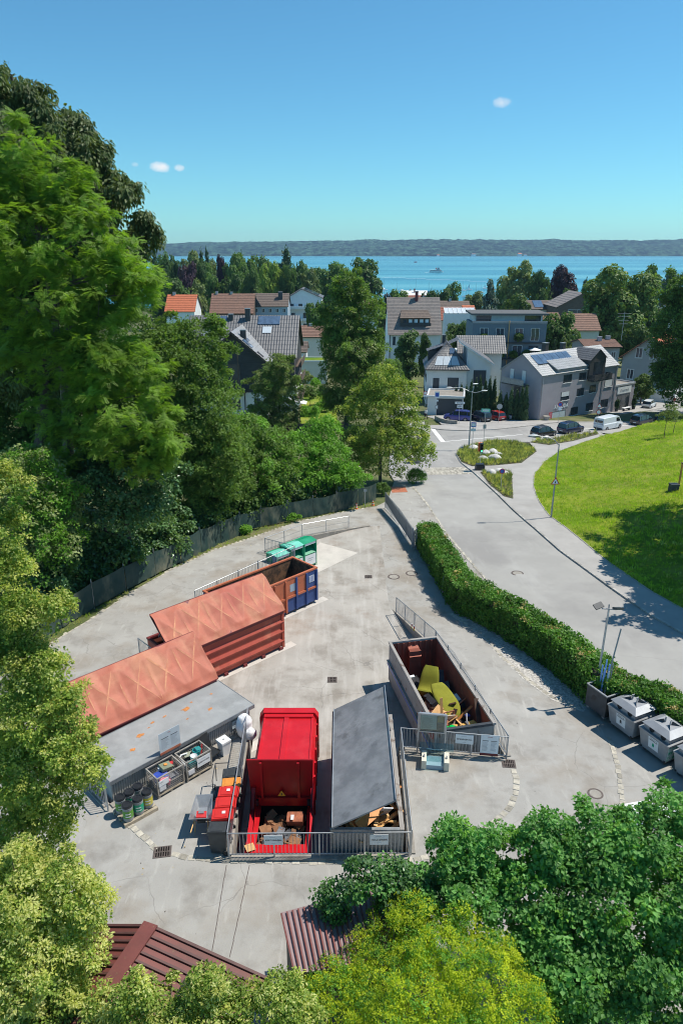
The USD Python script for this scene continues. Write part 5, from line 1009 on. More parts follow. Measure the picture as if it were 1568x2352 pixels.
# ---------------------------------------------------------------- glass banks, scrap bin, floodlight on the right
dI=np.array([.436,-.90])
def igloo(label,p,word,green=False,L=1.5,Wd=1.42,H=1.35):
    a=math.atan2(dI[1],dI[0]);b=Thing('glass_bank',label,'bottle bank',(*p,.0),a)
    def ring(i,z):return [(i,i,z),(L -i,i,z),(L -i,Wd -i,z),(i,Wd -i,z)]
    Q=[(0,1,5,4),(1,2,6,5),(2,3,7,6),(3,0,4,7)]
    b.part('body',MB().add(ring(.12,.12)+ring(0,.98),Q+[(3,2,1,0)]),'igloo_grey')
    b.part('shoulder',MB().add(ring(-.03,.98)+ring(-.03,1.06),Q+[(3,2,1,0),(4,5,6,7)]),'igloo_grey')
    b.part('slot_band',MB().add(ring(.1,1.063)+ring(.13,1.32),Q),'igloo_grey')
    top=b.part('roof',MB().add(ring(.04,1.3)+ring(.34,1.46),Q+[(4,5,6,7),(3,2,1,0)]),'igloo_top')
    cx,cy=L/2,Wd/2
    for s in (-1,1):
        for q in (-1,1):b.part('lifting_fin',MB().add([(cx+s*.12,cy+q*.05,1.463),(cx+s*.50,cy+q*.42,1.40),(cx+s*.2,cy+q*.12,1.463),(cx+s*.14,cy+q*.08,1.64)],[(0,1,2),(0,3,1),(1,3,2),(2,3,0)]),'dark_steel',under=top)
        b.part('lifting_eye',MB().tube((cx+s*.12,cy,1.455),(cx+s*.12,cy,1.72),.025).tube((cx+s*.12,cy -.06,1.7),(cx+s*.12,cy+.06,1.7),.02),'galvanised',under=top)
    for x in (.42,1.0):b.part('throw_hole',MB().lathe([(.12,0),(.12,.02),(.09,.02),(.09,.008),(0,.008)],n=16).xf(mat4(np.array([[1,0,0],[0,0,-1],[0,1,0]]),(x+.1,.112,1.19))),'rubber')
    b.part('end_panel',MB().slab((L -.10,.14,.2),(L -.10,Wd -.14,.2),(L+.02,Wd -.02,.95),(L+.02,.02,.95),.02),'igloo_green' if green else 'igloo_grey')
    sl=(.12-0)/.86
    def F(x,z,e):return (x,.12-(z -.12)*sl -e,z)
    pl_=b.part('sign',MB().add([F(.5,.36,.012),F(1.0,.36,.012),F(1.0,.92,.012),F(.5,.92,.012),F(.5,.36,.002),F(1.0,.36,.002),F(1.0,.92,.002),F(.5,.92,.002)],[(0,1,2,3),(7,6,5,4),(0,4,5,1),(1,5,6,2),(2,6,7,3),(3,7,4,0)]),'sign_white')
    t=meshkit.text_mesh(word,.06,.002,True);wq=t.bounds[1][0];k=min(1,.40/wq);t.apply_scale((k,1,1));t.apply_transform(np.array([[1,0,0,.75-wq*k/2],[0,-sl,-1,.12-(.76-.12)*sl -.0135],[0,1,-sl,.76],[0,0,0,1.0]]));b.part('lettering',t,'ink',under=pl_)
    t=meshkit.text_mesh('DEPOTCONTAINER',.03,.002);wq=t.bounds[1][0];k=min(1,.40/wq);t.apply_scale((k,1,1));t.apply_transform(np.array([[1,0,0,.75-wq*k/2],[0,-sl,-1,.12-(.85-.12)*sl -.0135],[0,1,-sl,.85],[0,0,0,1.0]]));b.part('lettering',t,'ink',under=pl_)
    b.part('pictogram',MB().add([F(.70,.5,.016),F(.80,.5,.016),F(.80,.62,.016),F(.77,.68,.016),F(.73,.68,.016),F(.70,.62,.016)],[(0,1,2),(0,2,3),(0,3,4),(0,4,5)]),'label_teal' if green else 'ink',under=pl_)
    for x in (.2,L -.3):b.part('foot',MB().box(x,.15,0,x+.12,Wd -.15,.12),'dark_steel')
    for x in (.15,L -.15):b.part('roller',MB().lathe([(0,-.03),(.04,-.03),(.04,.03),(0,.03)],(x,.1,.16),8),'rubber')
    return b
i0=np.array([11.86,26.65])
igloo('grey glass bank nearest the scrap bin',i0,'WEISSGLAS');igloo('grey glass bank with a green-stained edge, middle of the row',i0+dI*1.76,'GRÜNGLAS',True);igloo('grey glass bank cut by the right picture edge',i0+dI*3.52,'GRÜNGLAS',True)
sb=i0-dI*1.45+np.array([.12,.0]);b=Thing('scrap_bin','open dark steel bin holding blue and grey strips beside the floodlight','bin',(*sb,0),math.atan2(dI[1],dI[0]))
L,Wd,H=1.2,1.0,1.2
b.part('wall',MB().box(0,0,.12,L,.03,H),'dark_steel');b.part('wall',MB().box(0,Wd -.03,.12,L,Wd,H),'dark_steel');b.part('wall',MB().box(0,.03,.12,.03,Wd -.03,H),'dark_steel');b.part('wall',MB().box(L -.03,.03,.12,L,Wd -.03,H),'dark_steel');b.part('floor',MB().box(.03,.03,.12,L -.03,Wd -.03,.16),'dark_steel')
b.part('rim',MB().box(-.03,-.03,H,L+.03,.04,H+.05).box(-.03,Wd -.04,H,L+.03,Wd+.03,H+.05).box(-.03,.04,H,.04,Wd -.04,H+.05).box(L -.04,.04,H,L+.03,Wd -.04,H+.05),'steel_grey');b.part('foot',MB().box(.05,.05,0,.2,.2,.12).box(L -.2,.05,0,L -.05,.2,.12),'steel_grey');b.part('rust_blotch',MB().prism([(.3,.5),(.55,.55),(.62,.72),(.45,.8),(.35,.7)],0,.004).xf(np.array([[1,0,0,0],[0,0,1,-.006],[0,1,0,.1],[0,0,0,1.0]])),'black_plastic')
for i,(dx,dy,hh,mt) in enumerate(((.0,.1,2.0,'blue_strip'),(.08,.2,2.3,'blue_strip'),(.14,.05,1.9,'blue_strip'),(.2,.22,2.1,'blue_strip'),(.3,.1,1.8,'sign_bluegrey'))):
    loose('plastic_strip','bundle of bluish profile strips standing in the scrap bin','strip',b.world((.3+dx,.35+dy,0))[:2],.17,.3,[('strip',MB().bar((0,0,0),(.1+.03*i,.12,hh),.07,.02),mt)],'bluish strips in the scrap bin')
loose('metal_pole','long grey pole leaning out of the scrap bin over the hedge','pole',b.world((.45,.5,0))[:2],.17,0,[('pole',MB().tube((0,0,0),(.75,.75,3.6),.035),'steel_grey')])
loose('metal_pole','thin short grey pole leaning beside the long pole in the scrap bin','pole',b.world((.7,.5,0))[:2],.17,0,[('pole',MB().tube((0,0,0),(.3,.45,2.1),.025),'steel_grey')])
def flood(label,p,H,z0,lean=(0,0),heads=((-.45,.1,.5),(.35,-.15,-.3)),mat='galvanised'):
    f=Thing('floodlight_mast',label,'floodlight',(*p,z0));tp=np.array([lean[0],lean[1],H])
    f.part('mast',MB().path([(0,0,-.1),tp*.5,tp],[.065,.055,.045],8),mat)
    f.part('bracket',MB().tube(tp+[-.3,.05,0],tp+[.3,-.08,.02],.025).tube(tp+[0,0,-.05],tp+[0,.05,.22],.03),'steel_grey')
    for (dx,dy,tl) in heads:
        hd=f.part('lamp_head',MB().cbox(tp+[dx,dy,.12],(.42,.28,.08),.3,(tl,-.5*tl)),'dark_steel');f.part('lens',MB().cbox(tp+[dx,dy,.065],(.34,.22,.012),.3,(tl,-.5*tl)),'window_glass',under=hd)
    return f
pf=g(1364,1614)[:2];flood('leaning floodlight mast with two lamp heads beside the hedge',pf,5.0,float(T(*pf)),lean=(.05,.0))
pf=g(273,1318)[:2]+[-.2,.7];flood('floodlight pole with one lamp head behind the green screen fence',pf,4.9,float(T(*pf)),lean=(-.05,.1),heads=((-.25,-.1,.3),))
wp=g(1455,1902)[:2];t=Thing('white_slab','pale flat slab with two fittings lying at the foot of the dark green shrub, bottom right','slab',(wp[0]-.4,wp[1]-.1,0),.22)
t.part('panel',MB().box(0,-.2,.38,2.2,.8,.46),'white_render');t.part('support',MB().box(.2,0,0,.4,.6,.38).box(1.6,0,0,1.8,.6,.38),'wall_concrete');t.part('fitting',MB().lathe([(.09,.46),(.09,.5),(.06,.5),(.06,.46)],(1.35,.45,0),12),'dark_steel');t.part('fitting',MB().cbox((.25,.1,.48),(.2,.05,.03)),'maroon_paint')
# ---------------------------------------------------------------- foliage
def quats(zax,spin):
    """unit quaternions turning local z to zax, then spinning about it"""
    z=zax/np.linalg.norm(zax,axis=1,keepdims=True)
    w=1+z[:,2];q=np.stack([w,-z[:,1],z[:,0],0*w],1);q[w<1e-3]=[0,1,0,0];q/=np.linalg.norm(q,axis=1,keepdims=True)
    c,s=np.cos(spin/2),np.sin(spin/2);a,b,d,e=q.T
    return np.stack([a*c -e*s,b*c+d*s,d*c -b*s,e*c+a*s],1)
def leaves(base,axis,normal,L,Wd,fold=.12):
    """rhombic leaves, two triangles each"""
    axis=axis/np.linalg.norm(axis,axis=1,keepdims=True);side=np.cross(normal,axis);side/=np.linalg.norm(side,axis=1,keepdims=True)+1e-9;nn=np.cross(axis,side)
    L,Wd=np.broadcast_to(L,(len(base),))[:,None],np.broadcast_to(Wd,(len(base),))[:,None]
    mid=base+axis*L*.45
    v=np.stack([base,mid+side*Wd/2+nn*L*fold,base+axis*L,mid -side*Wd/2+nn*L*fold],1).reshape(-1,3)
    k=np.arange(len(base))[:,None]*4
    return v,np.concatenate([k+[0,2,1],k+[0,3,2]])
def sprig(kind,seed,S,L):
    r=np.random.default_rng(seed)
    if kind=='locust':
        m=MB()
        for i in range(13):
            a=r.uniform(0,6.28);o=np.array([math.cos(a),math.sin(a),0])*S*r.uniform(0,.35)+[0,0,r.uniform(-.12,.15)*S]
            d=np.array([math.cos(a+r.normal(0,.5)),math.sin(a+r.normal(0,.5)),r.uniform(-.5,.25)]);d/=np.linalg.norm(d);n=np.array([r.normal(0,.35),r.normal(0,.35),1.0]);sd=np.cross(n,d);sd/=np.linalg.norm(sd)
            t=np.repeat(np.linspace(.1,1,6),2);sg=np.tile([1,-1],6)
            b=o+d*(t*L*2.6)[:,None]+np.array([0,0,-.25])[None]*(t**2*L)[:,None]
            m.add(*leaves(b,d*.45+sd*sg[:,None],np.broadcast_to(n,(12,3)),L*.85*(1.1-.5*t),L*.36,.05))
        return m
    if kind=='droop':
        n=40;a=r.uniform(0,6.28,n);rad=S*.5*np.sqrt(r.uniform(0,1,n));b=np.stack([rad*np.cos(a),rad*np.sin(a),-S*.9*r.uniform(0,1,n)**1.2*(.3+rad/S)],1)
        ax=np.stack([np.cos(a)*.5,np.sin(a)*.5,-1.0+r.normal(0,.35,n)],1);nm=np.stack([np.cos(a),np.sin(a),.6+r.normal(0,.3,n)],1)+r.normal(0,.35,(n,3))
        return MB().add(*leaves(b,ax,nm,L*r.uniform(.7,1.2,n),L*.55))
    if kind=='needle':
        m=MB();n=22;t=r.uniform(.05,1,n);sg=r.choice([-1,1],n);b=np.stack([t*S,sg*0+r.normal(0,.03*S,n),-.18*S*t**2+r.normal(0,.03*S,n)],1)
        ax=np.stack([.7+0*t,sg*(1.1-.6*t),r.normal(-.12,.12,n)],1);nm=np.stack([r.normal(0,.2,n),r.normal(0,.2,n),1+0*t],1)
        return m.add(*leaves(b,ax,nm,L*r.uniform(.7,1.2,n)*(1.15-.6*t),L*.34))
    if kind=='grass':
        n=9;a=r.uniform(0,6.28,n);b=np.stack([np.cos(a),np.sin(a),0*a],1)*S*.3*r.uniform(0,1,(n,1));ax=np.stack([np.cos(a)*.35,np.sin(a)*.35,1+0*a],1)+r.normal(0,.18,(n,3))
        return MB().add(*leaves(b,ax,np.stack([np.cos(a),np.sin(a),.1+0*a],1),L*r.uniform(.6,1.2,n),L*.10,.02))
    n={'broad':26,'small':44,'bract':30}[kind]
    a=r.uniform(0,6.28,n);rad=S*.5*np.sqrt(r.uniform(0,1,n));b=np.stack([rad*np.cos(a),rad*np.sin(a),S*.22*(1-(2*rad/S)**2)+r.normal(0,.10*S,n)],1)
    ax=np.stack([np.cos(a),np.sin(a),r.normal(-.35 if kind !='small' else .1,.4,n)],1)+r.normal(0,.45,(n,3));nm=np.stack([np.cos(a)*.35,np.sin(a)*.35,.9+0*a],1)+r.normal(0,.42,(n,3))
    return MB().add(*leaves(b,ax,nm,L*r.uniform(.65,1.2,n),L*(.80 if kind=='broad' else .55 if kind=='small' else .48)*r.uniform(.85,1.15,n)))
SPR={}
def instancer(path,kinds,pos,zax,scale,seed,label=None,kind=None):
    """PointInstancer of leaf sprigs; kinds: list of (sprig kind, size, leaf length, material, share)"""
    r=np.random.default_rng(seed);pi=UsdGeom.PointInstancer.Define(stage,path);targets,share=[],[]
    for k,(kd,S,L,mt,sh) in enumerate(kinds):
        for v in range(3):
            key=(kd,round(S,3),round(L,3),v)
            if key not in SPR:SPR[key]=sprig(kd,100+v*7+k,S,L).out()
            p=f'{path}/sprig_{len(targets):03d}';put(p,SPR[key],mt);targets.append(Sdf.Path(p));share.append(sh/3)
    pi.CreatePrototypesRel().SetTargets(targets);n=len(pos)
    pi.CreateProtoIndicesAttr(Vt.IntArray.FromNumpy(r.choice(len(targets),n,p=np.array(share)/sum(share)).astype(np.int32)))
    pi.CreatePositionsAttr(Vt.Vec3fArray.FromNumpy(np.ascontiguousarray(pos,np.float32)))
    q=quats(np.asarray(zax,float),r.uniform(0,6.28,n));pi.CreateOrientationsAttr(Vt.QuathArray([Gf.Quath(float(a),float(b),float(c),float(d)) for a,b,c,d in q]))
    s=np.asarray(scale,float);s=np.repeat(s[:,None],3,1) if s.ndim==1 else s
    pi.CreateScalesAttr(Vt.Vec3fArray.FromNumpy(np.ascontiguousarray(s,np.float32)))
    meta(pi.GetPrim(),label,kind=kind);return pi
def pblob(px,py,Y,r,ry=None,rd=None):
    c=far(px,py,Y);Z=c[1]*math.cos(PITCH)-(c[2]-20)*math.sin(PITCH);k=Z/FPX
    return c,np.array([r*k,(rd or r)*k,(ry or r)*k])
TWIGS=[]
def crown_points(blobs,dens,r,gate=.40,clump=1.1,inner=.28,low=.35,lump=.5,shoots=0):
    P,D=[],[]
    for i,(c,R) in enumerate(blobs):
        n=int(dens*4*math.pi*(np.prod(R)**(2/3)))+6
        d=r.normal(size=(n,3));d/=np.linalg.norm(d,axis=1,keepdims=True)
        d=d[(d[:,2]>-.25)|(r.uniform(size=len(d))<low)]
        rad=(1-lump/2)+lump*meshkit.fbm(d*1.7+i*3.7+c[0],3,5);depth=np.where(r.uniform(size=len(d))<inner,r.uniform(.25,.8,len(d)),1-.28*r.uniform(size=len(d))**2)
        p=c+d*R*(rad*depth)[:,None];ok=meshkit.fbm(p/clump,3,11)>gate
        for j,(c2_,R2) in enumerate(blobs):
            if j !=i:ok &=np.linalg.norm((p -c2_)/R2,axis=1)>.55
        P.append(p[ok]);D.append(d[ok])
    if shoots:
        for c,R in blobs:
            for _ in range(max(1,int(shoots*3*(np.prod(R)**(2/3))**.5))):
                d=r.normal(size=3);d[2]=abs(d[2])*.8+.1;d/=np.linalg.norm(d);s0=c+d*R*.85;L=R.mean()*r.uniform(.25,.6);k=int(5+L*7*dens**.5/3);t=np.sqrt(r.uniform(0,1,k))[:,None];dd=d+r.normal(0,.35,3)
                TWIGS.append((s0-d*R*.5,s0+dd*L*.5+np.array([0,0,-.04])*L,s0+dd*L*.95+np.array([0,0,-.16])*L));P.append(s0+dd*L*t+np.array([0,0,-.18])*L*t*t+r.normal(0,.05*L,(k,3)));D.append(np.tile(d,(k,1)))
    return np.vstack(P),np.vstack(D)
def tree(name,label,cat,base,blobs,kinds,dens,seed,trunk_r=.25,bark='bark',group=None,up=.7,gate=.40,clump=1.1,inner=.28,trunk_top=None,limbs=True,sc=(.75,1.25),lump=.5,low=.35,sink=0,shoots=.5):
    r=np.random.default_rng(seed);th=Thing(name,label,cat,base,0,group);base=np.asarray(base,float)
    blobs=[b if isinstance(b[0],np.ndarray) else pblob(*b) for b in blobs]
    if sink:trunk_top=np.array([base[0],base[1],np.mean([b[0][2] for b in blobs])-sink])
    top=np.asarray(trunk_top,float) if trunk_top is not None else np.array([np.mean([b[0][0] for b in blobs])*.6+base[0]*.4,np.mean([b[0][1] for b in blobs])*.6+base[1]*.4,max(b[0][2] for b in blobs)])
    t=np.linspace(0,1,9)[:,None];bow=np.array([r.normal(0,.03),r.normal(0,.03),0])*(top[2]-base[2])
    path=base+(top -base)*t+bow*np.sin(t*math.pi);path[0,2]-=.3
    th.w('trunk',MB().path(path,trunk_r*(1.1-.92*t[:,0]),9),bark,smooth=True)
    if limbs:
        for c,R in blobs:
            h=np.clip((c[2]-R[2]*.6-base[2])/(top[2]-base[2]+1e-6),.12,.92);s=base+(top -base)*h+bow*math.sin(h*math.pi)
            e=c+np.array([r.normal(0,.2),r.normal(0,.2),-.35 if sink else .25])*R;m_=(s+e)/2+[0,0,.12*np.linalg.norm(e -s)];rr=trunk_r*(1.1-.92*h)*.55
            pts=np.array([(1-q)**2*s+2*q*(1-q)*m_+q*q*e for q in np.linspace(0,1,6)])
            th.w('limb',MB().path(pts,np.linspace(rr,rr*.25,6),6),bark,smooth=True)
            for _ in range(0 if sink else 3):
                q=r.uniform(.4,1);a=pts[int(q*5)];dd=r.normal(size=3);dd/=np.linalg.norm(dd);th.w('branch',MB().path([a,a+dd*R*.45+[0,0,.05],a+dd*R*.85+[0,0,.15]],[rr*.3,rr*.2,rr*.08],5),bark)
    TWIGS.clear();P,D=crown_points(blobs,dens,r,gate,clump,inner,low,lump,shoots)
    if sink and TWIGS:
        m=MB()
        for q in TWIGS:m.path(q,[.016,.010,.004],4)
        th.w('twigs',m,'bark',kind='stuff')
    z=D*(1-up)+np.array([0,0,up])+r.normal(0,.28,D.shape)
    instancer(th.path+'/crown',kinds,P -th.loc,z,r.uniform(*sc,len(P)),seed)
    th.n=len(P);return th
NSPR=0
def gt(px,py):return g(px,py)
def under(px,py,Y,dx=0.0):
    c=far(px,py,Y);return np.array([c[0]+dx,Y,float(T(c[0]+dx,Y))])
# ---- left wood beyond the green screen
BROAD=lambda S,L,m,sh=1.0:('broad',S,L,m,sh)
tree('larch_tree','tall dark tree with drooping twigs, its top highest against the sky at the left','tree',under(20,900,54),[(20,220,54,55,80),(45,300,54,80),(110,310,54,55),(60,400,54,130),(175,300,54,32,34),(170,400,54,75),(205,350,54,36),(140,480,54,120),(240,455,54,62),(265,440,54,40),(250,540,54,90),(320,545,54,34,40),(110,600,54,160),(60,760,54,150),(230,640,54,90)],
     [('droop',1.15,.32,'leaf_larch',1)],3.4,201,.5,'bark_dark',up=.9,shoots=1.6,gate=.49,clump=1.5,trunk_top=far(25,170,54),lump=.8,low=.7)
tree('locust_tree','tall light green feathery tree with a forked trunk, in front of the dark drooping tree','tree',under(112,1100,42),[(55,365,42,80),(120,420,42,75),(20,470,42,90),(150,500,42,85),(205,560,41,75),(90,590,41,115),(270,640,41,72,50),(215,660,41,90),(330,650,41,45,36),(120,710,40.5,110),(25,700,41,80),(240,740,40.5,60),(60,820,40.5,70),(150,830,40.5,60),(300,690,41,60,40)],
     [('locust',.85,.15,'leaf_locust',1)],6.4,202,.42,up=.75,gate=.47,clump=1.6,trunk_top=far(75,480,42),lump=.6)
tree('locust_tree','lower rounded light green feathery tree above the middle of the screen fence','tree',under(245,1250,43),[(230,830,40,80),(290,850,40,75),(200,910,40,60),(300,930,39.5,95),(250,980,39.5,100),(355,990,39.5,62),(390,1030,39.5,34),(330,1060,39.5,60),(180,1000,40,60),(110,960,40,50),(130,1080,40,50)],
     [('locust',.8,.14,'leaf_locust',1)],6.0,203,.22,'bark_dark',up=.75,gate=.46,clump=1.4,lump=.7)
tree('maple_tree','glossy dark green tree under the feathery crowns above the screen fence','tree',under(300,1300,41.5),[(300,1075,41,85),(245,1120,40.5,72),(345,1120,41,66),(340,1175,41,50),(200,1090,41.5,60),(265,1190,40.5,50),(200,1170,40.5,50),(170,1230,40,50)],[BROAD(.75,.20,'leaf_glossy')],5.0,204,.22,'bark_dark',gate=.42)
tree('beech_tree','dark leafy tree with long upright twigs left of the chalet gable','tree',under(450,1180,52),[(385,770,53,45),(450,800,53,62),(488,760,53,18,34),(415,860,52,85),(465,860,52,50),(455,950,52,92),(400,960,52,70),(515,1010,52,50),(470,1050,51,95),(420,1110,51,75),(500,1120,51,65)],[('small',.85,.2,'leaf_beech',1)],5.2,205,.3,'bark_dark',gate=.40,lump=.75)
tree('beech_tree','olive-green leafy tree below the chalet balcony','tree',under(570,1190,58),[(560,1010,58,62),(610,1040,58,60),(590,1090,57,75),(530,1080,57,60),(640,1085,57,45),(548,985,58,28)],[('small',.85,.2,'leaf_beech',.7),BROAD(.8,.2,'leaf_fresh',.3)],4.8,206,.22,'bark_dark')
tree('oak_tree','deep green broad tree filling the shade at the left edge behind the feathery trees','tree',under(60,1150,58),[(40,950,58,130),(170,940,60,120),(290,850,60,90),(100,1080,56,110),(340,980,58,80),(10,800,58,110)],[BROAD(1.0,.28,'leaf_dark')],3.0,207,.4,'bark_dark',low=.8)
tree('elder_shrub','yellow-green shrub behind the linden at the left edge','shrub',under(60,1400,36),[(70,1100,37,75),(120,1150,37,60),(60,1190,36,75),(130,1240,36,60),(70,1280,36,75),(20,1120,36,70),(150,1170,38,45)],[BROAD(.65,.17,'leaf_olive',.5),('small',.6,.15,'leaf_fresh',.5)],6.0,208,.12)
for k,(q,lab) in enumerate(((((690,1045,62,58),(740,1000,63,42),(660,1090,60,45)),'bright green shrub behind the screen fence, left of the young linden'),(((760,1060,61,45),(800,1095,60,32),(730,1095,60,42),(700,1120,59,30)),'low fresh green bush above the far end of the screen fence'),(((500,1180,52,40),(440,1190,50,40),(560,1160,54,45),(620,1150,56,40)),'dark undergrowth bushes just behind the middle of the screen fence'))):
    tree('bush',lab,'shrub',under(q[0][0],1170,q[0][2]),list(q),[BROAD(.7,.18,('leaf_fresh','leaf_fresh','leaf_dark')[k])],5.5,220+k,.1,limbs=False)
tree('bush','deep shade undergrowth behind the left part of the screen fence','shrub',under(200,1330,44),[(200,1270,46,80,50),(130,1290,41,60,50),(330,1230,48,70,55),(110,1340,42,70,50),(420,1215,50,60,40),(60,1400,40,60)],[BROAD(.9,.24,'leaf_dark')],4.0,224,.1,limbs=False)
for k,lab in enumerate(('shady bushes right behind the left end of the screen fence','shady bushes behind the fence next to the floodlight pole','shady bushes behind the middle of the screen fence','shady bushes behind the far half of the screen fence')):
    bl=[];rb=np.random.default_rng(700+k)
    for j in range(7):
        p=np.array(LineString(fence).interpolate((k+(j+.5)/7)/4*.86+.07,normalized=True).coords[0])+np.array([-1.0,2.0])*rb.uniform(.9,1.9);bl.append((np.array([*p,float(T(*p))+rb.uniform(1.0,2.2)]),np.array([1.7,1.5,1.7])*rb.uniform(.8,1.2)))
    tree('bush',lab,'shrub',(*bl[3][0][:2],float(T(*bl[3][0][:2]))),bl,[BROAD(.75,.2,'leaf_glossy',.6),BROAD(.75,.2,'leaf_dark',.4)],5.5,710+k,.1,'bark_dark',limbs=False)
# ---- middle distance
tree('ash_tree','tall slender tree rising in front of the lake, beside the garden lawn','tree',g(795,975),[(800,672,111,42),(785,730,111,50),(835,720,111,42),(770,790,111,38),(810,800,110,62),(850,800,111,36),(790,870,110,55),(840,870,110,48),(880,850,111,26),(800,935,110,38),(775,920,111,30)],[('small',1.15,.30,'leaf_beech',.8),BROAD(1.1,.3,'leaf_olive',.2)],2.6,230,.35,gate=.42,clump=1.6,lump=.7)
tree('linden_tree','young linden with pale bracts beside the road mouth','tree',g(873,1106),[(882,890,70.5,48),(842,925,70.5,45),(920,925,70.5,45),(872,975,69.5,70),(818,1015,69.5,42),(940,1000,69.5,46),(890,1035,69,66),(962,1035,69.5,36),(825,1058,69.5,36)],[BROAD(.7,.18,'leaf_linden',.72),('bract',.6,.16,'leaf_bract_soft',.28)],6.0,231,.16,gate=.41)
tree('birch_tree','loose pale tree standing in front of the chalet corner','tree',under(640,1000,106),[(640,850,106,34),(615,890,106,38),(660,900,106,36),(640,945,106,44),(600,960,106,34),(650,990,105,40)],[('small',.95,.26,'leaf_olive',.6),('small',.9,.26,'leaf_beech',.4)],3.2,232,.2)
for k,(px,py,Y,r,lab) in enumerate(((712,905,135,13,'small dark clipped bush on the garden lawn nearest the awnings'),(742,905,137,14,'round clipped bush in the middle of the garden lawn'),(745,935,128,18,'pale green shrub at the near end of the garden lawn'),(725,880,145,10,'light green bush beside the garden path'),(697,868,150,16,'flowering bush beside the flat green roof'),(712,955,122,22,'sprawling bush at the garden fence'))):
    tree('bush',lab,'shrub',under(px,py+r,Y),[(px,py,Y,r)],[BROAD(.7,.24,('leaf_dark','leaf_hedge','leaf_fresh','leaf_fresh','leaf_olive','leaf_fresh')[k])],6,240+k,.06,limbs=False)
for k,(px,py,Y,r,lab) in enumerate(((563,1214,None,13,'little fresh bush growing at the foot of the screen fence, left one'),(668,1186,None,12,'little fresh bush growing at the foot of the screen fence, right one'),(955,1091,None,19,'round green bush in front of the grey planter'),(877,1120,None,15,'dark bush at the foot of the young linden'))):
    b=g(px,py+r);c=np.array([b[0],b[1],b[2]+r*.9*b[1]/FPX]);R=np.full(3,r*b[1]/FPX*1.05)*[1.15,1,.9]
    tree('bush',lab,'shrub',b,[(c,R)],[BROAD(.35,.11,('leaf_fresh','leaf_fresh','leaf_hedge','leaf_dark')[k])],26,250+k,.04,limbs=False)
# right edge: dark tree by the grey house, and the trees outside the frame whose shade falls on the meadow
tree('maple_tree','large dark tree at the right picture edge beside the grey house','tree',under(1600,930,122),[(1575,680,122,50),(1590,760,122,85),(1545,810,122,48),(1560,870,122,60),(1640,700,122,90),(1650,840,122,100),(1530,860,122,30)],[BROAD(1.2,.34,'leaf_dark')],2.6,260,.4,'bark_dark')
tree('chestnut_tree','big broadleaf tree beyond the right edge, shading the meadow and the road','tree',(31.5,44.0,1.0),[(np.array([29.6,49.0,9.5]),np.array([4.2,4.6,3.6])),(np.array([33.5,53.5,10.0]),np.array([4.6,5.0,4.0])),(np.array([27.2,45.2,9.0]),np.array([3.2,3.4,2.8])),(np.array([31.5,43.0,11]),np.array([5.0,4.6,4.4])),(np.array([25.0,39.4,8.2]),np.array([2.3,2.6,2.3])),(np.array([28.6,37.8,9.5]),np.array([3.6,3.6,3.2]))],[BROAD(1.0,.3,'leaf_dark')],3.4,261,.4,group=None)
tree('chestnut_tree','broadleaf tree beyond the right edge, shading the upper meadow','tree',(44.5,66.0,1.5),[(np.array([43.5,67.0,8.5]),np.array([3.2,3.2,2.6])),(np.array([46.5,63.0,9]),np.array([3.6,3.6,3.0]))],[BROAD(1.0,.3,'leaf_dark')],3.0,262,.3)
# ---- foreground crowns
LIND=[BROAD(.34,.085,'leaf_linden',.52),('bract',.30,.085,'leaf_bract_soft',.28),('bract',.28,.085,'leaf_bract',.14)]
tree('linden_tree','big linden with creamy bracts along the left picture edge','tree',(-10.6,16.8,0),[(8,1110,17,52),(15,1210,17,52),(5,1310,17,66),(55,1420,16.5,66),(128,1392,16.5,36),(25,1500,16.5,80),(100,1545,16,60),(62,1640,16,100),(145,1625,15.6,48),(150,1720,15.4,66),(205,1765,15.2,46),(105,1800,15.4,92),(70,1900,15.4,88),(25,1760,15.6,90),(150,1870,15.4,40),(30,1970,15,60)],LIND,44,301,.28,gate=.38,clump=.7,inner=.4,shoots=.9,sink=1.5,lump=.75,sc=(.7,1.2))
BR2=[BROAD(.32,.08,'leaf_linden',.38),('bract',.28,.10,'leaf_bract',.46),('bract',.30,.09,'leaf_bract_soft',.16)]
tree('linden_tree','linden thick with cream-yellow bracts in the bottom left corner','tree',(-8.4,12.4,0),[(55,2050,13,100),(150,2010,13,46),(200,2075,12.8,56),(60,2190,12.5,120),(165,2160,12.6,66),(40,2320,12,120),(150,2290,12,66),(255,2320,11.5,56),(-40,2150,12.5,90)],BR2,46,302,.24,sink=1.0,gate=.36,inner=.4,shoots=.8,clump=.65,lump=.75,sc=(.7,1.2))
tree('linden_tree','low linden crown with bracts along the bottom edge in front of the brown roof','tree',(-2.6,9.2,0),[(320,2290,11.2,46),(390,2320,11.2,56),(475,2270,11.2,46),(545,2320,11.2,62),(640,2300,11.2,56),(700,2345,11,50),(450,2390,10.8,90),(300,2400,10.8,70),(600,2400,10.8,80)],[BROAD(.30,.078,'leaf_linden',.55),('bract',.28,.085,'leaf_bract',.27),('bract',.28,.08,'leaf_bract_soft',.18)],44,303,.2,sink=.6,gate=.42,shoots=.9,clump=.6,lump=.9,sc=(.65,1.25))
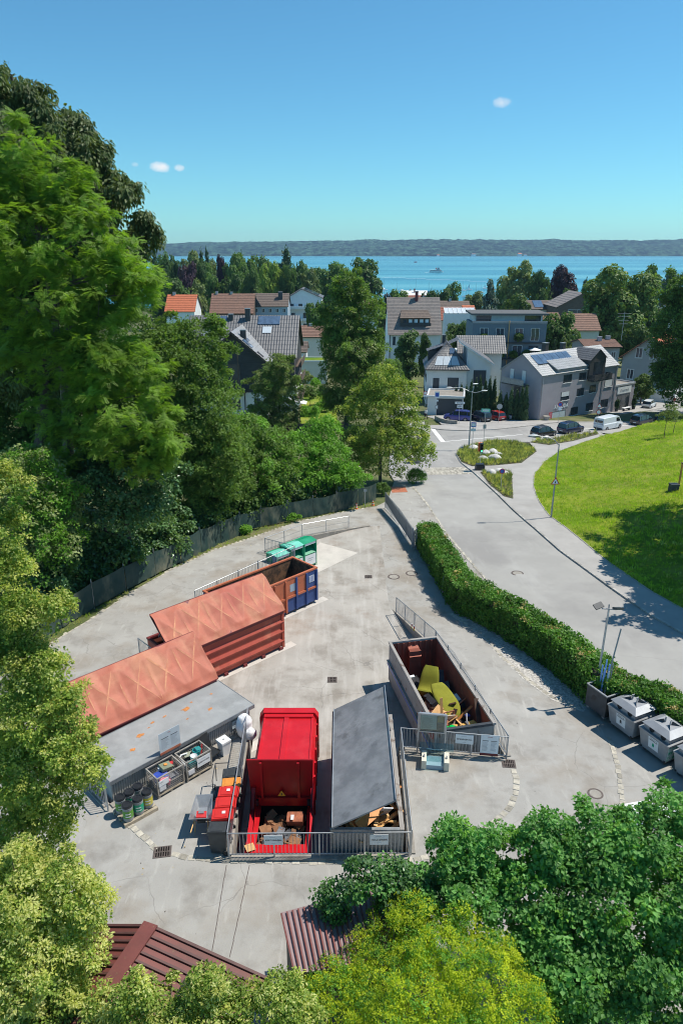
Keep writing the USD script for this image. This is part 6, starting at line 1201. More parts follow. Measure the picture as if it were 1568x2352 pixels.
tree('hazel_shrub','large deep green shrub tree in the bottom right corner','tree',(6.4,14.0,0),[(1050,1955,15.6,66),(1140,1975,15.4,76),(1260,1950,15.4,72),(1380,1965,15.2,82),(1480,1935,15.2,76),(1560,1900,15.6,76),(1090,2070,14.8,90),(1230,2080,14.6,100),(1380,2090,14.4,115),(1530,2060,14.4,110),(1320,2230,13.4,120),(1480,2220,13.4,130),(1410,2340,12.6,120),(1570,2330,12.8,130),(1240,2190,13.8,80)],[BROAD(.40,.125,'leaf_hazel',.6),BROAD(.34,.085,'leaf_hazel',.3),BROAD(.36,.1,'leaf_fresh',.1)],27,304,.22,'bark',sink=1.2,gate=.455,clump=.85,lump=1.0,sc=(.6,1.35),shoots=1.0)
tree('hazel_shrub','spreading dark leafy branch tree over the pale mauve roof','tree',(.9,13.0,0),[(800,2035,14.9,42,30),(752,2062,14.9,32,24),(860,2015,14.9,46,34),(915,2020,14.9,40,30),(780,2105,14.7,22,34),(905,2070,14.7,36),(965,2030,15.0,34),(985,2080,14.6,44),(960,2110,14.3,34)],[BROAD(.36,.105,'leaf_glossy',.5),BROAD(.36,.105,'leaf_hazel',.5)],24,305,.1,'bark',sink=.6,gate=.43,shoots=1.0,clump=.5,lump=.9)
tree('privet_shrub','bright yellow-green shrub at the bottom centre','shrub',(1.8,10.2,0),[(805,2218,13.6,48),(870,2172,13.8,50),(950,2120,14,62),(900,2220,13.2,95),(1010,2190,13.2,80),(1070,2110,13.8,22,48),(1130,2200,13,50),(780,2290,12.6,80),(990,2300,12.3,110),(1110,2290,12.3,95),(880,2340,12,100),(1200,2330,12.2,80),(730,2292,12.8,40),(1060,2380,11.8,110)],[('small',.32,.055,'leaf_lime',.6),('small',.32,.055,'leaf_fresh',.4)],34,306,.1,sink=.8,gate=.41,shoots=1.2,clump=.6,lump=.95,up=.6)
# ---- hedge along the yard: bushy surface over a dark twiggy core
def hedge(label,pts,wd,H,seed,mat='leaf_hedge',S=.42,L=.12,dens=30,dry=0.0,dry_from=None,core=True,cat='hedge',name='hedge'):
    r=np.random.default_rng(seed);ln=LineString(pts);o=np.asarray(pts[0]);th=Thing(name,label,cat,(*o,float(T(*o))))
    n=int(ln.length*(2*H+wd)*dens);s=r.uniform(0,ln.length,n);u=r.uniform(0,2*H+wd,n)
    c=np.array([ln.interpolate(a).coords[0] for a in np.linspace(0,ln.length,400)]);d=np.gradient(c,axis=0);d/=np.linalg.norm(d,axis=1,keepdims=True);k=np.clip((s/ln.length*399).astype(int),0,399)
    off=np.where(u<H,-wd/2,np.where(u>H+wd,wd/2,u -H -wd/2));z=np.where(u<H,u,np.where(u>H+wd,2*H+wd -u,H));ht=1+.10*(meshkit.fbm(np.stack([s/1.7,s*0,s*0],1),3,seed)-.5)*2
    nx=np.stack([-d[k][:,1],d[k][:,0]],1);bul=.10*(meshkit.fbm(np.stack([s/.8,u/.7,s*0],1),3,seed+1)-.5)*2;jit=r.normal(0,.05,n)-.1*r.uniform(size=n)
    side=np.sign(off)*((u<H)|(u>H+wd));pos=c[k]+nx*(off+side*(bul+jit))[:,None];zz=z*ht+np.where(side==0,bul+jit,0)
    zax=np.column_stack([nx*(side*.8)[:,None],.45+.55*(side==0)])+r.normal(0,.3,(n,3));P=np.column_stack([pos,T(pos[:,0],pos[:,1])+zz])
    isdry=(side==0) & (r.uniform(size=n)<dry) & (meshkit.fbm(P/.9,3,4)>.42)
    if core:
        m=MB();C=c[::8];Dn=np.stack([-d[::8,1],d[::8,0]],1)
        V=[]
        for p,q in zip(C,Dn):
            for a,b in ((-.36,0),(-.36,.9),(.36,.9),(.36,0)):w_=p+q*wd*a;V.append((*w_,float(T(*w_))+H*b))
        m.add(V,[(i*4+j,i*4+j+1,i*4+j+5,i*4+j+4) for i in range(len(C)-1) for j in range(3)]+[(0,3,2,1),(len(V)-4,len(V)-3,len(V)-2,len(V)-1)])
        th.w('twigs',m,'bark_dark')
    sc=r.uniform(.7,1.2,n)
    instancer(th.path+'/foliage',[('broad',S,L,mat,1)],P[~isdry]-th.loc,zax[~isdry],sc[~isdry],seed)
    if isdry.any():instancer(th.path+'/dry_trimmings',[('small',S,L*.8,'leaf_dry',1)],P[isdry]-th.loc,zax[isdry],sc[isdry],seed)
    return th
hin=hedge_in[:-1];hd_=np.gradient(hin,axis=0);hd_/=np.linalg.norm(hd_,axis=1,keepdims=True);hn=np.stack([-hd_[:,1],hd_[:,0]],1)
hmid=hin+hn*.8*np.sign((hn @ np.array([1,.4])))[:,None]
hedge('long clipped hedge with dry brown trimmings on top, between yard and road',hmid,1.35,1.8,401,S=.44,L=.13,dens=26,dry=.10)
# ---- meadow grass, verge plants
def scatter(poly,n,r):
    x0,y0,x1,y1=poly.bounds;P=np.column_stack([r.uniform(x0,x1,n),r.uniform(y0,y1,n)]);return P[shapely.contains_xy(poly,P[:,0],P[:,1])]
rg=np.random.default_rng(9);vis=lawn_poly.intersection(Polygon([(12,30),(32,30),(62,84),(62,116),(28,112),(12,70)]))
P=scatter(vis,48000,rg);P=P[rg.uniform(size=len(P))<np.clip(60/P[:,1],.3,1)**1.2];f_=meshkit.fbm(np.column_stack([P/2.2,P[:,:1]*0]),3,3)
z=TM(P[:,0],P[:,1])+.07;pi=UsdGeom.Xform.Define(stage,'/World/meadow_grass');meta(pi.GetPrim(),'long sunlit grass of the sloping meadow right of the road','grass',kind='stuff')
instancer('/World/meadow_grass/grass',[('grass',.8,.27,'grass_blade',.9),('grass',.8,.34,'grass_dry',.10)],np.column_stack([P,z]),np.column_stack([rg.normal(0,.22,(len(P),2)),np.ones(len(P))]),.5+.9*f_*rg.uniform(.6,1.3,len(P)),10)
for k,isl in enumerate((ISL_A,ISL_B,ISL_C)):
    pl_=Polygon(isl).buffer(-.15);Q=scatter(pl_,int(pl_.area*30),rg);zz=T(Q[:,0],Q[:,1])+.13;f_=meshkit.fbm(np.column_stack([Q/1.1,Q[:,:1]*0]),3,30+k)
    x=UsdGeom.Xform.Define(stage,numbered('/World','verge_plants'));meta(x.GetPrim(),('wild grasses and flowers on the large verge island with the boulders','wild grasses and orange flowers on the small verge island by the no-stopping sign','wild grasses on the narrow verge beside the parked black cars')[k],'plants',kind='stuff')
    instancer(str(x.GetPath())+'/plants',[('grass',.5,.5,'leaf_olive',.4),('grass',.5,.5,'grass_dry',.35),('small',.35,.1,'leaf_olive',.17),('small',.22,.06,'flower_mix',.08)],np.column_stack([Q,zz+.02]),np.column_stack([rg.normal(0,.25,(len(Q),2)),np.ones(len(Q))]),.45+1.2*f_*rg.uniform(.4,1.3,len(Q)),33+k)
Q=scatter(ring_out.difference(LP.buffer(.3)),2600,rg);Q=Q[meshkit.fbm(np.column_stack([Q/3,Q[:,:1]*0]),3,55)>.5];x=UsdGeom.Xform.Define(stage,'/World/leaf_litter');meta(x.GetPrim(),'scattered dry leaves and crumbs on the yard paving','leaf litter',kind='stuff')
SPR[('litter',.1,.07,0)]=SPR[('litter',.1,.07,1)]=SPR[('litter',.1,.07,2)]=MB().add([(-.035,0,.004),(0,-.02,.012),(.04,0,.006),(0,.02,.004)],[(0,1,2,3)]).out()
instancer('/World/leaf_litter/leaves',[('litter',.1,.07,'leaf_dry',.5),('litter',.1,.07,'bark_dark',.5)],np.column_stack([Q,T(Q[:,0],Q[:,1])+.003]),np.column_stack([rg.normal(0,.1,(len(Q),2)),np.ones(len(Q))]),rg.uniform(.3,1.2,len(Q)),57)
st=Polygon([*kerbL,*fence[::-1][:-1]]).buffer(-.05);Q=scatter(st,5200,rg);x=UsdGeom.Xform.Define(stage,'/World/fence_grass');meta(x.GetPrim(),'dry grass strip along the foot of the green screen fence','grass',kind='stuff')
instancer('/World/fence_grass/grass',[('grass',.4,.22,'grass_blade',.45),('grass',.4,.2,'grass_dry',.55)],np.column_stack([Q,T(Q[:,0],Q[:,1])+.02]),np.column_stack([rg.normal(0,.2,(len(Q),2)),np.ones(len(Q))]),rg.uniform(.4,1.1,len(Q)),36)
# ---------------------------------------------------------------- screen fence, gate, street furniture
fth=Thing('screen_fence','wire fence hung with dark green screen cloth, tan sun patches painted in, along the yard','fence',(*fence[0],float(T(*fence[0]))))
FP=polyline_points(fence,2.45);r=np.random.default_rng(61)
for i,(a,b) in enumerate(zip(FP[:-1],FP[1:])):
    d=(b -a);L=np.linalg.norm(d);d/=L;n=np.array([d[1],-d[0]]);za,zb=float(T(*a)),float(T(*b));Hh=1.85+r.normal(0,.04)
    fth.w('post',MB().tube((*(a -n*.03),za -.2),(*(a -n*.03),za+1.95),.03),'steel_grey')
    nu,nv=26,9;V=[]
    sag=r.uniform(.02,.16,2);lo=r.uniform(.02,.16)
    for v in np.linspace(0,1,nv):
        for u in np.linspace(0.008,.992,nu):
            amp=.05+.07*(1-v);off=amp*(meshkit.fbm(np.array([[u*5.5+i*7.3,v*1.6,.3]]),3)[0]-.5)*2.2+.05*math.sin(u*math.pi)*(1-v)
            z=za+(zb -za)*u+lo*(1-v)+(Hh -lo)*v -math.sin(u*math.pi)*sag[0]*v+.05*(meshkit.fbm(np.array([[u*4+i,v,8.]]),2)[0]-.5)
            p=a+d*L*u+n*(off+.02);V.append((*p,z))
    idx=np.arange(nu*nv).reshape(nv,nu)
    fth.w('screen_panel',MB().add(V,np.stack([idx[:-1,:-1],idx[:-1,1:],idx[1:,1:],idx[1:,:-1]],-1).reshape(-1,4)),'screen_cloth',smooth=True)
gA,gB=g(884,1167)[:2],g(951,1262)[:2]
th=railing('dark grey sliding gate panel at the yard entrance',[gA,gB],h=1.45,base=.05,post_step=3,bar_step=.11,mat='steel_grey');th.w('infill',MB().add([(*gA,-1.15),(*gB,float(T(*gB))+.2),(*gB,float(T(*gB))+1.4),(*gA,float(T(*gA))+1.4)],[(0,1,2,3)]),'steel_grey')
for k,(px,py,h,lab) in enumerate(((1017,1362,1.35,'left one of two short pale gate posts in front of the hedge'),(1028,1362,1.4,'right one of two short pale gate posts in front of the hedge'),(946,1258,1.6,'left pale post at the end of the entrance gate'),(955,1260,1.6,'right pale post at the end of the entrance gate, against the hedge'))):
    p=g(px,py);t=Thing('gate_post',lab,'post',p);t.part('post',MB().box(-.055,-.055,-.1,.055,.055,h),'galvanised');t.part('cap',MB().box(-.065,-.065,h,.065,.065,h+.02),'galvanised')
def cone(label,p):
    t=Thing('traffic_cone',label,'cone',p);t.part('base',MB().box(-.15,-.15,0,.15,.15,.03),'cone_orange');t.part('cone',MB().lathe([(.12,.03),(.095,.15)],n=14).lathe([(.078,.24),(.055,.36)],n=14).lathe([(.04,.45),(.025,.52),(0,.52)],n=14),'cone_orange');t.part('band',MB().lathe([(.095,.15),(.078,.24)],n=14).lathe([(.055,.36),(.04,.45)],n=14),'sign_white')
cone('orange and white cone at the foot of the screen fence, farther from the gate',g(818,1169));cone('orange and white cone beside the entrance gate',g(856,1161))
w_=lambda a,t:np.array(cpt_wall(a,t))
for k,dx in enumerate((0,.32)):
    p=np.array([*(A5+(np.array(tipR)+[.36,-1.2]-A5)*(.52-.06*k)),0]);p[2]=float(T(p[0],p[1]))+.06;t=Thing('marker_post',('small red and white striped marker on the ramp wall, upper one','small red and yellow marker on the ramp wall, lower one')[k],'marker',p -[.12,0,0])
    t.part('post',MB().box(-.025,-.025,0,.025,.025,.16),'yellow_paint');t.part('band',MB().box(-.026,-.026,.16,.026,.026,.30),'traffic_red');t.part('tip',MB().box(-.025,-.025,.30,.025,.025,.36),'sign_white')
def sign_post(name,label,base,H,boards,cat='sign',r=.03,mat='galvanised'):
    t=Thing(name,label,cat,base);t.part('post',MB().tube((0,0,-.1),(0,0,H),r),mat);yaw=math.atan2(base[0],base[1])
    for nm,kind,z,s,m1,m2 in boards:
        R=mat4(rotm(-yaw*.6),(0,-.045/1,z));Y=np.array([[1,0,0,0],[0,0,-1,0],[0,1,0,0],[0,0,0,1.0]])
        n={'disc':24,'tri':3,'oct':8}.get(kind)
        if n:
            an=np.arange(n)*2*math.pi/n+(math.pi/2 if kind=='tri' else math.pi/8 if kind=='oct' else 0)
            o_=[(s*math.cos(a),s*math.sin(a)) for a in an];i_=[(x*.74,y*.74) for x,y in o_]
            p=t.part(nm,MB().prism(o_,-.008,.008).xf(R @ Y),m1)
            if m2:t.part('sign_face',MB().prism(i_,.0085,.011).xf(R @ Y),m2,under=p)
        else:
            p=t.part(nm,MB().box(-s[0]/2,-.01,-s[1]/2,s[0]/2,.01,s[1]/2).xf(R),m1)
            if m2:t.part('sign_face',MB().box(-s[0]*.36,-.014,-s[1]*.30,s[0]*.36,-.0105,s[1]*.30).xf(R),m2,under=p)
    return t
def lamp_post(label,base,H,arms,mat='steel_grey',r=.075):
    t=Thing('street_lamp',label,'street lamp',base)
    t.part('mast',MB().path([(0,0,-.1),(0,0,H*.5),(0,0,H)],[r,r*.8,r*.6],9),mat)
    for pts in arms:
        p=np.array(pts,float)+[0,0,H -.4];t.part('arm',MB().path(np.vstack([[0,0,H -.02],p]),r*.5,7),mat);d=p[-1]-p[-2];d/=np.linalg.norm(d)
        e=p[-1];t.part('lamp_head',MB().mesh((lambda m:(m.apply_scale((.42,.15,.08)),m)[1])(trimesh.creation.icosphere(2))).xf(mat4(rotm(math.atan2(d[1],d[0])),e+d*.3)),'lamp_white',smooth=True)
    return t
pl_=g(1265,1191);top=far(1277,1020,pl_[1]);Hl=top[2]-pl_[2]
t=lamp_post('curved street lamp on the meadow edge with a warning triangle',pl_,Hl,[[(-.08,0,.35),(-.4,0,.75),(-1.0,-.05,1.0),(-1.9,-.1,1.12)]])
zt=far(1270,1106,pl_[1])[2]-pl_[2]
Yx=np.array([[1,0,0,0],[0,0,-1,-.10],[0,1,0,zt],[0,0,0,1.0]])
tri=lambda s:[(s*math.cos(a),s*math.sin(a)) for a in (math.pi/2,math.pi/2+2.094,math.pi/2+4.189)]
t.part('triangle_sign',MB().prism(tri(.44),-.008,.008).xf(Yx),'traffic_red');t.part('sign_face',MB().prism(tri(.30),.0085,.011).xf(Yx),'sign_white');t.part('pictogram',MB().prism([(-.06,-.1),(.06,-.1),(.03,0),(.06,.06),(-.05,.07),(-.03,0)],.0115,.013).xf(Yx),'ink')
pj=g(1076,1032);Hj=far(1084,900,pj[1])[2]-pj[2]
lamp_post('tall street lamp with three arms at the junction',pj,Hj,[[(-.4,0,.5),(-1.3,0,.9),(-2.6,0,.95)],[(.05,.1,.6),(.25,.2,1.1)],[(.4,0,.3),(1.2,0,.5)]],r=.1)
sign_post('road_sign','blue route sign with a white arrow plate at the junction lamp',g(1083,1040),4.1,[('blue_plate','box',3.6,(.62,.62),'traffic_blue','sign_white'),('arrow_plate','box',2.95,(.62,.35),'sign_bluegrey',None)])
p=g(1109,1030);sign_post('road_sign','pale street-name plate on a double post beside the traffic signal',p,5.2,[('name_plate','box',5.0,(1.1,.42),'bank_mint','sign_white'),('control_box','box',2.9,(.4,.55),'sign_back',None)])
p=g(1053,975);sign_post('road_sign','white direction signs on a post in front of the blue car',p,3.6,[('direction_plate','box',3.5,(1.5,.34),'sign_white','ink_grey'),('direction_plate','box',2.95,(.8,.5),'sign_white','ink_grey')])
p=g(1144,972);sign_post('road_sign','grey back of an octagonal stop sign before the red car',p,3.0,[('stop_sign','oct',2.75,.46,'sign_back',None)])
p=g(974,960);sign_post('road_sign','round white sign on a post at the corner by the person',p,4.6,[('round_sign','disc',4.3,.34,'traffic_red','sign_white'),('plate','box',3.85,(.5,.3),'sign_white',None)])
p=g(1001,960);sign_post('bus_stop_sign','blue and white bus stop sign beside the flat-roofed garage',p,4.4,[('stop_plate','box',4.0,(.8,1.1),'sign_white','traffic_blue'),('timetable','box',1.9,(.45,.7),'sign_back','sign_white'),('pennant','box',3.0,(.5,.3),'sign_white',None)])
p=g(1149,1128);sign_post('road_sign','round blue no-stopping sign on the small verge island',p,2.3,[('round_sign','disc',2.05,.26,'traffic_red','traffic_blue')])
p=g(*c2(928,1000));sign_post('road_sign','round blue parking sign on the footway in front of the grey-mauve building',p,3.3,[('round_sign','disc',3.0,.36,'traffic_red','traffic_blue'),('plate','box',2.35,(.5,.6),'sign_white',None)])
p=g(*c2(1122,1045));sign_post('road_sign','triangle and speed-limit sign in front of the white van',p,4.1,[('triangle_sign','tri',3.85,.48,'traffic_red','sign_white'),('round_sign','disc',2.95,.36,'traffic_red','sign_white')])
sign_post('road_sign','thin grey sign pole beside the fence at the yard entrance',g(838,1165),1.7,[('plate','box',1.6,(.3,.2),'sign_back',None)])
# mobile traffic signal
p=g(1101,1081);t=Thing('mobile_signal','mobile orange traffic signal standing on black ballast blocks, green lit','traffic light',p)
for k in range(3):t.part('ballast_block',MB().box(-.5,-.36+.25*k,0,.5,-.14+.25*k,.62),'black_plastic')
t.part('ballast_block',MB().box(-.42,-.3,.622,.42,.33,.8),'black_plastic');hs=far(1101,1028,p[1])[2]-p[2]
t.part('mast',MB().tube((0,0,.6),(0,0,hs),.035),'galvanised');t.part('backbox',MB().box(-.30,.03,hs -.45,.16,.32,hs+.5),'signal_orange')
h_=t.part('signal_head',MB().box(-.15,-.26,hs -.5,.17,.028,hs+.52),'black_plastic')
for k,m in enumerate(('signal_green','dark_void','dark_void')):
    c=(.01,-.262,hs -.33+.33*k);q=mat4(np.array([[1,0,0],[0,0,-1],[0,1,0]]),c)
    t.part('lens',MB().lathe([(.1,0),(.1,.008),(0,.012)],n=16).xf(q),m,under=h_);t.part('visor',MB().lathe([(.115,0),(.115,.12),(.125,.12),(.125,0)],n=16).xf(q),'black_plastic',under=h_)
t.part('arm',MB().tube((-.3,0,hs+.3),(-.45,0,hs+.3),.05),'black_plastic')
p=g(952,1062);t=Thing('planter','square grey concrete planter with a thin stake at the road mouth','planter',p);t.part('tub',MB().add([(s*a,q*a,z) for z,a in ((0,.55),(.75,.7)) for s,q in ((-1,-1),(1,-1),(1,1),(-1,1))],[(0,1,5,4),(1,2,6,5),(2,3,7,6),(3,0,4,7),(3,2,1,0)]),'wall_concrete');t.part('soil',MB().box(-.62,-.62,.7,.62,.62,.74),'apron_concrete');t.part('stake',MB().tube((0,0,.7),(.05,0,2.6),.05),'bark')
def boulder(label,px,py,s,seed,group):
    p=g(px,py);t=Thing('boulder',label,'boulder',p,seed*.7);ic=trimesh.creation.icosphere(3);v=ic.vertices;v=v*(1+.35*(meshkit.fbm(v*1.4+seed,3)-.5))[:,None];ic.vertices=v*np.array([.62,.48,.42])*s+[0,0,.22*s]
    t.part('stone',ic,'boulder',smooth=60)
for k,(px,py,s,lab) in enumerate(((1114,1048,1.25,'long pale boulder at the left of the verge island pile'),(1131,1046,1.3,'broad pale boulder at the back of the verge island pile'),(1143,1051,1.1,'pale boulder at the right end of the verge island pile'),(1135,1059,1.3,'front right boulder of the verge island pile'),(1108,1060,1.1,'front left boulder of the verge island pile'),(1086,1036,1.3,'low flat pale boulder beside the junction lamp'),(1128,1092,1.1,'grey boulder on the small verge island nearest the ballast blocks'),(1146,1090,1.1,'pale boulder on the small verge island behind the no-stopping sign'),(1158,1093,.9,'pale boulder at the right of the small verge island'),(1060,1032,.7,'small pale stone at the tip of the large verge island'),(1255,1010,1.0,'pale boulder on the narrow verge in front of the black cars'))):boulder(lab,px,py,s,k+1,None)
p=g(1556,1127,TM);t=Thing('waste_post','wooden post with a brown box on the meadow at the right edge','post',p+[0,0,.05]);t.part('post',MB().box(-.06,-.06,-.2,.06,.06,2.5),'timber_orange');t.part('cap',MB().box(-.1,-.1,2.5,.1,.1,2.58),'timber_dark')
p=g(1545,1130,TM);t=Thing('litter_bin','small dark box standing in the meadow grass beside the wooden post','bin',p);t.part('box',MB().box(-.35,-.3,0,.35,.3,.7),'dark_cladding');t.part('lid',MB().box(-.38,-.33,.7,.38,.33,.78),'dark_steel')
for k,(px,py) in enumerate(((*c2(1470,1080),),(*c2(1515,1060),))):
    p=g(px,py,TM);tree('sapling',('thin young tree on the meadow crest, left one','thin young tree on the meadow crest, right one')[k],'tree',p,[(p+[0,0,2.6],np.array([1.2,1.2,.8])),(p+[.4,0,3.4],np.array([.8,.8,.7]))],[('small',.6,.18,'leaf_olive',1)],2.2,270+k,.05)
# ---------------------------------------------------------------- the two sheet-metal roofs in the foreground
def ribbed(th,name,a,b,c,d,mat,n,rib='sheet_brown',t=.05,under=None):
    a,b,c,d=(np.asarray(x,float) for x in (a,b,c,d));nm=np.cross(b -a,d -a);nm/=np.linalg.norm(nm)
    p=th.w(name,MB().slab(a,b,c,d,t),mat)
    for k in range(n+1):
        u=k/n;q0,q1=a+(b -a)*u,d+(c -d)*u;q0,q1=q0+nm*.025,q1+nm*.025
        if np.linalg.norm(q1-q0)>.2:th.w('seam',MB().bar(q0,q1,.07,.05,up=nm),rib,under=p)
R0=at(346,2130,3.15);R1=at(230,2300,3.15);R1=R0+(R1-R0)*1.5
EL0,EL1=at(188,2130,2.45),at(60,2310,2.45);ER0,ER1=at(612,2252,2.35),at(560,2400,2.35)
hut=Thing('hut','brown-red sheet-metal roofed hut in the bottom left corner','hut',(-5.0,12.0,0))
ER0=np.array([R0[0]+3.1,R0[1]-1.55,2.3]);ax=(R1-R0)/np.linalg.norm(R1-R0);sl=np.array([-ax[1],ax[0],0]);sl=sl if sl[0]>0 else -sl
Lr=5.2;R1=R0+ax*Lr;er0=at(611,2250,2.35);er1=er0+ax*Lr;el0=at(186,2129,2.45);el1=el0+ax*Lr
ribbed(hut,'roof',R0,R1,er1,er0,'sheet_brown',13) if False else None
def ribplane(th,e0,e1,r1,r0,n,mat,rib,rw=.06):
    """eave e0-e1, ridge r0-r1; seams run down the slope"""
    e0,e1,r1,r0=(np.asarray(x,float) for x in (e0,e1,r1,r0));nm=np.cross(e1-e0,r0-e0);nm/=np.linalg.norm(nm);nm=nm if nm[2]>0 else -nm
    q=(e0,e1,r1,r0) if np.cross(e1-e0,r0-e0)[2]>0 else (e1,e0,r0,r1);p=th.w('roof_sheet',MB().slab(*q,.05),mat)
    for k in range(n+1):
        u=k/n;a,b=e0+(e1-e0)*u+nm*.03,r0+(r1-r0)*u+nm*.03
        if np.linalg.norm(b -a)>.3:th.w('seam',MB().bar(a,a+(b -a)*.97,rw,.05,up=nm),rib,under=p)
ribplane(hut,er0,er1,R1,R0,22,'sheet_brown','sheet_gutter');ribplane(hut,el0,el1,R1,R0,22,'sheet_brown','sheet_gutter')
hut.w('ridge_cap',MB().bar(R0+[0,.05,.06],R1+[0,0,.06],.42,.05),'sheet_brown')
for e0,e1 in ((er0,er1),(el0,el1)):hut.w('gutter',MB().tube(e0+[0,0,-.08],e1+[0,0,-.08],.06),'sheet_gutter')
hut.w('verge_board',MB().bar(er0+[0,.04,-.06],R0+[0,.04,-.06],.06,.16).bar(el0+[0,.04,-.06],R0+[0,.04,-.06],.06,.16),'sheet_gutter')
wl_=[er0*.85+R0*.15,el0*.85+R0*.15,el1*.85+R1*.15,er1*.85+R1*.15]
hut.w('wall',MB().add([(*p[:2],-.05) for p in wl_]+[(*p[:2],2.2) for p in wl_],[(0,1,5,4),(1,2,6,5),(2,3,7,6),(3,0,4,7)]),'brown_cladding')
pB=R0*.52+er0*.48+ax*1.15;dB=(er0-R0)/np.linalg.norm(er0-R0);t=Thing('push_broom','push broom with dark bristles lying on the brown hut roof','broom',pB+[0,0,.1],0)
t.w('brush',MB().bar(pB+[-.05,-.25,.12],pB+[.12,.32,.12],.10,.1),'black_plastic');t.w('handle',MB().tube(pB+[.05,.0,.14],pB+dB*1.5+[0,-.15,.16],.018),'sign_white')
m0,m1,m2,m3=at(645,2097,2.6),at(965,2010,2.6),at(1000,2190,2.5),at(676,2238,2.5)
sh=Thing('shed','shed with a pale mauve ribbed metal roof at the bottom centre','shed',(*((m0+m2)/2)[:2],0))
ribplane(sh,m3,m2,m1,m0,26,'sheet_mauve','sheet_brown',.045)
wl_=[p+((m0+m2)/2-p)*.06 for p in (m0,m1,m2,m3)]
sh.w('wall',MB().add([(*p[:2],-.05) for p in wl_]+[(*p[:2],2.42) for p in wl_],[(1,0,4,5),(2,1,5,6),(3,2,6,7),(0,3,7,4)]),'brown_cladding')
# ---------------------------------------------------------------- cars
def loft(m,secs):
    """joins closed rings of equal length"""
    k=len(secs[0]);V=[q for s in secs for q in s];m.add(V,[(i*k+j,i*k+(j+1) % k,(i+1)*k+(j+1) % k,(i+1)*k+j) for i in range(len(secs)-1) for j in range(k)])
    m.add(secs[0],[(0,j+1,j) for j in range(1,k -1)]);m.add(secs[-1],[(0,j,j+1) for j in range(1,k -1)]);return m
def car(label,p,rz,paint,kind='hatch',group=None):
    t=Thing('parked_car',label,'van' if kind=='van' else 'car',p,rz)
    L,Wd,H={'hatch':(4.0,1.74,1.5),'suv':(4.45,1.84,1.66),'mini':(3.8,1.7,1.5),'van':(5.1,1.92,1.98)}[kind];hw=Wd/2
    # stations along x (rear to front): x, sill z, belt z, half width
    bt={'hatch':.92,'suv':1.02,'mini':.92,'van':1.12}[kind]
    st=[(-L/2,.42,bt -.12,hw*.80),(-L/2+.08,.30,bt,hw*.94),(-L/2+.7,.22,bt+.02,hw),(0,.20,bt,hw),(L*.22,.20,bt -.02,hw),(L*.34,.22,bt -.10,hw*.98),(L/2-.18,.26,bt -.22,hw*.9),(L/2,.36,bt -.36,hw*.72)]
    secs=[[(x,-w,z0+.08),(x,-w*.93,z0),(x,w*.93,z0),(x,w,z0+.08),(x,w,z1-.12),(x,w*.9,z1),(x,-w*.9,z1),(x,-w,z1-.12)] for x,z0,z1,w in st]
    t.part('body',loft(MB(),secs),paint,smooth=35)
    if kind=='van':cs=[(-L/2+.05,.90,bt,.93),(-L/2+.12,H -.04,0,.84),(L*.20,H,0,.84),(L*.27,H -.06,0,.80),(L*.385,bt -.02,0,.88)]
    else:cs=[(-L/2+.10,bt,0,.88),(-L/2+(.30 if kind !='suv' else .22),H -.10,0,.74),(-L/2+.8,H,0,.72),(L*.02,H,0,.72),(L*.10,H -.05,0,.71),(L*.30,bt -.05,0,.86)]
    low=lambda x:bt -.03
    S=[[(x,-hw*.89,min(low(x),z)),(x,hw*.89,min(low(x),z)),(x,hw*w,z),(x,-hw*w,z)] for x,z,_,w in cs]
    t.part('greenhouse',loft(MB(),S),paint if kind=='van' else 'car_glass')
    rx0,rx1=(-L/2+.12,L*.20) if kind=='van' else (-L/2+(.32 if kind !='suv' else .24),L*.08)
    t.part('roof',loft(MB(),[[(x,-hw*.74*s,z -.04),(x,hw*.74*s,z -.04),(x,hw*.66*s,z+.022),(x,-hw*.66*s,z+.022)] for x,z,s in ((rx0,H -.09,1),(rx0+.45,H+.002,1.0),((rx0+rx1)/2,H+.01,1.0),(rx1-.1,H+.002,1.0),(rx1,H -.04,1))]),paint)
    if kind=='van':
        t.part('windscreen',MB().slab((L*.278,hw*.74,H -.12),(L*.278,-hw*.74,H -.12),(L*.388,-hw*.80,bt+.02),(L*.388,hw*.80,bt+.02),.02),'car_glass')
        for s in (-1,1):t.part('side_window',MB().add([(L*.13,s*(hw*.87+.012),bt+.08),(L*.33,s*(hw*.885+.012),bt+.05),(L*.265,s*(hw*.84+.012),H -.2),(L*.13,s*(hw*.845+.012),H -.2)],[(0,1,2,3)[::s],]),'car_glass')
        t.part('rear_window',MB().box(-L/2+.04,-hw*.7,bt+.15,-L/2+.07,hw*.7,H -.35),'car_glass')
    else:
        for x in (-L*.06,L*.16,-L/2+.55):
            for s in (-1,1):t.part('pillar',MB().bar((x,s*hw*.885,bt -.02),(x -.12*(x>.2),s*hw*.745,H -.05),.07,.05),paint)
    for x in (-L*.31,L*.315):
        for s in (-1,1):
            R=mat4(np.array([[1,0,0],[0,0,s],[0,-s,0]],float),(x,s*(hw -.16),.33));wp=t.part('wheel',MB().lathe([(.2,.19),(.3,.19),(.33,.15),(.33,.0),(0,0)],n=18).xf(R),'rubber');t.part('rim',MB().lathe([(.2,.185),(.19,.17),(.06,.18),(0,.18)],n=12).xf(R),'rim_alloy',under=wp)
            t.part('wheel_arch',MB().lathe([(.345,.145),(.385,.162),(.40,.145)],n=18).xf(R),'black_plastic')
    for s in (-1,1):
        t.part('tail_light',MB().box(-L/2+.02,s*hw*.7-.1,bt -.22,-L/2+.085,s*hw*.7+.1,bt -.05),'tail_red');t.part('headlight',MB().cbox((L/2-.12,s*hw*.66,bt -.36),(.22,.28,.12),s*-.35),'head_clear');t.part('mirror',MB().cbox((L*.17,s*(hw+.06),bt+.06),(.12,.16,.12)),paint)
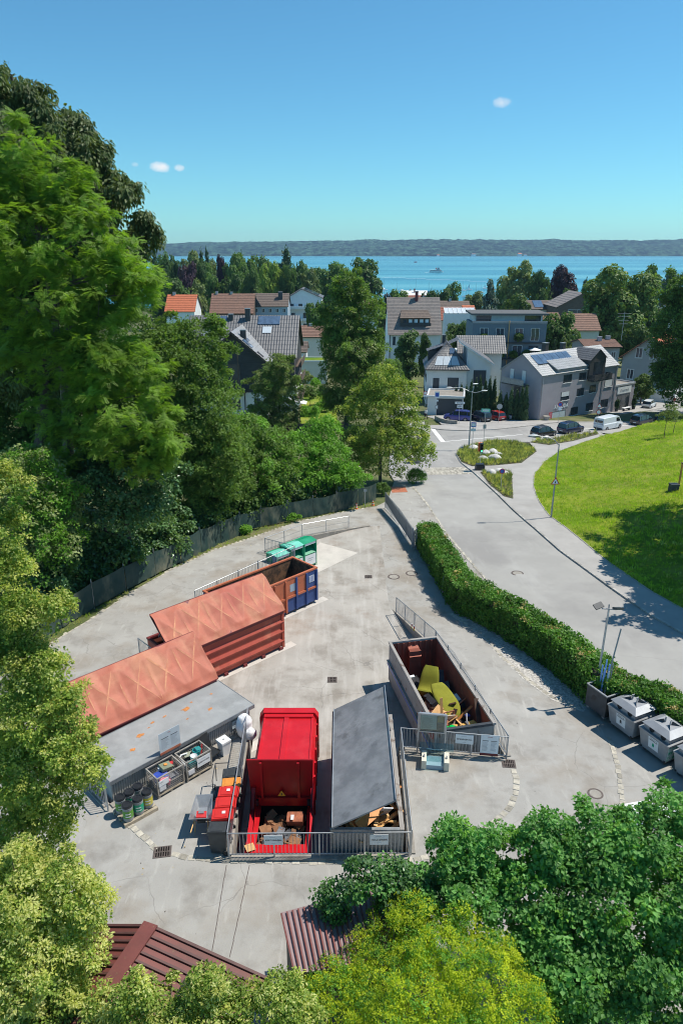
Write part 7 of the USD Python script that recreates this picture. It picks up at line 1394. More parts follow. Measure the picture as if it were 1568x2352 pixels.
    t.part('number_plate',MB().box(-L/2-.012,-.26,.52,-L/2+.0,.26,.63),'sign_white');t.part('bumper',MB().box(-L/2-.02,-hw*.78,.36,-L/2+.05,hw*.78,.5),'black_plastic');return t
def carat(label,px,py,rz,paint,kind,dz=.115):
    p=g(px,py);return car(label,p+[0,0,dz],rz,paint,kind)
aj=math.radians(35.4)
carat('dark blue parked car beside the flat-roofed garage',*c2(410,990),math.radians(165),'car_blue','suv');carat('black parked car between the blue and the red car',*c2(524,992),math.radians(118),'car_black','suv');carat('red parked car with black roof in front of the thujas',*c2(603,987),math.radians(122),'car_red','mini');carat('silver parked car at the right end of the forecourt row',*c2(655,980),math.radians(125),'car_silver','hatch')
carat('black car parked at the kerb, nearest the narrow verge',*c2(852,1068),aj -.05,'car_black','hatch',.01);carat('dark navy car parked between the black car and the white van',*c2(990,1050),aj,'car_navy','suv',.01);carat('white delivery van parked on the street',*c2(1182,1030),aj,'car_white','van',.01);carat('black car parked to the right of the white van',*c2(1358,1008),aj,'car_black','suv',.01);carat('black car with red tail lights at the right end of the street',*c2(1476,992),aj,'car_black','hatch',.01)
p=g(727,836);car('grey car parked on the garden driveway far behind the ash tree',p+[0,0,.04],1.7,'car_silver','hatch')
p=g(1489,936);car('white car half hidden beside the small round tree',p+[0,0,.05],.9,'car_white','hatch')
# ---------------------------------------------------------------- people
import manifold3d as m3
def person(label,p,rz,top,bottom,hair,step=.22,bag=None):
    t=Thing('person',label,'person',p,rz)
    def sph(c,r):return m3.Manifold.sphere(r,12).translate(tuple(float(q) for q in c))
    def chain(js):return [m3.Manifold.batch_hull([sph(a,ra),sph(b,rb)]) for (a,ra),(b,rb) in zip(js[:-1],js[1:])]
    def mesh(parts):
        u=parts[0]
        for q in parts[1:]:u=u+q
        u=u.refine_to_length(.05);mm=u.to_mesh();tm=trimesh.Trimesh(mm.vert_properties[:,:3],mm.tri_verts);trimesh.smoothing.filter_taubin(tm,iterations=6);return tm
    legs=lambda k:sum([chain([((.09*s,0,.92),.10*k),((.095*s,step*s*.5+.04,.50),.07*k),((.10*s,step*s -.03,.09),.05*k)])+chain([((.10*s,step*s -.03,.05),.045),((.10*s,step*s+.14,.035),.035)]) for s in (-1,1)],[])
    torso=lambda k:chain([((-.10,0,.95),.115*k),((-.13,0,1.15),.11*k),((-.14,0,1.38),.10*k)])+chain([((.10,0,.95),.115*k),((.13,0,1.15),.11*k),((.14,0,1.38),.10*k)])+[m3.Manifold.batch_hull([sph((-.15,0,1.38),.09*k),sph((.15,0,1.38),.09*k),sph((0,0,.95),.12*k)])]
    arms=lambda k,e=True:sum([chain([((.19*s,0,1.40),.055*k),((.25*s,-.02,1.13),.045*k)]+([((.25*s,.10,.90),.035),((.25*s,.14,.82),.04)] if e else [])) for s in (-1,1)],[])
    head=chain([((0,0,1.42),.055),((0,.01,1.52),.055)])+[m3.Manifold.batch_hull([sph((0,.01,1.60),.075),sph((0,-.01,1.66),.095),sph((0,.03,1.56),.05)]),sph((0,.105,1.61),.02)]
    t.part('body',mesh(legs(.85)+torso(.85)+arms(.9)+head),'skin',smooth=True)
    t.part('top',mesh(torso(1.06)+arms(1.15,False)),top,smooth=True);t.part('trousers',mesh(sum([chain([((.09*s,0,.95),.125),((.095*s,step*s*.5+.04,.50),.085),((.10*s,step*s -.03,.14),.068)]) for s in (-1,1)],[])),bottom,smooth=True)
    t.part('hair',mesh([m3.Manifold.batch_hull([sph((0,-.03,1.69),.095),sph((0,-.05,1.62),.085)])]),hair,smooth=True)
    for s in (-1,1):t.part('shoe',MB().cbox((.10*s,step*s+.04,.04),(.1,.28,.09)),'cloth_black')
    if bag:t.part('bag',MB().cbox((.27,.05,.72),(.12,.3,.34)),bag)
    return t
p=g(*c2(250,984));person('person in a white shirt and dark trousers walking at the corner by the bus stop',p+[0,0,.11],2.2,'cloth_white','cloth_black','hair_grey',bag='cloth_black')
p=g(*c2(1518,914));person('person in a red top walking on the footway at the right picture edge',p+[0,0,.11],-.9,'cloth_red','cloth_beige','hair_grey')
# ---------------------------------------------------------------- houses
def relief(p00,p10,p11,p01,cols,rows,ampc=.03,ampr=.03):
    """roof covering between eave p00-p10 and ridge p01-p11: ribs down the slope and overlapping courses"""
    p00,p10,p11,p01=(np.asarray(p,float) for p in (p00,p10,p11,p01));nm=np.cross(p10-p00,p01-p00);nm=nm/np.linalg.norm(nm);nm=nm if nm[2]>0 else -nm
    us=np.linspace(0,1,cols*4+1) if ampc else np.linspace(0,1,5);vs=np.sort(np.concatenate([np.arange(rows)/rows,(np.arange(rows)+.97)/rows]))
    u,v=np.meshgrid(us,vs);h=(ampc*np.sin(math.pi*u*cols)**2 if ampc else 0)+ampr*(1-(v*rows+1e-6) % 1)
    V=((p00*(1-u[...,None])+p10*u[...,None])*(1-v[...,None])+(p01*(1-u[...,None])+p11*u[...,None])*v[...,None])+nm*h[...,None]
    n,k=u.shape;idx=np.arange(n*k).reshape(n,k);f=np.stack([idx[:-1,:-1],idx[:-1,1:],idx[1:,1:],idx[1:,:-1]],-1).reshape(-1,4)
    if np.cross(p10-p00,p01-p00)[2]<0:f=f[:,::-1]
    return MB().add(V.reshape(-1,3),f)
class House(Thing):
    def setup(s,L,D,zb,ze):s.L,s.D,s.zb,s.ze=L,D,zb,ze;return s
    def F(s,face,u,z,e=0.0):
        return {'s':(u,-e,z),'n':(s.L -u,s.D+e,z),'w':(-e,s.D -u,z),'e':(s.L+e,u,z)}[face]
    def rect(s,face,u0,z0,u1,z1,e0,e1):
        c=[s.F(face,u,z,e) for e in (e0,e1) for z in (z0,z1) for u in (u0,u1)]
        return MB().add(c,[(0,2,3,1),(4,5,7,6),(0,1,5,4),(2,6,7,3),(0,4,6,2),(1,3,7,5)])
    def window(s,face,u,z,w,h,frame='window_frame',pane='window_glass',sill=True,mull=1,proud=.05,fr=.08):
        f=MB()
        for r in ((u,z,u+w,z+fr),(u,z+h -fr,u+w,z+h),(u,z+fr,u+fr,z+h -fr),(u+w -fr,z+fr,u+w,z+h -fr)):f.add(*s.rect(face,*r,-.02,proud).out())
        for k in range(1,mull+1):
            x=u+w*k/(mull+1);f.add(*s.rect(face,x -fr*.4,z+fr,x+fr*.4,z+h -fr,-.02,proud -.01).out())
        p=s.part('window',f,frame);s.part('pane',s.rect(face,u+fr*.9,z+fr*.9,u+w -fr*.9,z+h -fr*.9,-.03,.012),pane,under=p)
        if sill:s.part('sill',s.rect(face,u -.06,z -.07,u+w+.06,z -.003,-.02,.12),'sign_white',under=p)
    def slab(s,name,face,r,e0,e1,mat,**k):return s.part(name,s.rect(face,*r,e0,e1),mat,**k)
    def gable_walls(s,axis,zr,mat,ry=.5,zs=None):
        L,D,zb,ze=s.L,s.D,s.zb,s.ze
        if axis=='x':poly=[(0,zb),(D,zb),(D,ze),(D*ry,zr),(0,ze)];m=MB().prism(poly,0,L).xf(np.array([[0,0,1,0],[1,0,0,0],[0,1,0,0],[0,0,0,1.0]]))
        else:poly=[(0,zb),(L,zb),(L,ze),(L*ry,zr),(0,ze)];m=MB().prism(poly,0,D).xf(np.array([[1,0,0,0],[0,0,1,0],[0,1,0,0],[0,0,0,1.0]]));m.f=[f[:,::-1] for f in m.f]
        s.part('wall',m,mat)
    def gable_roof(s,axis,zr,mat,ry=.5,over=.5,ov2=.4,cols=20,rows=10,ampc=.03,t=.14,soffit='dark_cladding',lift=.06,ampr=.035):
        L,D,ze=s.L,s.D,s.ze;out=[]
        W_=D if axis=='x' else L;Q=L if axis=='x' else D
        for side in (0,1):
            run=W_*(ry if side==0 else 1-ry);sl=(zr -ze)/run;e=-over if side==0 else W_+over;z0=ze -sl*over+lift;zt=zr+lift
            pt=(lambda a,b,z:(a,b,z)) if axis=='x' else (lambda a,b,z:(b,a,z))
            a,b,c,d=pt(-ov2,e,z0),pt(Q+ov2,e,z0),pt(Q+ov2,W_*ry,zt),pt(-ov2,W_*ry,zt)
            q=(a,b,c,d);q2=q if np.cross(np.subtract(b,a),np.subtract(d,a))[2]>0 else (b,a,d,c)
            s.part('roof_underside',MB().slab(*q2,t),soffit);out.append(s.part('roof',relief(a,b,c,d,cols,rows,ampc,ampr).xf(mat4(np.eye(3),(0,0,.012))),mat))
        return out
    def on_roof(s,axis,zr,ry,side,u0,u1,v0,v1,name,mat,e=.12,t=.06,lift=.06,under=None):
        """a flat panel lying on a roof plane: u along the ridge, v from eave (0) to ridge (1)"""
        W_=s.D if axis=='x' else s.L;y=lambda v:W_*ry*v if side==0 else W_-W_*(1-ry)*v;z=lambda v:s.ze+(zr -s.ze)*v+lift+e
        pt=(lambda a,b,z:(a,b,z)) if axis=='x' else (lambda a,b,z:(b,a,z));q=[pt(u0,y(v0),z(v0)),pt(u1,y(v0),z(v0)),pt(u1,y(v1),z(v1)),pt(u0,y(v1),z(v1))]
        if np.cross(np.subtract(q[1],q[0]),np.subtract(q[3],q[0]))[2]<0:q=[q[1],q[0],q[3],q[2]]
        return s.part(name,MB().slab(*q,t),mat,under=under)
    def chimney(s,x,y,z0,z1,w=.6,mat='dark_cladding'):
        p=s.part('chimney',MB().box(x -w/2,y -w/2,z0,x+w/2,y+w/2,z1),mat);s.part('chimney_cap',MB().box(x -w/2-.06,y -w/2-.06,z1,x+w/2+.06,y+w/2+.06,z1+.1),'steel_grey',under=p)
# --- the grey-mauve building on the street corner
o=np.array([32.5,115.75,0]);H_=House('grey_house','grey-mauve three-storey building with dark dormer, solar panels and AYOUDA lettering','building',o,math.radians(35.4)).setup(20.6,8.7,-8.2,.85);zr,ry=3.75,.49
H_.gable_walls('x',zr,'mauve_render',ry);H_.gable_roof('x',zr,'roof_silver',ry,.25,.12,40,12,.03,soffit='steel_grey')
pv=MB()
for k in range(6):H_.on_roof('x',zr,ry,0,1.1+k*1.55,2.55+k*1.55,.42,.86,'solar_panel','solar_panel',.16);
H_.part('solar_frame',MB().bar((1.0,H_.D*ry*.41,.85+2.9*.41+.24),(10.4,H_.D*ry*.41,.85+2.9*.41+.24),.1,.1),'dark_frame')
sd=H_.part('shed_dormer_roof',relief((3.6,-.25,1.45),(11.6,-.25,1.45),(11.6,2.6,2.75),(3.6,2.6,2.75),16,5,.03),'roof_silver');H_.part('shed_dormer_underside',MB().slab((3.6,-.25,1.43),(11.6,-.25,1.43),(11.6,2.6,2.73),(3.6,2.6,2.73),.15),'steel_grey')
H_.part('shed_dormer_wall',MB().prism([(0,.6),(0,1.36),(2.4,2.5),(2.4,2.2)],4.0,11.4).xf(np.array([[0,0,1,0],[1,0,0,0],[0,1,0,0],[0,0,0,1.0]])),'mauve_render')
gd=House.part(H_,'dormer_wall',MB().prism([(11.9,-.9),(16.2,-.9),(16.2,2.4),(14.05,3.9),(11.9,2.4)],-.35,3.6).xf(np.array([[1,0,0,0],[0,0,1,0],[0,1,0,0],[0,0,0,1.0]])),'dark_cladding')
for a,b,c,d in (((11.65,-.6,2.3),(11.65,4.0,2.3),(14.05,4.0,4.02),(14.05,-.6,4.02)),((16.45,-.6,2.3),(16.45,4.0,2.3),(14.05,4.0,4.02),(14.05,-.6,4.02))):
    H_.part('dormer_roof',relief(a,b,c,d,9,6,.03),'roof_anthracite')
for k in range(14):H_.part('cladding_board',MB().box(11.88,-.372,-.88+k*.23,16.22,-.352,-.68+k*.23),'dark_cladding')
H_.part('loggia',MB().box(13.0,-.40,-.3,15.6,-.374,1.9),'window_glass')
bl=H_.part('balcony',MB().box(11.7,-1.7,-1.2,16.6,-.36,-1.05),'dark_cladding')
for k in range(5):H_.part('balcony_board',MB().box(11.7,-1.72,-1.04+k*.2,16.6,-1.66,-.87+k*.2).box(11.7,-1.655,-1.04+k*.2,11.76,-.38,-.87+k*.2).box(16.54,-1.655,-1.04+k*.2,16.6,-.38,-.87+k*.2),'dark_cladding',under=bl)
for (u,z,w,h,pn,ml) in ((5.6,-1.0,2.2,1.35,'window_glass',1),(9.7,-1.0,1.9,1.3,'window_glass',1),(5.4,-4.0,2.2,1.5,'window_glass',0),(9.6,-3.7,1.9,1.35,'window_glass',1),(13.0,-3.5,1.8,1.35,'window_glass',1),(17.2,-2.9,2.3,1.4,'shutter_white',0),(3.4,-7.4,3.7,1.75,'sign_bluegrey',0),(8.5,-6.9,1.9,1.4,'window_glass',1),(12.6,-6.7,2.0,1.45,'window_glass',1),(16.7,-6.6,2.2,1.5,'window_glass',1)):
    H_.window('s',u,z,w,h,'dark_frame',pn,True,ml,proud=.03)
H_.slab('roller_shutter','s',(5.5,-3.3,7.5,-2.55),.015,.05,'shutter_white')
tx=meshkit.text_mesh('AYOUDA',.62,.04,True);tx.apply_transform(np.array([[1,0,0,3.9],[0,0,-1,-.02],[0,1,0,-5.2],[0,0,0,1.0]]));H_.part('lettering',tx,'ink_white')
H_.part('letter_line',MB().box(5.1,-.05,-5.55,6.0,-.02,-5.43),'ink_white')
for u in (1.9,4.5):H_.window('w',u,-1.0,1.0,2.2,'mauve_render','shutter_white',False,0)
bw=H_.part('balcony',MB().box(-1.5,2.4,-1.3,-.0,7.2,-1.12),'dark_steel');H_.part('balcony_rail',MB().box(-1.5,2.4,-.2,-1.44,7.2,-.14).box(-1.5,2.4,-1.1,-1.48,7.2,-.25),'steel_grey',under=bw);H_.part('door',MB().box(-.02,4.2,-4.0,.012,5.6,-1.7),'dark_frame')
for x in (.35,20.3):H_.part('downpipe',MB().tube((x,-.08,-8.0),(x,-.08,.8),.06),'sign_back')
H_.part('downpipe',MB().tube((16.5,-.08,-8.0),(16.5,-.08,-1.2),.06),'sign_back')
H_.chimney(6.6,5.2,3.0,5.0,.8);H_.chimney(11.0,5.0,3.2,4.7,.7)
p=H_.world((1.2,-.8,0));pt_=gz(p[0],p[1]);t=Thing('plant_tub','grey plant tub at the left corner of the grey-mauve building','tub',pt_+[0,0,.1]);t.part('tub',MB().lathe([(0,0),(.42,0),(.55,.7),(.48,.7),(0,.6)],n=14),'wall_concrete')
t=Thing('stand_sign','red-framed street stand beside the plant tub at the grey-mauve building','sign',gz(*H_.world((2.3,-.7,0))[:2])+[0,0,.1],.6);t.part('frame',MB().box(-.35,-.03,0,-.28,.03,1.2).box(.28,-.03,0,.35,.03,1.2).box(-.28,-.03,1.13,.28,.03,1.2),'traffic_red');t.part('panel',MB().box(-.28,-.015,.2,.28,.015,1.13),'pink_plastic')
# --- flat-roofed shop annex with its sign
so=H_.world((20.7,.3,0));S_=House('shop_annex','low flat-roofed shop annex with white sign above its window','shop',(so[0],so[1],0),math.radians(36)).setup(6.4,7.0,-8.6,-3.3)
S_.part('wall',MB().box(0,0,-8.6,6.4,7.0,-3.3),'mauve_render');S_.part('parapet',MB().box(-.1,-.12,-3.298,6.5,.2,-3.0).box(-.1,.2,-3.298,.2,7.0,-3.0).box(6.2,.2,-3.298,6.5,7.0,-3.0),'sign_back');S_.part('roof',MB().box(.2,.2,-3.298,6.2,7,-3.2),'roof_flat')
S_.window('s',1.3,-8.0,3.9,3.0,'dark_frame','window_glass',True,2,.03);S_.slab('sign_board','s',(1.1,-4.75,5.3,-3.5),.005,.08,'sign_white')
tx=meshkit.text_mesh('Gourmet',.5,.02);w0=tx.bounds[1][0];tx.apply_scale((2.6/w0,1,1));tx.apply_transform(np.array([[1,.2,0,1.9],[0,0,-1,-.082],[0,1,0,-4.4],[0,0,0,1.0]]));S_.part('lettering',tx,'ink_grey')
for k,u in enumerate((.5,5.9)):
    q=S_.world((u,-.7,0));q=gz(q[0],q[1])+[0,0,.1];t=Thing('potted_conifer',('slim potted conifer left of the shop window','slim potted conifer right of the shop window')[k],'plant',q);t.part('pot',MB().lathe([(0,0),(.25,0),(.33,.5),(0,.45)],n=12),'dark_cladding')
    P,D=crown_points([(q+[0,0,1.3],np.array([.3,.3,.95]))],60,np.random.default_rng(k),gate=.2,clump=.5);instancer(t.path+'/foliage',[('small',.3,.12,'leaf_conifer',1)],P -t.loc,D,np.ones(len(P)),k)
t=Thing('street_table','low bench table with cups in front of the shop window','table',gz(*S_.world((3.0,-1.1,0))[:2])+[0,0,.1],math.radians(36));t.part('top',MB().box(-1.1,-.3,.55,1.1,.3,.62),'sign_white');t.part('leg',MB().box(-.9,-.2,0,-.8,.2,.55),'dark_steel');t.part('leg',MB().box(.8,-.2,0,.9,.2,.55),'dark_steel')
# --- white house with anthracite hip roof and front gable
wz=-9.0;o=(16.5,137.8,0);Wh=House('white_house','white rendered house with anthracite roof and dark shutters at the junction','house',o,math.radians(-4)).setup(7.6,11.5,wz,-1.5)
Wh.part('wall',MB().box(0,0,wz,7.6,11.5,-1.5),'white_render')
rA,rB=(3.9,4.2,3.0),(3.9,9.5,3.0);e=.45;c0,c1_,c2_,c3_=(-e,-e,-1.6),(7.6+e,-e,-1.6),(7.6+e,11.5+e,-1.6),(-e,11.5+e,-1.6)
for a,b,c,d,n in ((c0,c1_,rA,rA,16),(c3_,c0,rA,rB,22),(c1_,c2_,rB,rA,22),(c2_,c3_,rB,rB,16)):Wh.part('roof',relief(a,b,c,d,n,12,.03),'roof_anthracite')
Wh.part('eaves',MB().box(-e,-e,-1.78,7.6+e,11.5+e,-1.62),'dark_cladding')
Wh.part('wing_wall',MB().prism([(7.62,wz),(12.2,wz),(12.2,-.6),(7.62,2.3)],1.2,10.5).xf(np.array([[1,0,0,0],[0,0,1,0],[0,1,0,0],[0,0,0,1.0]])),'white_render')
Wh.part('wing_roof',relief((12.9,.8,-.75),(12.9,11,-.75),(6.2,11,3.4),(6.2,.8,3.4),20,12,.03),'roof_anthracite');Wh.part('wing_roof_underside',MB().slab((12.9,.8,-.78),(12.9,11,-.78),(6.2,11,3.37),(6.2,.8,3.37),.18),'sign_white')
Wh.part('wing_roof',relief((1.5,5.0,1.2),(1.5,9.5,1.2),(6.2,9.5,3.4),(6.2,5.0,3.4),10,8,.03),'roof_anthracite')
Wh.part('back_roof',relief((6.5,10.8,.0),(16.5,10.8,.0),(16.5,15.0,3.2),(6.5,15.0,3.2),22,8,.03),'roof_anthracite');Wh.part('back_wall',MB().box(6.5,12.0,wz,15.8,17,.3),'white_render')
Wh.part('dormer_wall',MB().box(.3,4.5,-1.3,2.6,7.5,1.3),'dark_cladding');Wh.part('dormer_roof',relief((.0,4.2,1.25),(.0,7.8,1.25),(3.2,7.8,2.4),(3.2,4.2,2.4),8,5,.03),'roof_anthracite');Wh.part('dormer_window',MB().box(.285,5.0,-.6,.297,7.0,.9),'window_glass')
for k in range(3):
    q=lambda u,v:np.array([-e+(8.5)*u,0,0])+np.array([0,-e+4.65*v,-1.6+4.6*v+.12])
    u0,u1=.22+k*.19,.40+k*.19;Wh.part('solar_panel',MB().slab(q(u0,.14),q(u1,.14),q(u1*.78+.11,.46),q(u0*.78+.11,.46),.07),'sign_bluegrey')
Wh.part('skylight',MB().slab((4.3,2.1,1.15),(5.3,2.1,1.15),(5.2,3.0,2.05),(4.35,3.0,2.05),.08),'solar_panel')
for (u,z,w,h) in ((1.2,-6.2,1.2,2.9),(4.0,-6.2,2.1,3.0)):
    f=Wh.slab('shutter','s',(u,z,u+w,z+h),.0,.06,'shutter_dark')
Wh.part('shutter',MB().box(9.0,1.12,-4.9,11.4,1.19,-1.9),'shutter_dark')
for u in (1.2,3.6,6.2,8.6):Wh.window('w',u,-4.4,1.0,1.5,'dark_frame','window_glass',False,0);Wh.window('w',u,-8.0,1.0,1.4,'dark_frame','window_glass',False,0)
Wh.part('terrace_awning',MB().slab((.6,-3.6,-6.6),(6.6,-3.6,-6.6),(6.6,-.02,-6.1),(.6,-.02,-6.1),.12),'awning');Wh.part('terrace_rail',MB().box(.4,-.6,-6.0,7.4,-.5,-5.2),'dark_cladding');
for x in (.8,6.4):Wh.part('awning_post',MB().box(x -.06,-3.5,wz,x+.06,-3.4,-6.65),'brown_cladding')
Wh.chimney(3.4,7.5,2.5,4.0,.6)
# --- flat-roofed garage at the corner
ga=House('garage','low garage with flat roof and white rim beside the forecourt','garage',(15.05,123.4,0),math.radians(-10)).setup(6.2,6.5,-8,-3.9)
ga.part('wall',MB().box(0,.02,-8,6.2,6.5,-4.15),'white_render');ga.part('door',MB().box(1.6,-.03,-7.6,6.0,.018,-4.4),'shutter_dark');ga.part('roof_edge',MB().box(-.2,-.25,-4.148,6.4,.05,-3.85).box(-.2,6.4,-4.148,6.4,6.7,-3.85).box(-.2,.05,-4.148,.1,6.4,-3.85).box(6.1,.05,-4.148,6.4,6.4,-3.85),'window_frame');ga.part('roof',MB().box(.1,.05,-4.148,6.1,6.4,-4.0),'roof_flat')
p=W([c2(300,985),c2(325,998),c2(360,1008),c2(410,1010)]);wm=MB();P=polyline_points(p,.6)
for a,b in zip(P[:-1],P[1:]):wm.bar((*a,float(T(*a))+.35),(*b,float(T(*b))+.35),.35,.7)
one('garden_wall',wm,'wall_concrete','low curved stone wall in front of the blue car','wall')
# --- terraced flats, blue-grey
Tb=House('terraced_flats','dark blue-grey terraced flats with planted balconies and glazed top floor','building',(29.6,165,0),math.radians(-2)).setup(16.6,11,-10.5,4.4)
Tb.part('wall',MB().box(0,0,-5.6,16.6,11,4.4),'bluegrey_render');Tb.part('base_wall',MB().box(2.6,-2.2,-10.5,16.6,10,-5.62),'white_render');Tb.part('penthouse',MB().box(.6,2.2,4.402,16.0,10,6.1),'sign_bluegrey');Tb.part('penthouse_roof',MB().box(-.3,.6,6.102,17.0,11.2,6.5),'planks_grey')
for x0,x1 in ((1.0,4.4),(12.0,15.6)):Tb.part('penthouse_glass',MB().box(x0,2.15,4.6,x1,2.195,5.9),'window_glass')
Tb.part('floor_band',MB().box(-.1,-.3,.0,16.7,-.003,.25).box(-.1,-1.2,-3.6,16.7,-.003,-3.35),'dark_cladding');Tb.part('parapet',MB().box(-.1,-.12,4.402,16.7,.1,4.9),'steel_grey');Tb.part('terrace_slab',MB().box(2.4,-2.6,-5.62,16.8,-.01,-5.4),'sign_back')
Tb.part('downpipe',MB().tube((8.2,-.15,-5.4),(8.2,-.15,5.0),.1),'timber_light')
for k,x in enumerate((1.7,5.3,9.6,13.2)):Tb.window('s',x,.5,1.9,2.9,'window_frame','window_glass',False,1);Tb.window('s',x -.3,-3.1,2.2,2.6,'window_frame' if k % 2==0 else 'dark_frame','window_glass',False,1)
for x in (3.6,8.2,12.6):Tb.part('garage_recess',MB().box(x,-2.24,-9.6,x+3.4,-2.203,-6.2),'cream_render')
t=Thing('parasol','white parasol on the balcony of the blue-grey flats','parasol',Tb.world((14.2,-.7,-3.35)));t.part('canopy',MB().lathe([(1.5,2.0),(0,2.5)],n=8),'awning');t.part('pole',MB().tube((0,0,0),(0,0,2.45),.03),'galvanised')
for k,(x,y,z,rr) in enumerate(((2.6,-.35,1.3,.8),(6.2,-.35,1.2,.6),(10.5,-.35,1.4,.85),(2.5,-.7,-2.5,.95),(6.2,-.7,-2.5,1.1),(9.6,-.7,-2.5,.9),(12.4,-.7,-2.4,1.0),(15.6,-.8,-2.3,.7),(5.6,-2.6,-8.4,.8))):
    c=Tb.world((x,y,z));t=Thing('balcony_plant',f'dark green balcony shrub of the blue-grey flats, {("upper floor left", "upper floor second from left", "upper floor third from left", "middle floor far left", "middle floor second from left", "middle floor by the downpipe", "middle floor left of the parasol", "middle floor right end", "before the white base wall")[k]}','plant',c -[0,0,rr]);t.part('box',MB().box(-rr,-.25,-.02 if k !=8 else -.8,rr,.25,.3),'dark_cladding')
    P,D=crown_points([(c,np.array([rr*1.1,.5,rr]))],9,np.random.default_rng(k),gate=.3,clump=.6);instancer(t.path+'/foliage',[BROAD(.6,.22,'leaf_dark')],P -t.loc,D+[0,0,.4],np.ones(len(P)),k)
# --- old house with the big tiled roof
Oh=House('old_house','pale house with a large weathered grey tile roof, dormer and brick chimney','house',(12.9,198,0),math.radians(1)).setup(14.0,13,-13,-.6);zr=7.6
Oh.gable_walls('x',zr,'white_render',.5);Oh.gable_roof('x',zr,'roof_tilegrey',.5,.9,.35,30,26,0,ampr=.05)
Oh.part('dormer_wall',MB().box(3.2,.9,.7,11.2,5.0,2.6),'brown_cladding');Oh.part('dormer_roof',relief((2.9,.5,2.55),(11.5,.5,2.55),(10.6,5.2,5.1),(3.8,5.2,5.1),20,7,0,.05),'roof_umber')
for k in range(5):Oh.part('dormer_window',MB().box(3.9+k*1.5,.86,1.35,4.8+k*1.5,.897,2.2),'sign_white' if k not in (0,) else 'window_glass');
Oh.part('balcony',MB().box(3.0,.3,.55,11.4,.45,1.25),'dark_cladding');Oh.chimney(7.9,6.0,6.2,9.2,.8,'maroon_paint')
for u in (1.0,3.2):Oh.window('s',u,-4.6,.9,2.4,'window_frame','window_glass',False,0)
Oh.part('downpipe',MB().tube((.3,-.1,-12),(.3,-.1,-.9),.08),'dark_steel')
# --- grey house with red roof at the right
Gh=House('gable_house','grey rendered house with red tile roof and white-framed windows at the right','house',(57.6,147.5,0),math.radians(-36)).setup(10.2,12,-9.2,-.4);zr=3.7
Gh.gable_walls('y',zr,'grey_render',.5);Gh.gable_roof('y',zr,'roof_orange',.5,.8,.5,26,14,.03,soffit='brown_cladding')
for u,z in ((2.4,-.6),(5.2,-.6),(1.2,-5.0),(5.9,-4.8)):Gh.window('s',u,z,1.4,2.1,'window_frame','window_glass',True,1,fr=.14)
Gh.part('base_wall',MB().box(2.0,-2.5,-10,11.5,-.02,-6.3),'white_render')
# --- chalet behind the trees on the left
Cz=-8.2;Ch=House('chalet_house','large chalet with dark timber gable, white ground floor and ribbed grey roof','house',(-27.5,126.5,0),math.radians(-1)).setup(19.2,17,Cz,2.6);zr=8.6
Ch.gable_walls('x',zr,'dark_cladding',.5);Ch.part('lower_wall',MB().box(-.04,-.04,Cz,19.24,17.04,-3.0),'white_render');Ch.gable_roof('x',zr,'roof_anthracite',.5,.7,.5,42,10,.06)
Ch.on_roof('x',zr,.5,0,12.2,16.2,.74,.95,'solar_panel','solar_panel',.22);Ch.on_roof('x',zr,.5,0,13.2,14.8,.52,.68,'skylight','sign_bluegrey',.2);Ch.on_roof('x',zr,.5,0,3.4,6.5,.74,.95,'solar_panel','solar_panel',.22);Ch.on_roof('x',zr,.5,0,2.4,3.9,.4,.6,'skylight','sign_bluegrey',.2)
Ch.chimney(10.3,7.6,7.4,9.9,.9);Ch.chimney(7.2,7.6,7.4,8.9,.8)
gx0,gx1,gy=4.2,14.8,-5.0;ap=9.3
Ch.part('gable_wall',MB().prism([(gx0,-3.0),(gx1,-3.0),(gx1,2.6),(ap,7.0),(gx0,2.6)],gy,0).xf(np.array([[1,0,0,0],[0,0,1,0],[0,1,0,0],[0,0,0,1.0]])),'dark_cladding');Ch.part('gable_base',MB().box(gx0-.03,gy -.03,Cz,gx1+.03,0,-3.002),'white_render')
for sx,ex in ((-1,gx0),(1,gx1)):
    e0=(ex+sx*1.0,gy -.9,1.75);e1=(ex+sx*1.0,4.2,1.75);r1=(ap,8.2,7.25);r0=(ap,gy -.9,7.25);Ch.part('gable_roof',relief(e0,e1,r1,r0,14,11,0,.07),'roof_silver');q=[np.array(k)-[0,0,.03] for k in (e0,e1,r1,r0)]
    q=q if np.cross(q[1]-q[0],q[3]-q[0])[2]>0 else [q[1],q[0],q[3],q[2]];Ch.part('gable_soffit',MB().slab(*q,.22),'brown_cladding')
f_=lambda u,v,e:np.array([ap+(gx1+1.0-ap)*(1-v),gy -.9+u,7.25-5.5*(1-v)+e])
for (u0,u1,v0,v1,mt) in ((.4,2.2,.48,.72,'solar_panel'),(.7,1.5,.2,.36,'dark_frame'),(2.6,4.6,.62,.84,'solar_panel')):Ch.part('roof_window',MB().slab(f_(u0,v0,.2),f_(u1,v0,.2),f_(u1,v1,.2),f_(u0,v1,.2),.08).xf(np.eye(4)),mt)
Ch.chimney(10.9,gy+2.0,4.0,7.2,.9)
Ch.part('gable_glass',MB().box(7.0,gy -.06,-1.9,10.4,gy -.033,1.8),'window_glass');bb=Ch.part('balcony',MB().box(4.6,gy -1.5,-2.9,11.4,gy -.035,-2.75),'brown_cladding')
for k in range(34):Ch.part('balcony_slat',MB().box(4.6+k*.2,gy -1.5,-2.74,4.75+k*.2,gy -1.44,-1.75),'dark_cladding',under=bb)
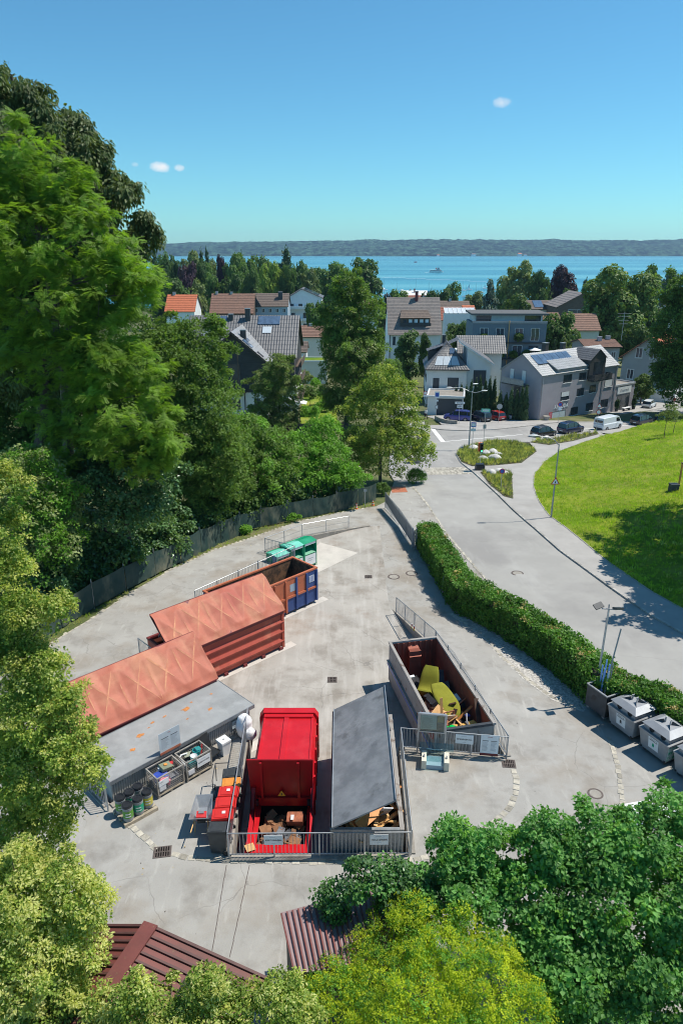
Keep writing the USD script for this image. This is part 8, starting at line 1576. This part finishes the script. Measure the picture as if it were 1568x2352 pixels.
Ch.part('balcony_post',MB().box(10.2,gy -1.4,-2.74,10.36,gy -1.24,4.4),'brown_cladding');Ch.part('shutter',MB().box(12.6,gy -.06,-6.2,13.6,gy -.032,-4.0),'shutter_dark');Ch.part('shutter',MB().box(8.2,gy -.06,-6.0,10.2,gy -.032,-4.2),'shutter_dark');Ch.part('downpipe',MB().tube((11.0,gy -.12,Cz),(11.0,gy -.12,-2.9),.08),'dark_steel')
for k,(px,py,Y) in enumerate(((684,884,127),(684,918,121))):
    c=far(px,py,Y);t=Thing('awning',('white awning on the right side of the chalet, farther one','white awning on the right side of the chalet, nearer one')[k],'awning',c);t.part('cloth',MB().slab((-1.7,-1.3,.1),(1.5,-1.3,-.5),(1.5,1.3,-.5),(-1.7,1.3,.1),.06),'awning');t.part('arm',MB().tube((-1.7,-1.25,0),(1.4,-1.25,-.55),.04),'galvanised')
for k in range(3):Ch.part('side_balcony',MB().box(19.25,2.0,-5.6+2.9*k,20.3,12,-5.45+2.9*k).box(20.2,2.0,-5.44+2.9*k,20.3,12,-4.5+2.9*k),'brown_cladding')
p=W([(655,990),(700,990),(745,993),(790,985)]);fn=Thing('garden_fence','dark board fence at the near end of the garden','fence',(*p[0],float(T(*p[0]))));P=polyline_points(p,.9)
for a,b in zip(P[:-1],P[1:]):fn.w('board',MB().bar((*a,float(T(*a))+.55),(*(b*.97+a*.03),float(T(*b))+.55),.05,1.1),'brown_cladding')
# --- further roofs of the village
def village(label,x0,x1,eave,ridge,Y,D,roof,wall,axis='x',cols=0,rows=8,wins=0,ry=.5,chim=(),cat='house',base=None,wz=2.6,ampr=.09,over=.6,rz=0.0,name='village_house',winm='window_frame'):
    a,b=far(x0,eave,Y),far(x1,eave,Y);L=b[0]-a[0];yr=Y+(D*ry if axis=='x' else 0);zr=far((x0+x1)/2,ridge,yr)[2];zb=float(T(a[0],Y))-1.5
    h=House(name,label,cat,(a[0],Y,0),rz).setup(L,D,zb,a[2]);h.gable_walls(axis,zr,wall,ry);h.gable_roof(axis,zr,roof,ry,over,.4,cols or 8,rows,.05 if cols else 0,ampr=ampr,soffit='brown_cladding')
    for k in range(wins):
        w=L/(wins*2.2);h.window('s',L*(k+.5)/wins -w/2,a[2]-wz,w,1.5,winm,'window_glass',False,1,fr=.12)
    for (u,v,hh) in chim:h.chimney(L*u,D*v,zr -1.6,zr+hh,.9,'maroon_paint' if hh>1 else 'sign_back')
    h.zr=zr;return h
V=lambda x,y:(326.7+.3959*x,522.7+.3959*y)
village('white house with an orange tile roof just above the leafy crowns at the left',*[V(q,0)[0] for q in (135,300)],V(0,480)[1],V(0,388)[1],255,13,'roof_orange','white_render',chim=((.2,.5,.8),))
village('white gabled house with a grey roof behind the orange roof',*[V(q,0)[0] for q in (290,385)],V(0,405)[1],V(0,357)[1],330,16,'roof_umber','white_render','y',wins=2,wz=3.4)
village('big red-brown roofed house with a wooden gable end left in the village',*[V(q,0)[0] for q in (395,640)],V(0,490)[1],V(0,382)[1],275,15,'roof_brown','brown_cladding',chim=((.1,.5,.8),(.45,.5,.6)))
village('house with a bright orange roof and white dormer front behind the red-brown roof',*[V(q,0)[0] for q in (448,590)],V(0,402)[1],V(0,352)[1],380,13,'roof_orange','white_render',wins=4,wz=3.2,chim=((.75,.5,1.4),))
village('flat-pitched brown roof with three little chimneys near the lakeside trees',*[V(q,0)[0] for q in (568,745)],V(0,402)[1],V(0,348)[1],395,14,'roof_brown','cream_render',chim=((.3,.5,1.2),(.52,.5,1.2),(.72,.5,.8)))
hv=village('house with pale blue walls, dark timber gable and a square chimney',*[V(q,0)[0] for q in (640,842)],V(0,452)[1],V(0,380)[1],285,14,'roof_umber','lightblue_render',wins=5,wz=2.6);hv.part('timber_gable',MB().prism([(-2.5,hv.ze -.3),(3.5,hv.ze -.3),(.6,hv.zr+.2)],-.8,0).xf(np.array([[1,0,0,0],[0,0,1,0],[0,1,0,0],[0,0,0,1.0]])),'dark_cladding');hv.chimney(hv.L*.78,4,hv.ze,hv.zr+.6,1.6)
hv=village('white modern block of flats with dark roof, solar panels and long balconies',*[V(q,0)[0] for q in (842,1040)],V(0,405)[1],V(0,355)[1],310,16,'roof_anthracite','white_render','y',wins=4,wz=4.0,winm='dark_frame',ry=.42)
for k in (2.2,7.0,11.5):hv.part('balcony',MB().box(-.4,-1.8,hv.ze -4.6-k*.0-(k -2.2),hv.L*.55,-.01,hv.ze -3.5-(k -2.2)),'white_render')
for q in (.1,.45,.8):hv.window('s',hv.L*q,hv.ze -8.4,1.6,2.2,'dark_frame','window_glass',False,0);hv.window('s',hv.L*q,hv.ze -12.8,1.6,2.2,'dark_frame','window_glass',False,0)
for k in range(3):hv.on_roof('y',hv.zr,.42,1,1+k*4.8,5.4+k*4.8,.15,.9,'solar_panel','solar_panel',.2)
village('low house with a brown tile roof and two blue skylights beside the ash tree',*[V(q,0)[0] for q in (885,1045)],V(0,630)[1],V(0,568)[1],205,11,'roof_brown','cream_render',chim=((.55,.5,.6),))
village('small lean-to with a brown roof in front of the low house',*[V(q,0)[0] for q in (882,950)],V(0,715)[1],V(0,660)[1],185,8,'roof_umber','white_render')
c=far(V(885,0)[0],V(0,770)[1],170);gl=House('garage','flat garage with a planted green roof by the driveway','garage',(c[0],170,0)).setup(5.4,6,c[2]-3,c[2]-.4);gl.part('wall',MB().box(0,0,c[2]-7,7.6,6,c[2]-.4),'cream_render');gl.part('rim',MB().box(-.15,-.15,c[2]-.398,7.75,.1,c[2]).box(-.15,5.9,c[2]-.398,7.75,6.15,c[2]).box(-.15,.1,c[2]-.398,.1,5.9,c[2]).box(7.5,.1,c[2]-.398,7.75,5.9,c[2]),'window_frame');gl.part('green_roof',MB().box(.1,.1,c[2]-.398,7.5,5.9,c[2]-.15),'lawn_ground')
X=lambda q:865.7+.448*q;Yq=lambda q:522.7+.448*q
hv=village('cream house with a red tile roof right of the old grey roof',X(330),X(428),Yq(470),Yq(408),232,12,'roof_rust','cream_render');
t=Thing('conservatory','white framed glass conservatory below the red tile roof','conservatory',far(X(345),Yq(500),226));t.part('glass_roof',MB().slab((0,0,3.6),(9.5,0,3.6),(9.5,3.5,5.0),(0,3.5,5.0),.08),'sign_bluegrey')
for k in range(8):t.part('glazing_bar',MB().bar((.0+k*1.35,0,3.66),(.0+k*1.35,3.5,5.06),.16,.1),'window_frame')
t.part('wall',MB().box(0,.1,-3,9.5,3.5,3.5),'white_render')
village('house with an orange-red roof left of the blue-green cedar',X(452),X(505),Yq(465),Yq(398),245,12,'roof_orange','cream_render')
village('long dark-roofed hall behind the red tile roofs',X(322),X(480),Yq(440),Yq(375),290,16,'roof_umber','cream_render',chim=((.4,.5,.8),))
hv=village('lakeside house with an orange roof and dark solar panels behind the old grey roof',X(112),X(312),Yq(392),Yq(346),430,15,'roof_rust','white_render');hv.on_roof('x',hv.zr,.5,0,hv.L*.6,hv.L*.78,.1,.9,'solar_panel','solar_panel',.25)
village('white boathouse roof at the water beside the moorings',X(128),X(260),Yq(348),Yq(322),545,16,'awning','white_render',chim=((.35,.5,1.0),(.5,.3,1.5)))
hv=village('house with a grey roof and a bank of solar panels behind the terraced flats',X(785),X(905),Yq(415),Yq(372),300,14,'roof_umber','cream_render');hv.on_roof('x',hv.zr,.5,0,2,hv.L*.6,.1,.9,'solar_panel','solar_panel',.25)
village('brown-roofed house with a white skylight band right of the terraced flats',X(860),X(945),Yq(490),Yq(435),225,12,'roof_brown','cream_render')
village('house with a brown wooden gable facing the yard, left of the big chestnut',X(925),X(1130),Yq(405),Yq(334),285,18,'roof_tilegrey','brown_cladding','y',wins=1,ry=.62)
village('house with a brown tile roof and cream wall below the big chestnut tree',X(1000),X(1140),Yq(520),Yq(440),200,11,'roof_brown','cream_render',wins=0)
village('hut with a flat-pitched brown roof behind the grey-mauve building',X(1070),X(1245),Yq(610),Yq(572),165,10,'roof_brown','grey_render',wins=3,wz=2.6,chim=((.55,.4,.7),(.85,.5,.7)))
village('pale roof of a house at the far left of the lakeside trees',*[V(q,0)[0] for q in (1265,1390)],V(0,445)[1],V(0,420)[1],300,10,'roof_brown','white_render')
village('white house seen between the right-hand lakeside trees',X(1500),X(1560),Yq(420),Yq(390),300,10,'roof_umber','white_render')
t=Thing('roof_aerial','tall rooftop television aerial right of the big chestnut','aerial',far(X(1250),Yq(580),168));t.part('mast',MB().tube((0,0,0),(0,0,6.5),.05),'galvanised')
for k in range(4):t.part('element',MB().tube((-1.6+.2*k,0,6.2-k*.8),(1.6-.2*k,0,6.2-k*.8),.03),'galvanised')
# ---------------------------------------------------------------- trees of the village and the shore
def proto(kind,name,label,cat,mat,seed,n=2600,q=.055):
    """a tree one metre tall with a crown half a metre wide, copied and scaled over the village"""
    r=np.random.default_rng(seed);t=Thing(name,label,cat);bl=[]
    if kind=='cone' or kind=='cedar':
        for k in range(9 if kind=='cone' else 8):
            z=.12+.86*k/8;w=(1-z)*.36+.02;bl.append((np.array([r.normal(0,.02),r.normal(0,.02),z]),np.array([w,w,.085])))
            if kind=='cedar' and k<7:
                a=r.uniform(0,6.28);bl.append((np.array([math.cos(a)*w,math.sin(a)*w,z]),np.array([w*.6,w*.6,.05])));bl.append((np.array([-math.cos(a)*w*.9,-math.sin(a)*w*.9,z+.04]),np.array([w*.5,w*.5,.05])))
    elif kind=='column':
        for k in range(6):bl.append((np.array([r.normal(0,.01),r.normal(0,.01),.12+.15*k]),np.array([.20-.14*(k/5)**2,.20-.14*(k/5)**2,.15])))
    else:
        wide={'round':.34,'tall':.26,'loose':.36,'broad':.40}[kind];nb={'round':11,'tall':10,'loose':12,'broad':16}[kind];z0={'round':.22,'tall':.14,'loose':.3,'broad':.25}[kind]
        for k in range(nb):
            z=z0+(1-z0)*(k+.5)/nb*.92;w=wide*math.sqrt(max(.08,1-((z -(z0+1)/2*.96)/(.5*(1-z0)+.1))**2));a=k*2.4+r.normal(0,.3);o=w*r.uniform(.35,.75);s={'round':.15,'tall':.12,'loose':.11,'broad':.135}[kind]*r.uniform(.8,1.25)
            bl.append((np.array([math.cos(a)*o,math.sin(a)*o,z]),np.array([s,s,s*.85])))
        bl.append((np.array([0,0,.6]),np.array([wide*.55,wide*.55,.26])))
    area=sum(np.prod(R)**(2/3) for c,R in bl)*4*math.pi;P,D=crown_points(bl,n/area*1.9,r,gate={'loose':.46}.get(kind,.40),clump=.11,inner=.15,low=.5,lump=.7)
    nm=D*.8+[0,0,.45]+r.normal(0,.35,D.shape);ax=np.cross(nm,r.normal(size=D.shape));ax[:,2]-=.25;v,f=leaves(P,ax,nm,q*r.uniform(.6,1.3,len(P)),q*r.uniform(.5,.9,len(P)))
    t.part('crown',(v,f),mat);t.part('trunk',MB().path([(0,0,-.05),(.01,0,.35),(0,.01,.8)],[.028,.02,.008],7),'bark')
    for k in range(0,len(bl),2):c=bl[k][0];t.part('limb',MB().path([(0,0,max(.1,c[2]-.25)),(c*[.5,.5,1]-[0,0,.08]),c],[.012,.008,.003],5),'bark')
    return t
USED={}
def vtree(kind,mat,px,top,hw,Y,label,base=None,name=None,group=None,cat='tree'):
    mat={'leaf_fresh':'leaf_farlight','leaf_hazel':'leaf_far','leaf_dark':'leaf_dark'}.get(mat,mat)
    c=far(px,top,Y);zb=float(T(c[0],Y)) if base is None else base;H=c[2]-zb;R=hw*(c[1]*math.cos(PITCH)-(c[2]-20)*math.sin(PITCH))/FPX
    nat={'round':.37,'tall':.28,'loose':.38,'broad':.44,'cone':.21,'cedar':.44,'column':.18}[kind];k=(kind,mat)
    nm=name or {'cone':'spruce_tree','cedar':'cedar_tree','column':'thuja'}.get(kind,'broadleaf_tree');sc=(R/nat,R/nat,H*.98);rz=(px*7.3) % 6.28
    if k not in USED:
        t=proto(kind,nm,label,cat,mat,500+len(USED),n={'broad':9000,'round':5200,'cedar':4200}.get(kind,3400),q={'broad':.045,'column':.05}.get(kind,.055));USED[k]=t.path;meta(t.prim,label,cat,group);x=UsdGeom.Xformable(t.prim);x.ClearXformOpOrder()
        for a in list(t.prim.GetAttributes()):
            if a.GetName().startswith('xformOp:'):t.prim.RemoveProperty(a.GetName())
        x.AddTranslateOp(opSuffix='place').Set(Gf.Vec3d(c[0],Y,zb));x.AddRotateZOp(opSuffix='turn').Set(math.degrees(rz));x.AddScaleOp(opSuffix='size').Set(Gf.Vec3f(*map(float,sc)))
    else:copy_thing(USED[k],nm,label,cat,(c[0],Y,zb),rz,group,sc)
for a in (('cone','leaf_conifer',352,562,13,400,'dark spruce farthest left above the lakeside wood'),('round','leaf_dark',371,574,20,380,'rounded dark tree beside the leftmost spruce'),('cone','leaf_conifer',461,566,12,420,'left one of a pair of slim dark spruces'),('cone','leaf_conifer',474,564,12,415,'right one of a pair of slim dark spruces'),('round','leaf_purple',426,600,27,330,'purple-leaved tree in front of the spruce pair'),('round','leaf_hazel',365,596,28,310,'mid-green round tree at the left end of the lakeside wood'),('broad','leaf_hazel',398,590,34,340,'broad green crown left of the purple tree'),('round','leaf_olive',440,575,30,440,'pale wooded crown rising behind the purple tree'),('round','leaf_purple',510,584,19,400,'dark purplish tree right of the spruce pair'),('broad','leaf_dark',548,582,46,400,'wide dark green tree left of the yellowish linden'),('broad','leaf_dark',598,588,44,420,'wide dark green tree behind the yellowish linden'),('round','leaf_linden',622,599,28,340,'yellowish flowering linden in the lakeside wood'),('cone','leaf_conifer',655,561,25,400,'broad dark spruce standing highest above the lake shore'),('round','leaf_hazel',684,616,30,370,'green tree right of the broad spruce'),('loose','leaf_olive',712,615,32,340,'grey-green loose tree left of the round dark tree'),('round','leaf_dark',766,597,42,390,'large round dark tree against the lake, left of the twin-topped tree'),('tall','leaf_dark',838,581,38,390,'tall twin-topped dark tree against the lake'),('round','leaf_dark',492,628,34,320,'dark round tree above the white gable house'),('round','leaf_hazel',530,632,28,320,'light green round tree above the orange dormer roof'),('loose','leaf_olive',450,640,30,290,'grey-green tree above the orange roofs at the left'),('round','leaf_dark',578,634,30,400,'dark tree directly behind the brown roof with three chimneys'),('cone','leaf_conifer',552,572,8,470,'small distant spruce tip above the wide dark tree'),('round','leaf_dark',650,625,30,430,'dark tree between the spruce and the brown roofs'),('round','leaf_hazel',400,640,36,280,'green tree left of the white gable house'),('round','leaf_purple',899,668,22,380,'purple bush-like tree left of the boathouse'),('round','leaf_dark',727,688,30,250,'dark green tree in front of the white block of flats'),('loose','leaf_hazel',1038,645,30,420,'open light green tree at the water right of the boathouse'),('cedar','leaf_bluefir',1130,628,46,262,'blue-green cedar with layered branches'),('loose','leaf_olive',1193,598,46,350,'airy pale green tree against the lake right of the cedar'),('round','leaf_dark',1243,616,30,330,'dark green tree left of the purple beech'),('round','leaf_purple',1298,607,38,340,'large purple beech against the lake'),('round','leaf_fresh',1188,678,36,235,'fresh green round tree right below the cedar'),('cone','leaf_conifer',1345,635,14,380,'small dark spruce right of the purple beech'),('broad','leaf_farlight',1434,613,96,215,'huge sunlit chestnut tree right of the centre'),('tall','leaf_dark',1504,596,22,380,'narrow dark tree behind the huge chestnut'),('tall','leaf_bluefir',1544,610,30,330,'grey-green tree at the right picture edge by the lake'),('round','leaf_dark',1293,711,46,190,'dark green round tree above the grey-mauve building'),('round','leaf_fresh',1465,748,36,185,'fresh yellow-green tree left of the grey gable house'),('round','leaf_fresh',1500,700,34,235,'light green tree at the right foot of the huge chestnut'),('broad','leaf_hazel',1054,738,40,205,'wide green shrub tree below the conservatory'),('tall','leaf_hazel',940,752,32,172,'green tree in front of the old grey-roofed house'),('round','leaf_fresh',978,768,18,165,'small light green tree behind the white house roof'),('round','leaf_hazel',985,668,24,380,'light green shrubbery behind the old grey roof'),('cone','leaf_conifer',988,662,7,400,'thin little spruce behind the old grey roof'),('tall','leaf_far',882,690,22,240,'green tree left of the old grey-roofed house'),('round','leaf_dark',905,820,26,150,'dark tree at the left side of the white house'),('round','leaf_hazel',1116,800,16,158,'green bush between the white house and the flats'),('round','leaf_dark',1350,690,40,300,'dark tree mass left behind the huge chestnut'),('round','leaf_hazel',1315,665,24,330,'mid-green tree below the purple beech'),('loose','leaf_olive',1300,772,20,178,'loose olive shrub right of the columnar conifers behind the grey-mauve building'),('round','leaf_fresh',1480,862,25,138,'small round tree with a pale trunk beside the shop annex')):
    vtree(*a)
WOOD_=np.random.default_rng(808)
for k in range(26):
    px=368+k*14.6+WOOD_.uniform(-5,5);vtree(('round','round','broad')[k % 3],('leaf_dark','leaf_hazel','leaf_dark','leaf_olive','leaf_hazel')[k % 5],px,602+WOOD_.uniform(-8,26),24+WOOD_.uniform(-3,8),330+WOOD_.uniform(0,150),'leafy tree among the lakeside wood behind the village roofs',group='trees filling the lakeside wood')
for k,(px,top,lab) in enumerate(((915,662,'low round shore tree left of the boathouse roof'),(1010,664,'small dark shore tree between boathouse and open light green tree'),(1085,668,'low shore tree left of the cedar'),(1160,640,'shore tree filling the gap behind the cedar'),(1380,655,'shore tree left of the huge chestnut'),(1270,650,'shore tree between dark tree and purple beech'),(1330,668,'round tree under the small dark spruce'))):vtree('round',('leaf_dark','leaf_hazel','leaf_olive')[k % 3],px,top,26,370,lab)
for k,(px,top) in enumerate(((1048,886),(1060,880),(1072,884),(1083,872),(1094,868),(1104,862),(1116,870),(1126,864),(1137,866))):vtree('column','leaf_conifer',px,top,7,128-k*.3,'slender dark green thuja in the row behind the parked cars',group='thuja row behind the parked cars')
for k,(px,top) in enumerate(((1150,898),(1163,902),(1176,890),(1189,894),(1201,886),(1210,884))):vtree('column','leaf_conifer',px,top,8,118-k*.5,'slender thuja in the group against the left wall of the grey-mauve building',group='thujas at the grey-mauve building')
for k,(px,top) in enumerate(((1276,776),(1250,782))):vtree('column','leaf_conifer',px,top,9-k,172,('columnar conifer right of the terraced flats, right one','columnar conifer at the right end of the terraced flats, left one')[k])
# ---------------------------------------------------------------- boats
B=lambda x,y:(865.7+.2292*x,571.7+.2292*y)
def lake(px,py):return at(px,py,-25.0)
def hull(t,L,w,h,mat,z0=-.3):
    S=[]
    for x,k,zz in ((-L/2,.75,1),(-L*.2,1,1),(L*.2,.9,1.05),(L*.42,.45,1.15),(L/2,.06,1.3)):S.append([(x,-w/2*k,h*zz),(x,-w*.3*k,z0),(x,w*.3*k,z0),(x,w/2*k,h*zz)])
    t.part('hull',loft(MB(),S),mat)
p0,p1=lake(985,625),lake(1018,625);Lf=p1[0]-p0[0];t=Thing('passenger_ship','white passenger ship crossing the lake','ship',((p0+p1)/2))
hull(t,Lf,8,2.2,'boat_white');t.part('lower_deck',MB().box(-Lf*.45,-3.6,2.2,Lf*.36,3.6,4.6),'boat_white');t.part('upper_deck',MB().box(-Lf*.42,-3.4,4.6,Lf*.28,3.4,4.9),'boat_white');t.part('saloon',MB().box(-Lf*.02,-3.0,4.9,Lf*.26,3.0,7.2),'boat_white');t.part('wheelhouse',MB().box(Lf*.06,-2.0,7.2,Lf*.2,2.0,9.2),'boat_window')
for a,b,z in ((-.43,.34,2.9),(.0,.25,5.5)):t.part('window_band',MB().box(Lf*a,-3.68 if z<4 else -3.06,z,Lf*b,-3.61 if z<4 else -3.005,z+1.1),'boat_window')
t.part('funnel',MB().cbox((-Lf*.02,0,8),(2.2,2,2)),'traffic_red')
wk=Thing('ship_wake','white wake trailing behind the passenger ship','wake',p0,kind='stuff');wk.w('foam',MB().add([(p0[0]+1,p0[1]-3,-24.96),(p0[0]+1,p0[1]+3,-24.96),(p0[0]-Lf*.3,p0[1]+6,-24.96),(p0[0]-Lf*.3,p0[1]-6,-24.96)],[(0,3,2,1)]),'wake')
q=[lake(*B(*k)) for k in ((40,283),(250,288),(500,300),(800,312),(1100,330))]
wl2=MB()
for a,b in zip(q[:-1],q[1:]):wl2.add([(a[0],a[1]-3,-24.97),(b[0],b[1]-3,-24.97),(b[0],b[1]+3,-24.97),(a[0],a[1]+3,-24.97)],[(0,1,2,3)])
one('wave_line',wl2,'wake','long pale wave line running across the near lake','wake',kind='stuff')
def sailboat(label,x,ytop,ybase,L=8,mat='boat_white',sail=False,cover=False,rz=.3):
    p=lake(*B(x,ybase));H=far(B(x,ytop)[0],B(x,ytop)[1],p[1])[2]+25;t=Thing('sailing_boat',label,'boat',p,rz);hull(t,L,L*.3,.9,mat)
    t.part('mast',MB().tube((.3,0,.5),(.3,0,H),.16,.10),'galvanised');t.part('boom',MB().tube((.3,0,1.7),(-L*.4,0,1.8),.12),'galvanised');t.part('cabin',MB().box(-L*.1,-L*.09,.9,L*.22,L*.09,1.5),mat)
    if sail:t.part('sail',MB().add([(.2,0,1.9),(-L*.42,.3,2.0),(.2,0,H),(.2,.05,1.9),(-L*.42,.35,2.0),(.2,.05,H)],[(0,1,2),(5,4,3),(0,3,4),(0,4,1)]),'sail')
    if cover:t.part('cover',MB().add([(-L*.45,-1.1,1.2),(L*.1,-1.2,1.2),(L*.1,1.2,1.2),(-L*.45,1.1,1.2),(-L*.45,0,2.6),(L*.1,0,2.9)],[(0,1,5,4),(2,3,4,5),(0,4,3,3),(1,2,5,5)]),'awning')
for a in (('white-covered sailing boat moored nearest the twin-topped tree',66,285,412,10,'boat_white',False,True),('bare-masted boat between the twin-topped tree and the boathouse',195,340,425),('sailing boat with the tallest mast above the boathouse roof',382,298,425,10),('blue-covered sailing boat right of the boathouse',513,330,436,9,'boat_blue'),('small sailing boat with a white sail set',922,342,410,7,'boat_white',True),('bare-masted boat left of the white sail',858,322,420),('bare-masted boat in front of the white sail',885,360,480,8),('blue-hulled sailing boat left of the cedar',985,338,490,11,'boat_blue'),('bare-masted boat just left of the cedar',1040,352,440),('second small boat with a pale sail beside the cedar',1080,358,400,6,'boat_white',True),('pale bare-masted boat behind the thin little spruce',548,375,440,7)):sailboat(*a)
for k,(x,y,lab) in enumerate(((45,432,'white motorboat moored below the covered sailing boat'),(42,472,'white motorboat moored nearest the shore at the left'),(252,425,'white covered boat left of the boathouse'))):
    p=lake(*B(x,y));t=Thing('motor_boat',lab,'boat',p,.4*k);hull(t,8,2.8,1.2,'boat_white');t.part('canopy',MB().box(-2.5,-1.1,1.2,1.0,1.1,2.4),'awning')
p=lake(*B(384,133));t=Thing('motor_boat','tiny reddish boat far out on the lake above the passenger ship','boat',p);hull(t,12,4,2.2,'red_plastic');t.part('cabin',MB().box(-2,-1.4,2.2,2.5,1.4,4.2),'boat_white')
# ---------------------------------------------------------------- houses across the lake
rg=np.random.default_rng(90)
for k,(x,y,s,rf) in enumerate(((840,90,1.0,'roof_umber'),(1090,92,1.1,'roof_orange'),(1270,122,1.9,'roof_umber'),(1315,118,.9,'roof_orange'),(1500,117,1.3,'roof_orange'),(1545,108,1.4,'awning'),(490,137,1.2,'roof_umber'),(725,135,1.1,'roof_orange'),(755,136,.8,'roof_umber'),(1410,130,.9,'roof_orange'),(965,84,.9,'awning'),(310,138,.7,'roof_orange'),(1225,128,1.0,'roof_orange'),(1400,95,.8,'awning'))):
    px,py=865.7+.448*x,522.7+.448*y;yy=5480 if py>582 else 5480+(586-py)*42;c=far(px,py,yy);t=Thing('shore_house','tiny pale house among the trees on the far shore','house',(c[0],yy -30,c[2]-9),rg.uniform(-.5,.5),'houses on the far shore')
    L,D,H=26*s,16*s,9*s;t.part('wall',MB().box(-L/2,-D/2,-6,L/2,D/2,H),'white_render');t.part('roof',MB().add([(-L*.55,-D*.6,H),(L*.55,-D*.6,H),(L*.55,D*.6,H),(-L*.55,D*.6,H),(-L*.5,0,H+7*s),(L*.5,0,H+7*s)],[(0,1,5,4),(2,3,4,5),(0,4,3,3),(1,2,5,5),(3,2,1,0)]),rf)
# ---------------------------------------------------------------- the air over the lake
if HAZE:
    one('haze',MB().box(-4200,-80,-61,4200,7900,175),usdkit.material(stage,'/World/Looks/haze_air',{'v':('principled_volume',{'color':(.52,.73,1.0),'density':HAZE,'anisotropy':0.2})},[],volume='v.volume'),kind='stuff')
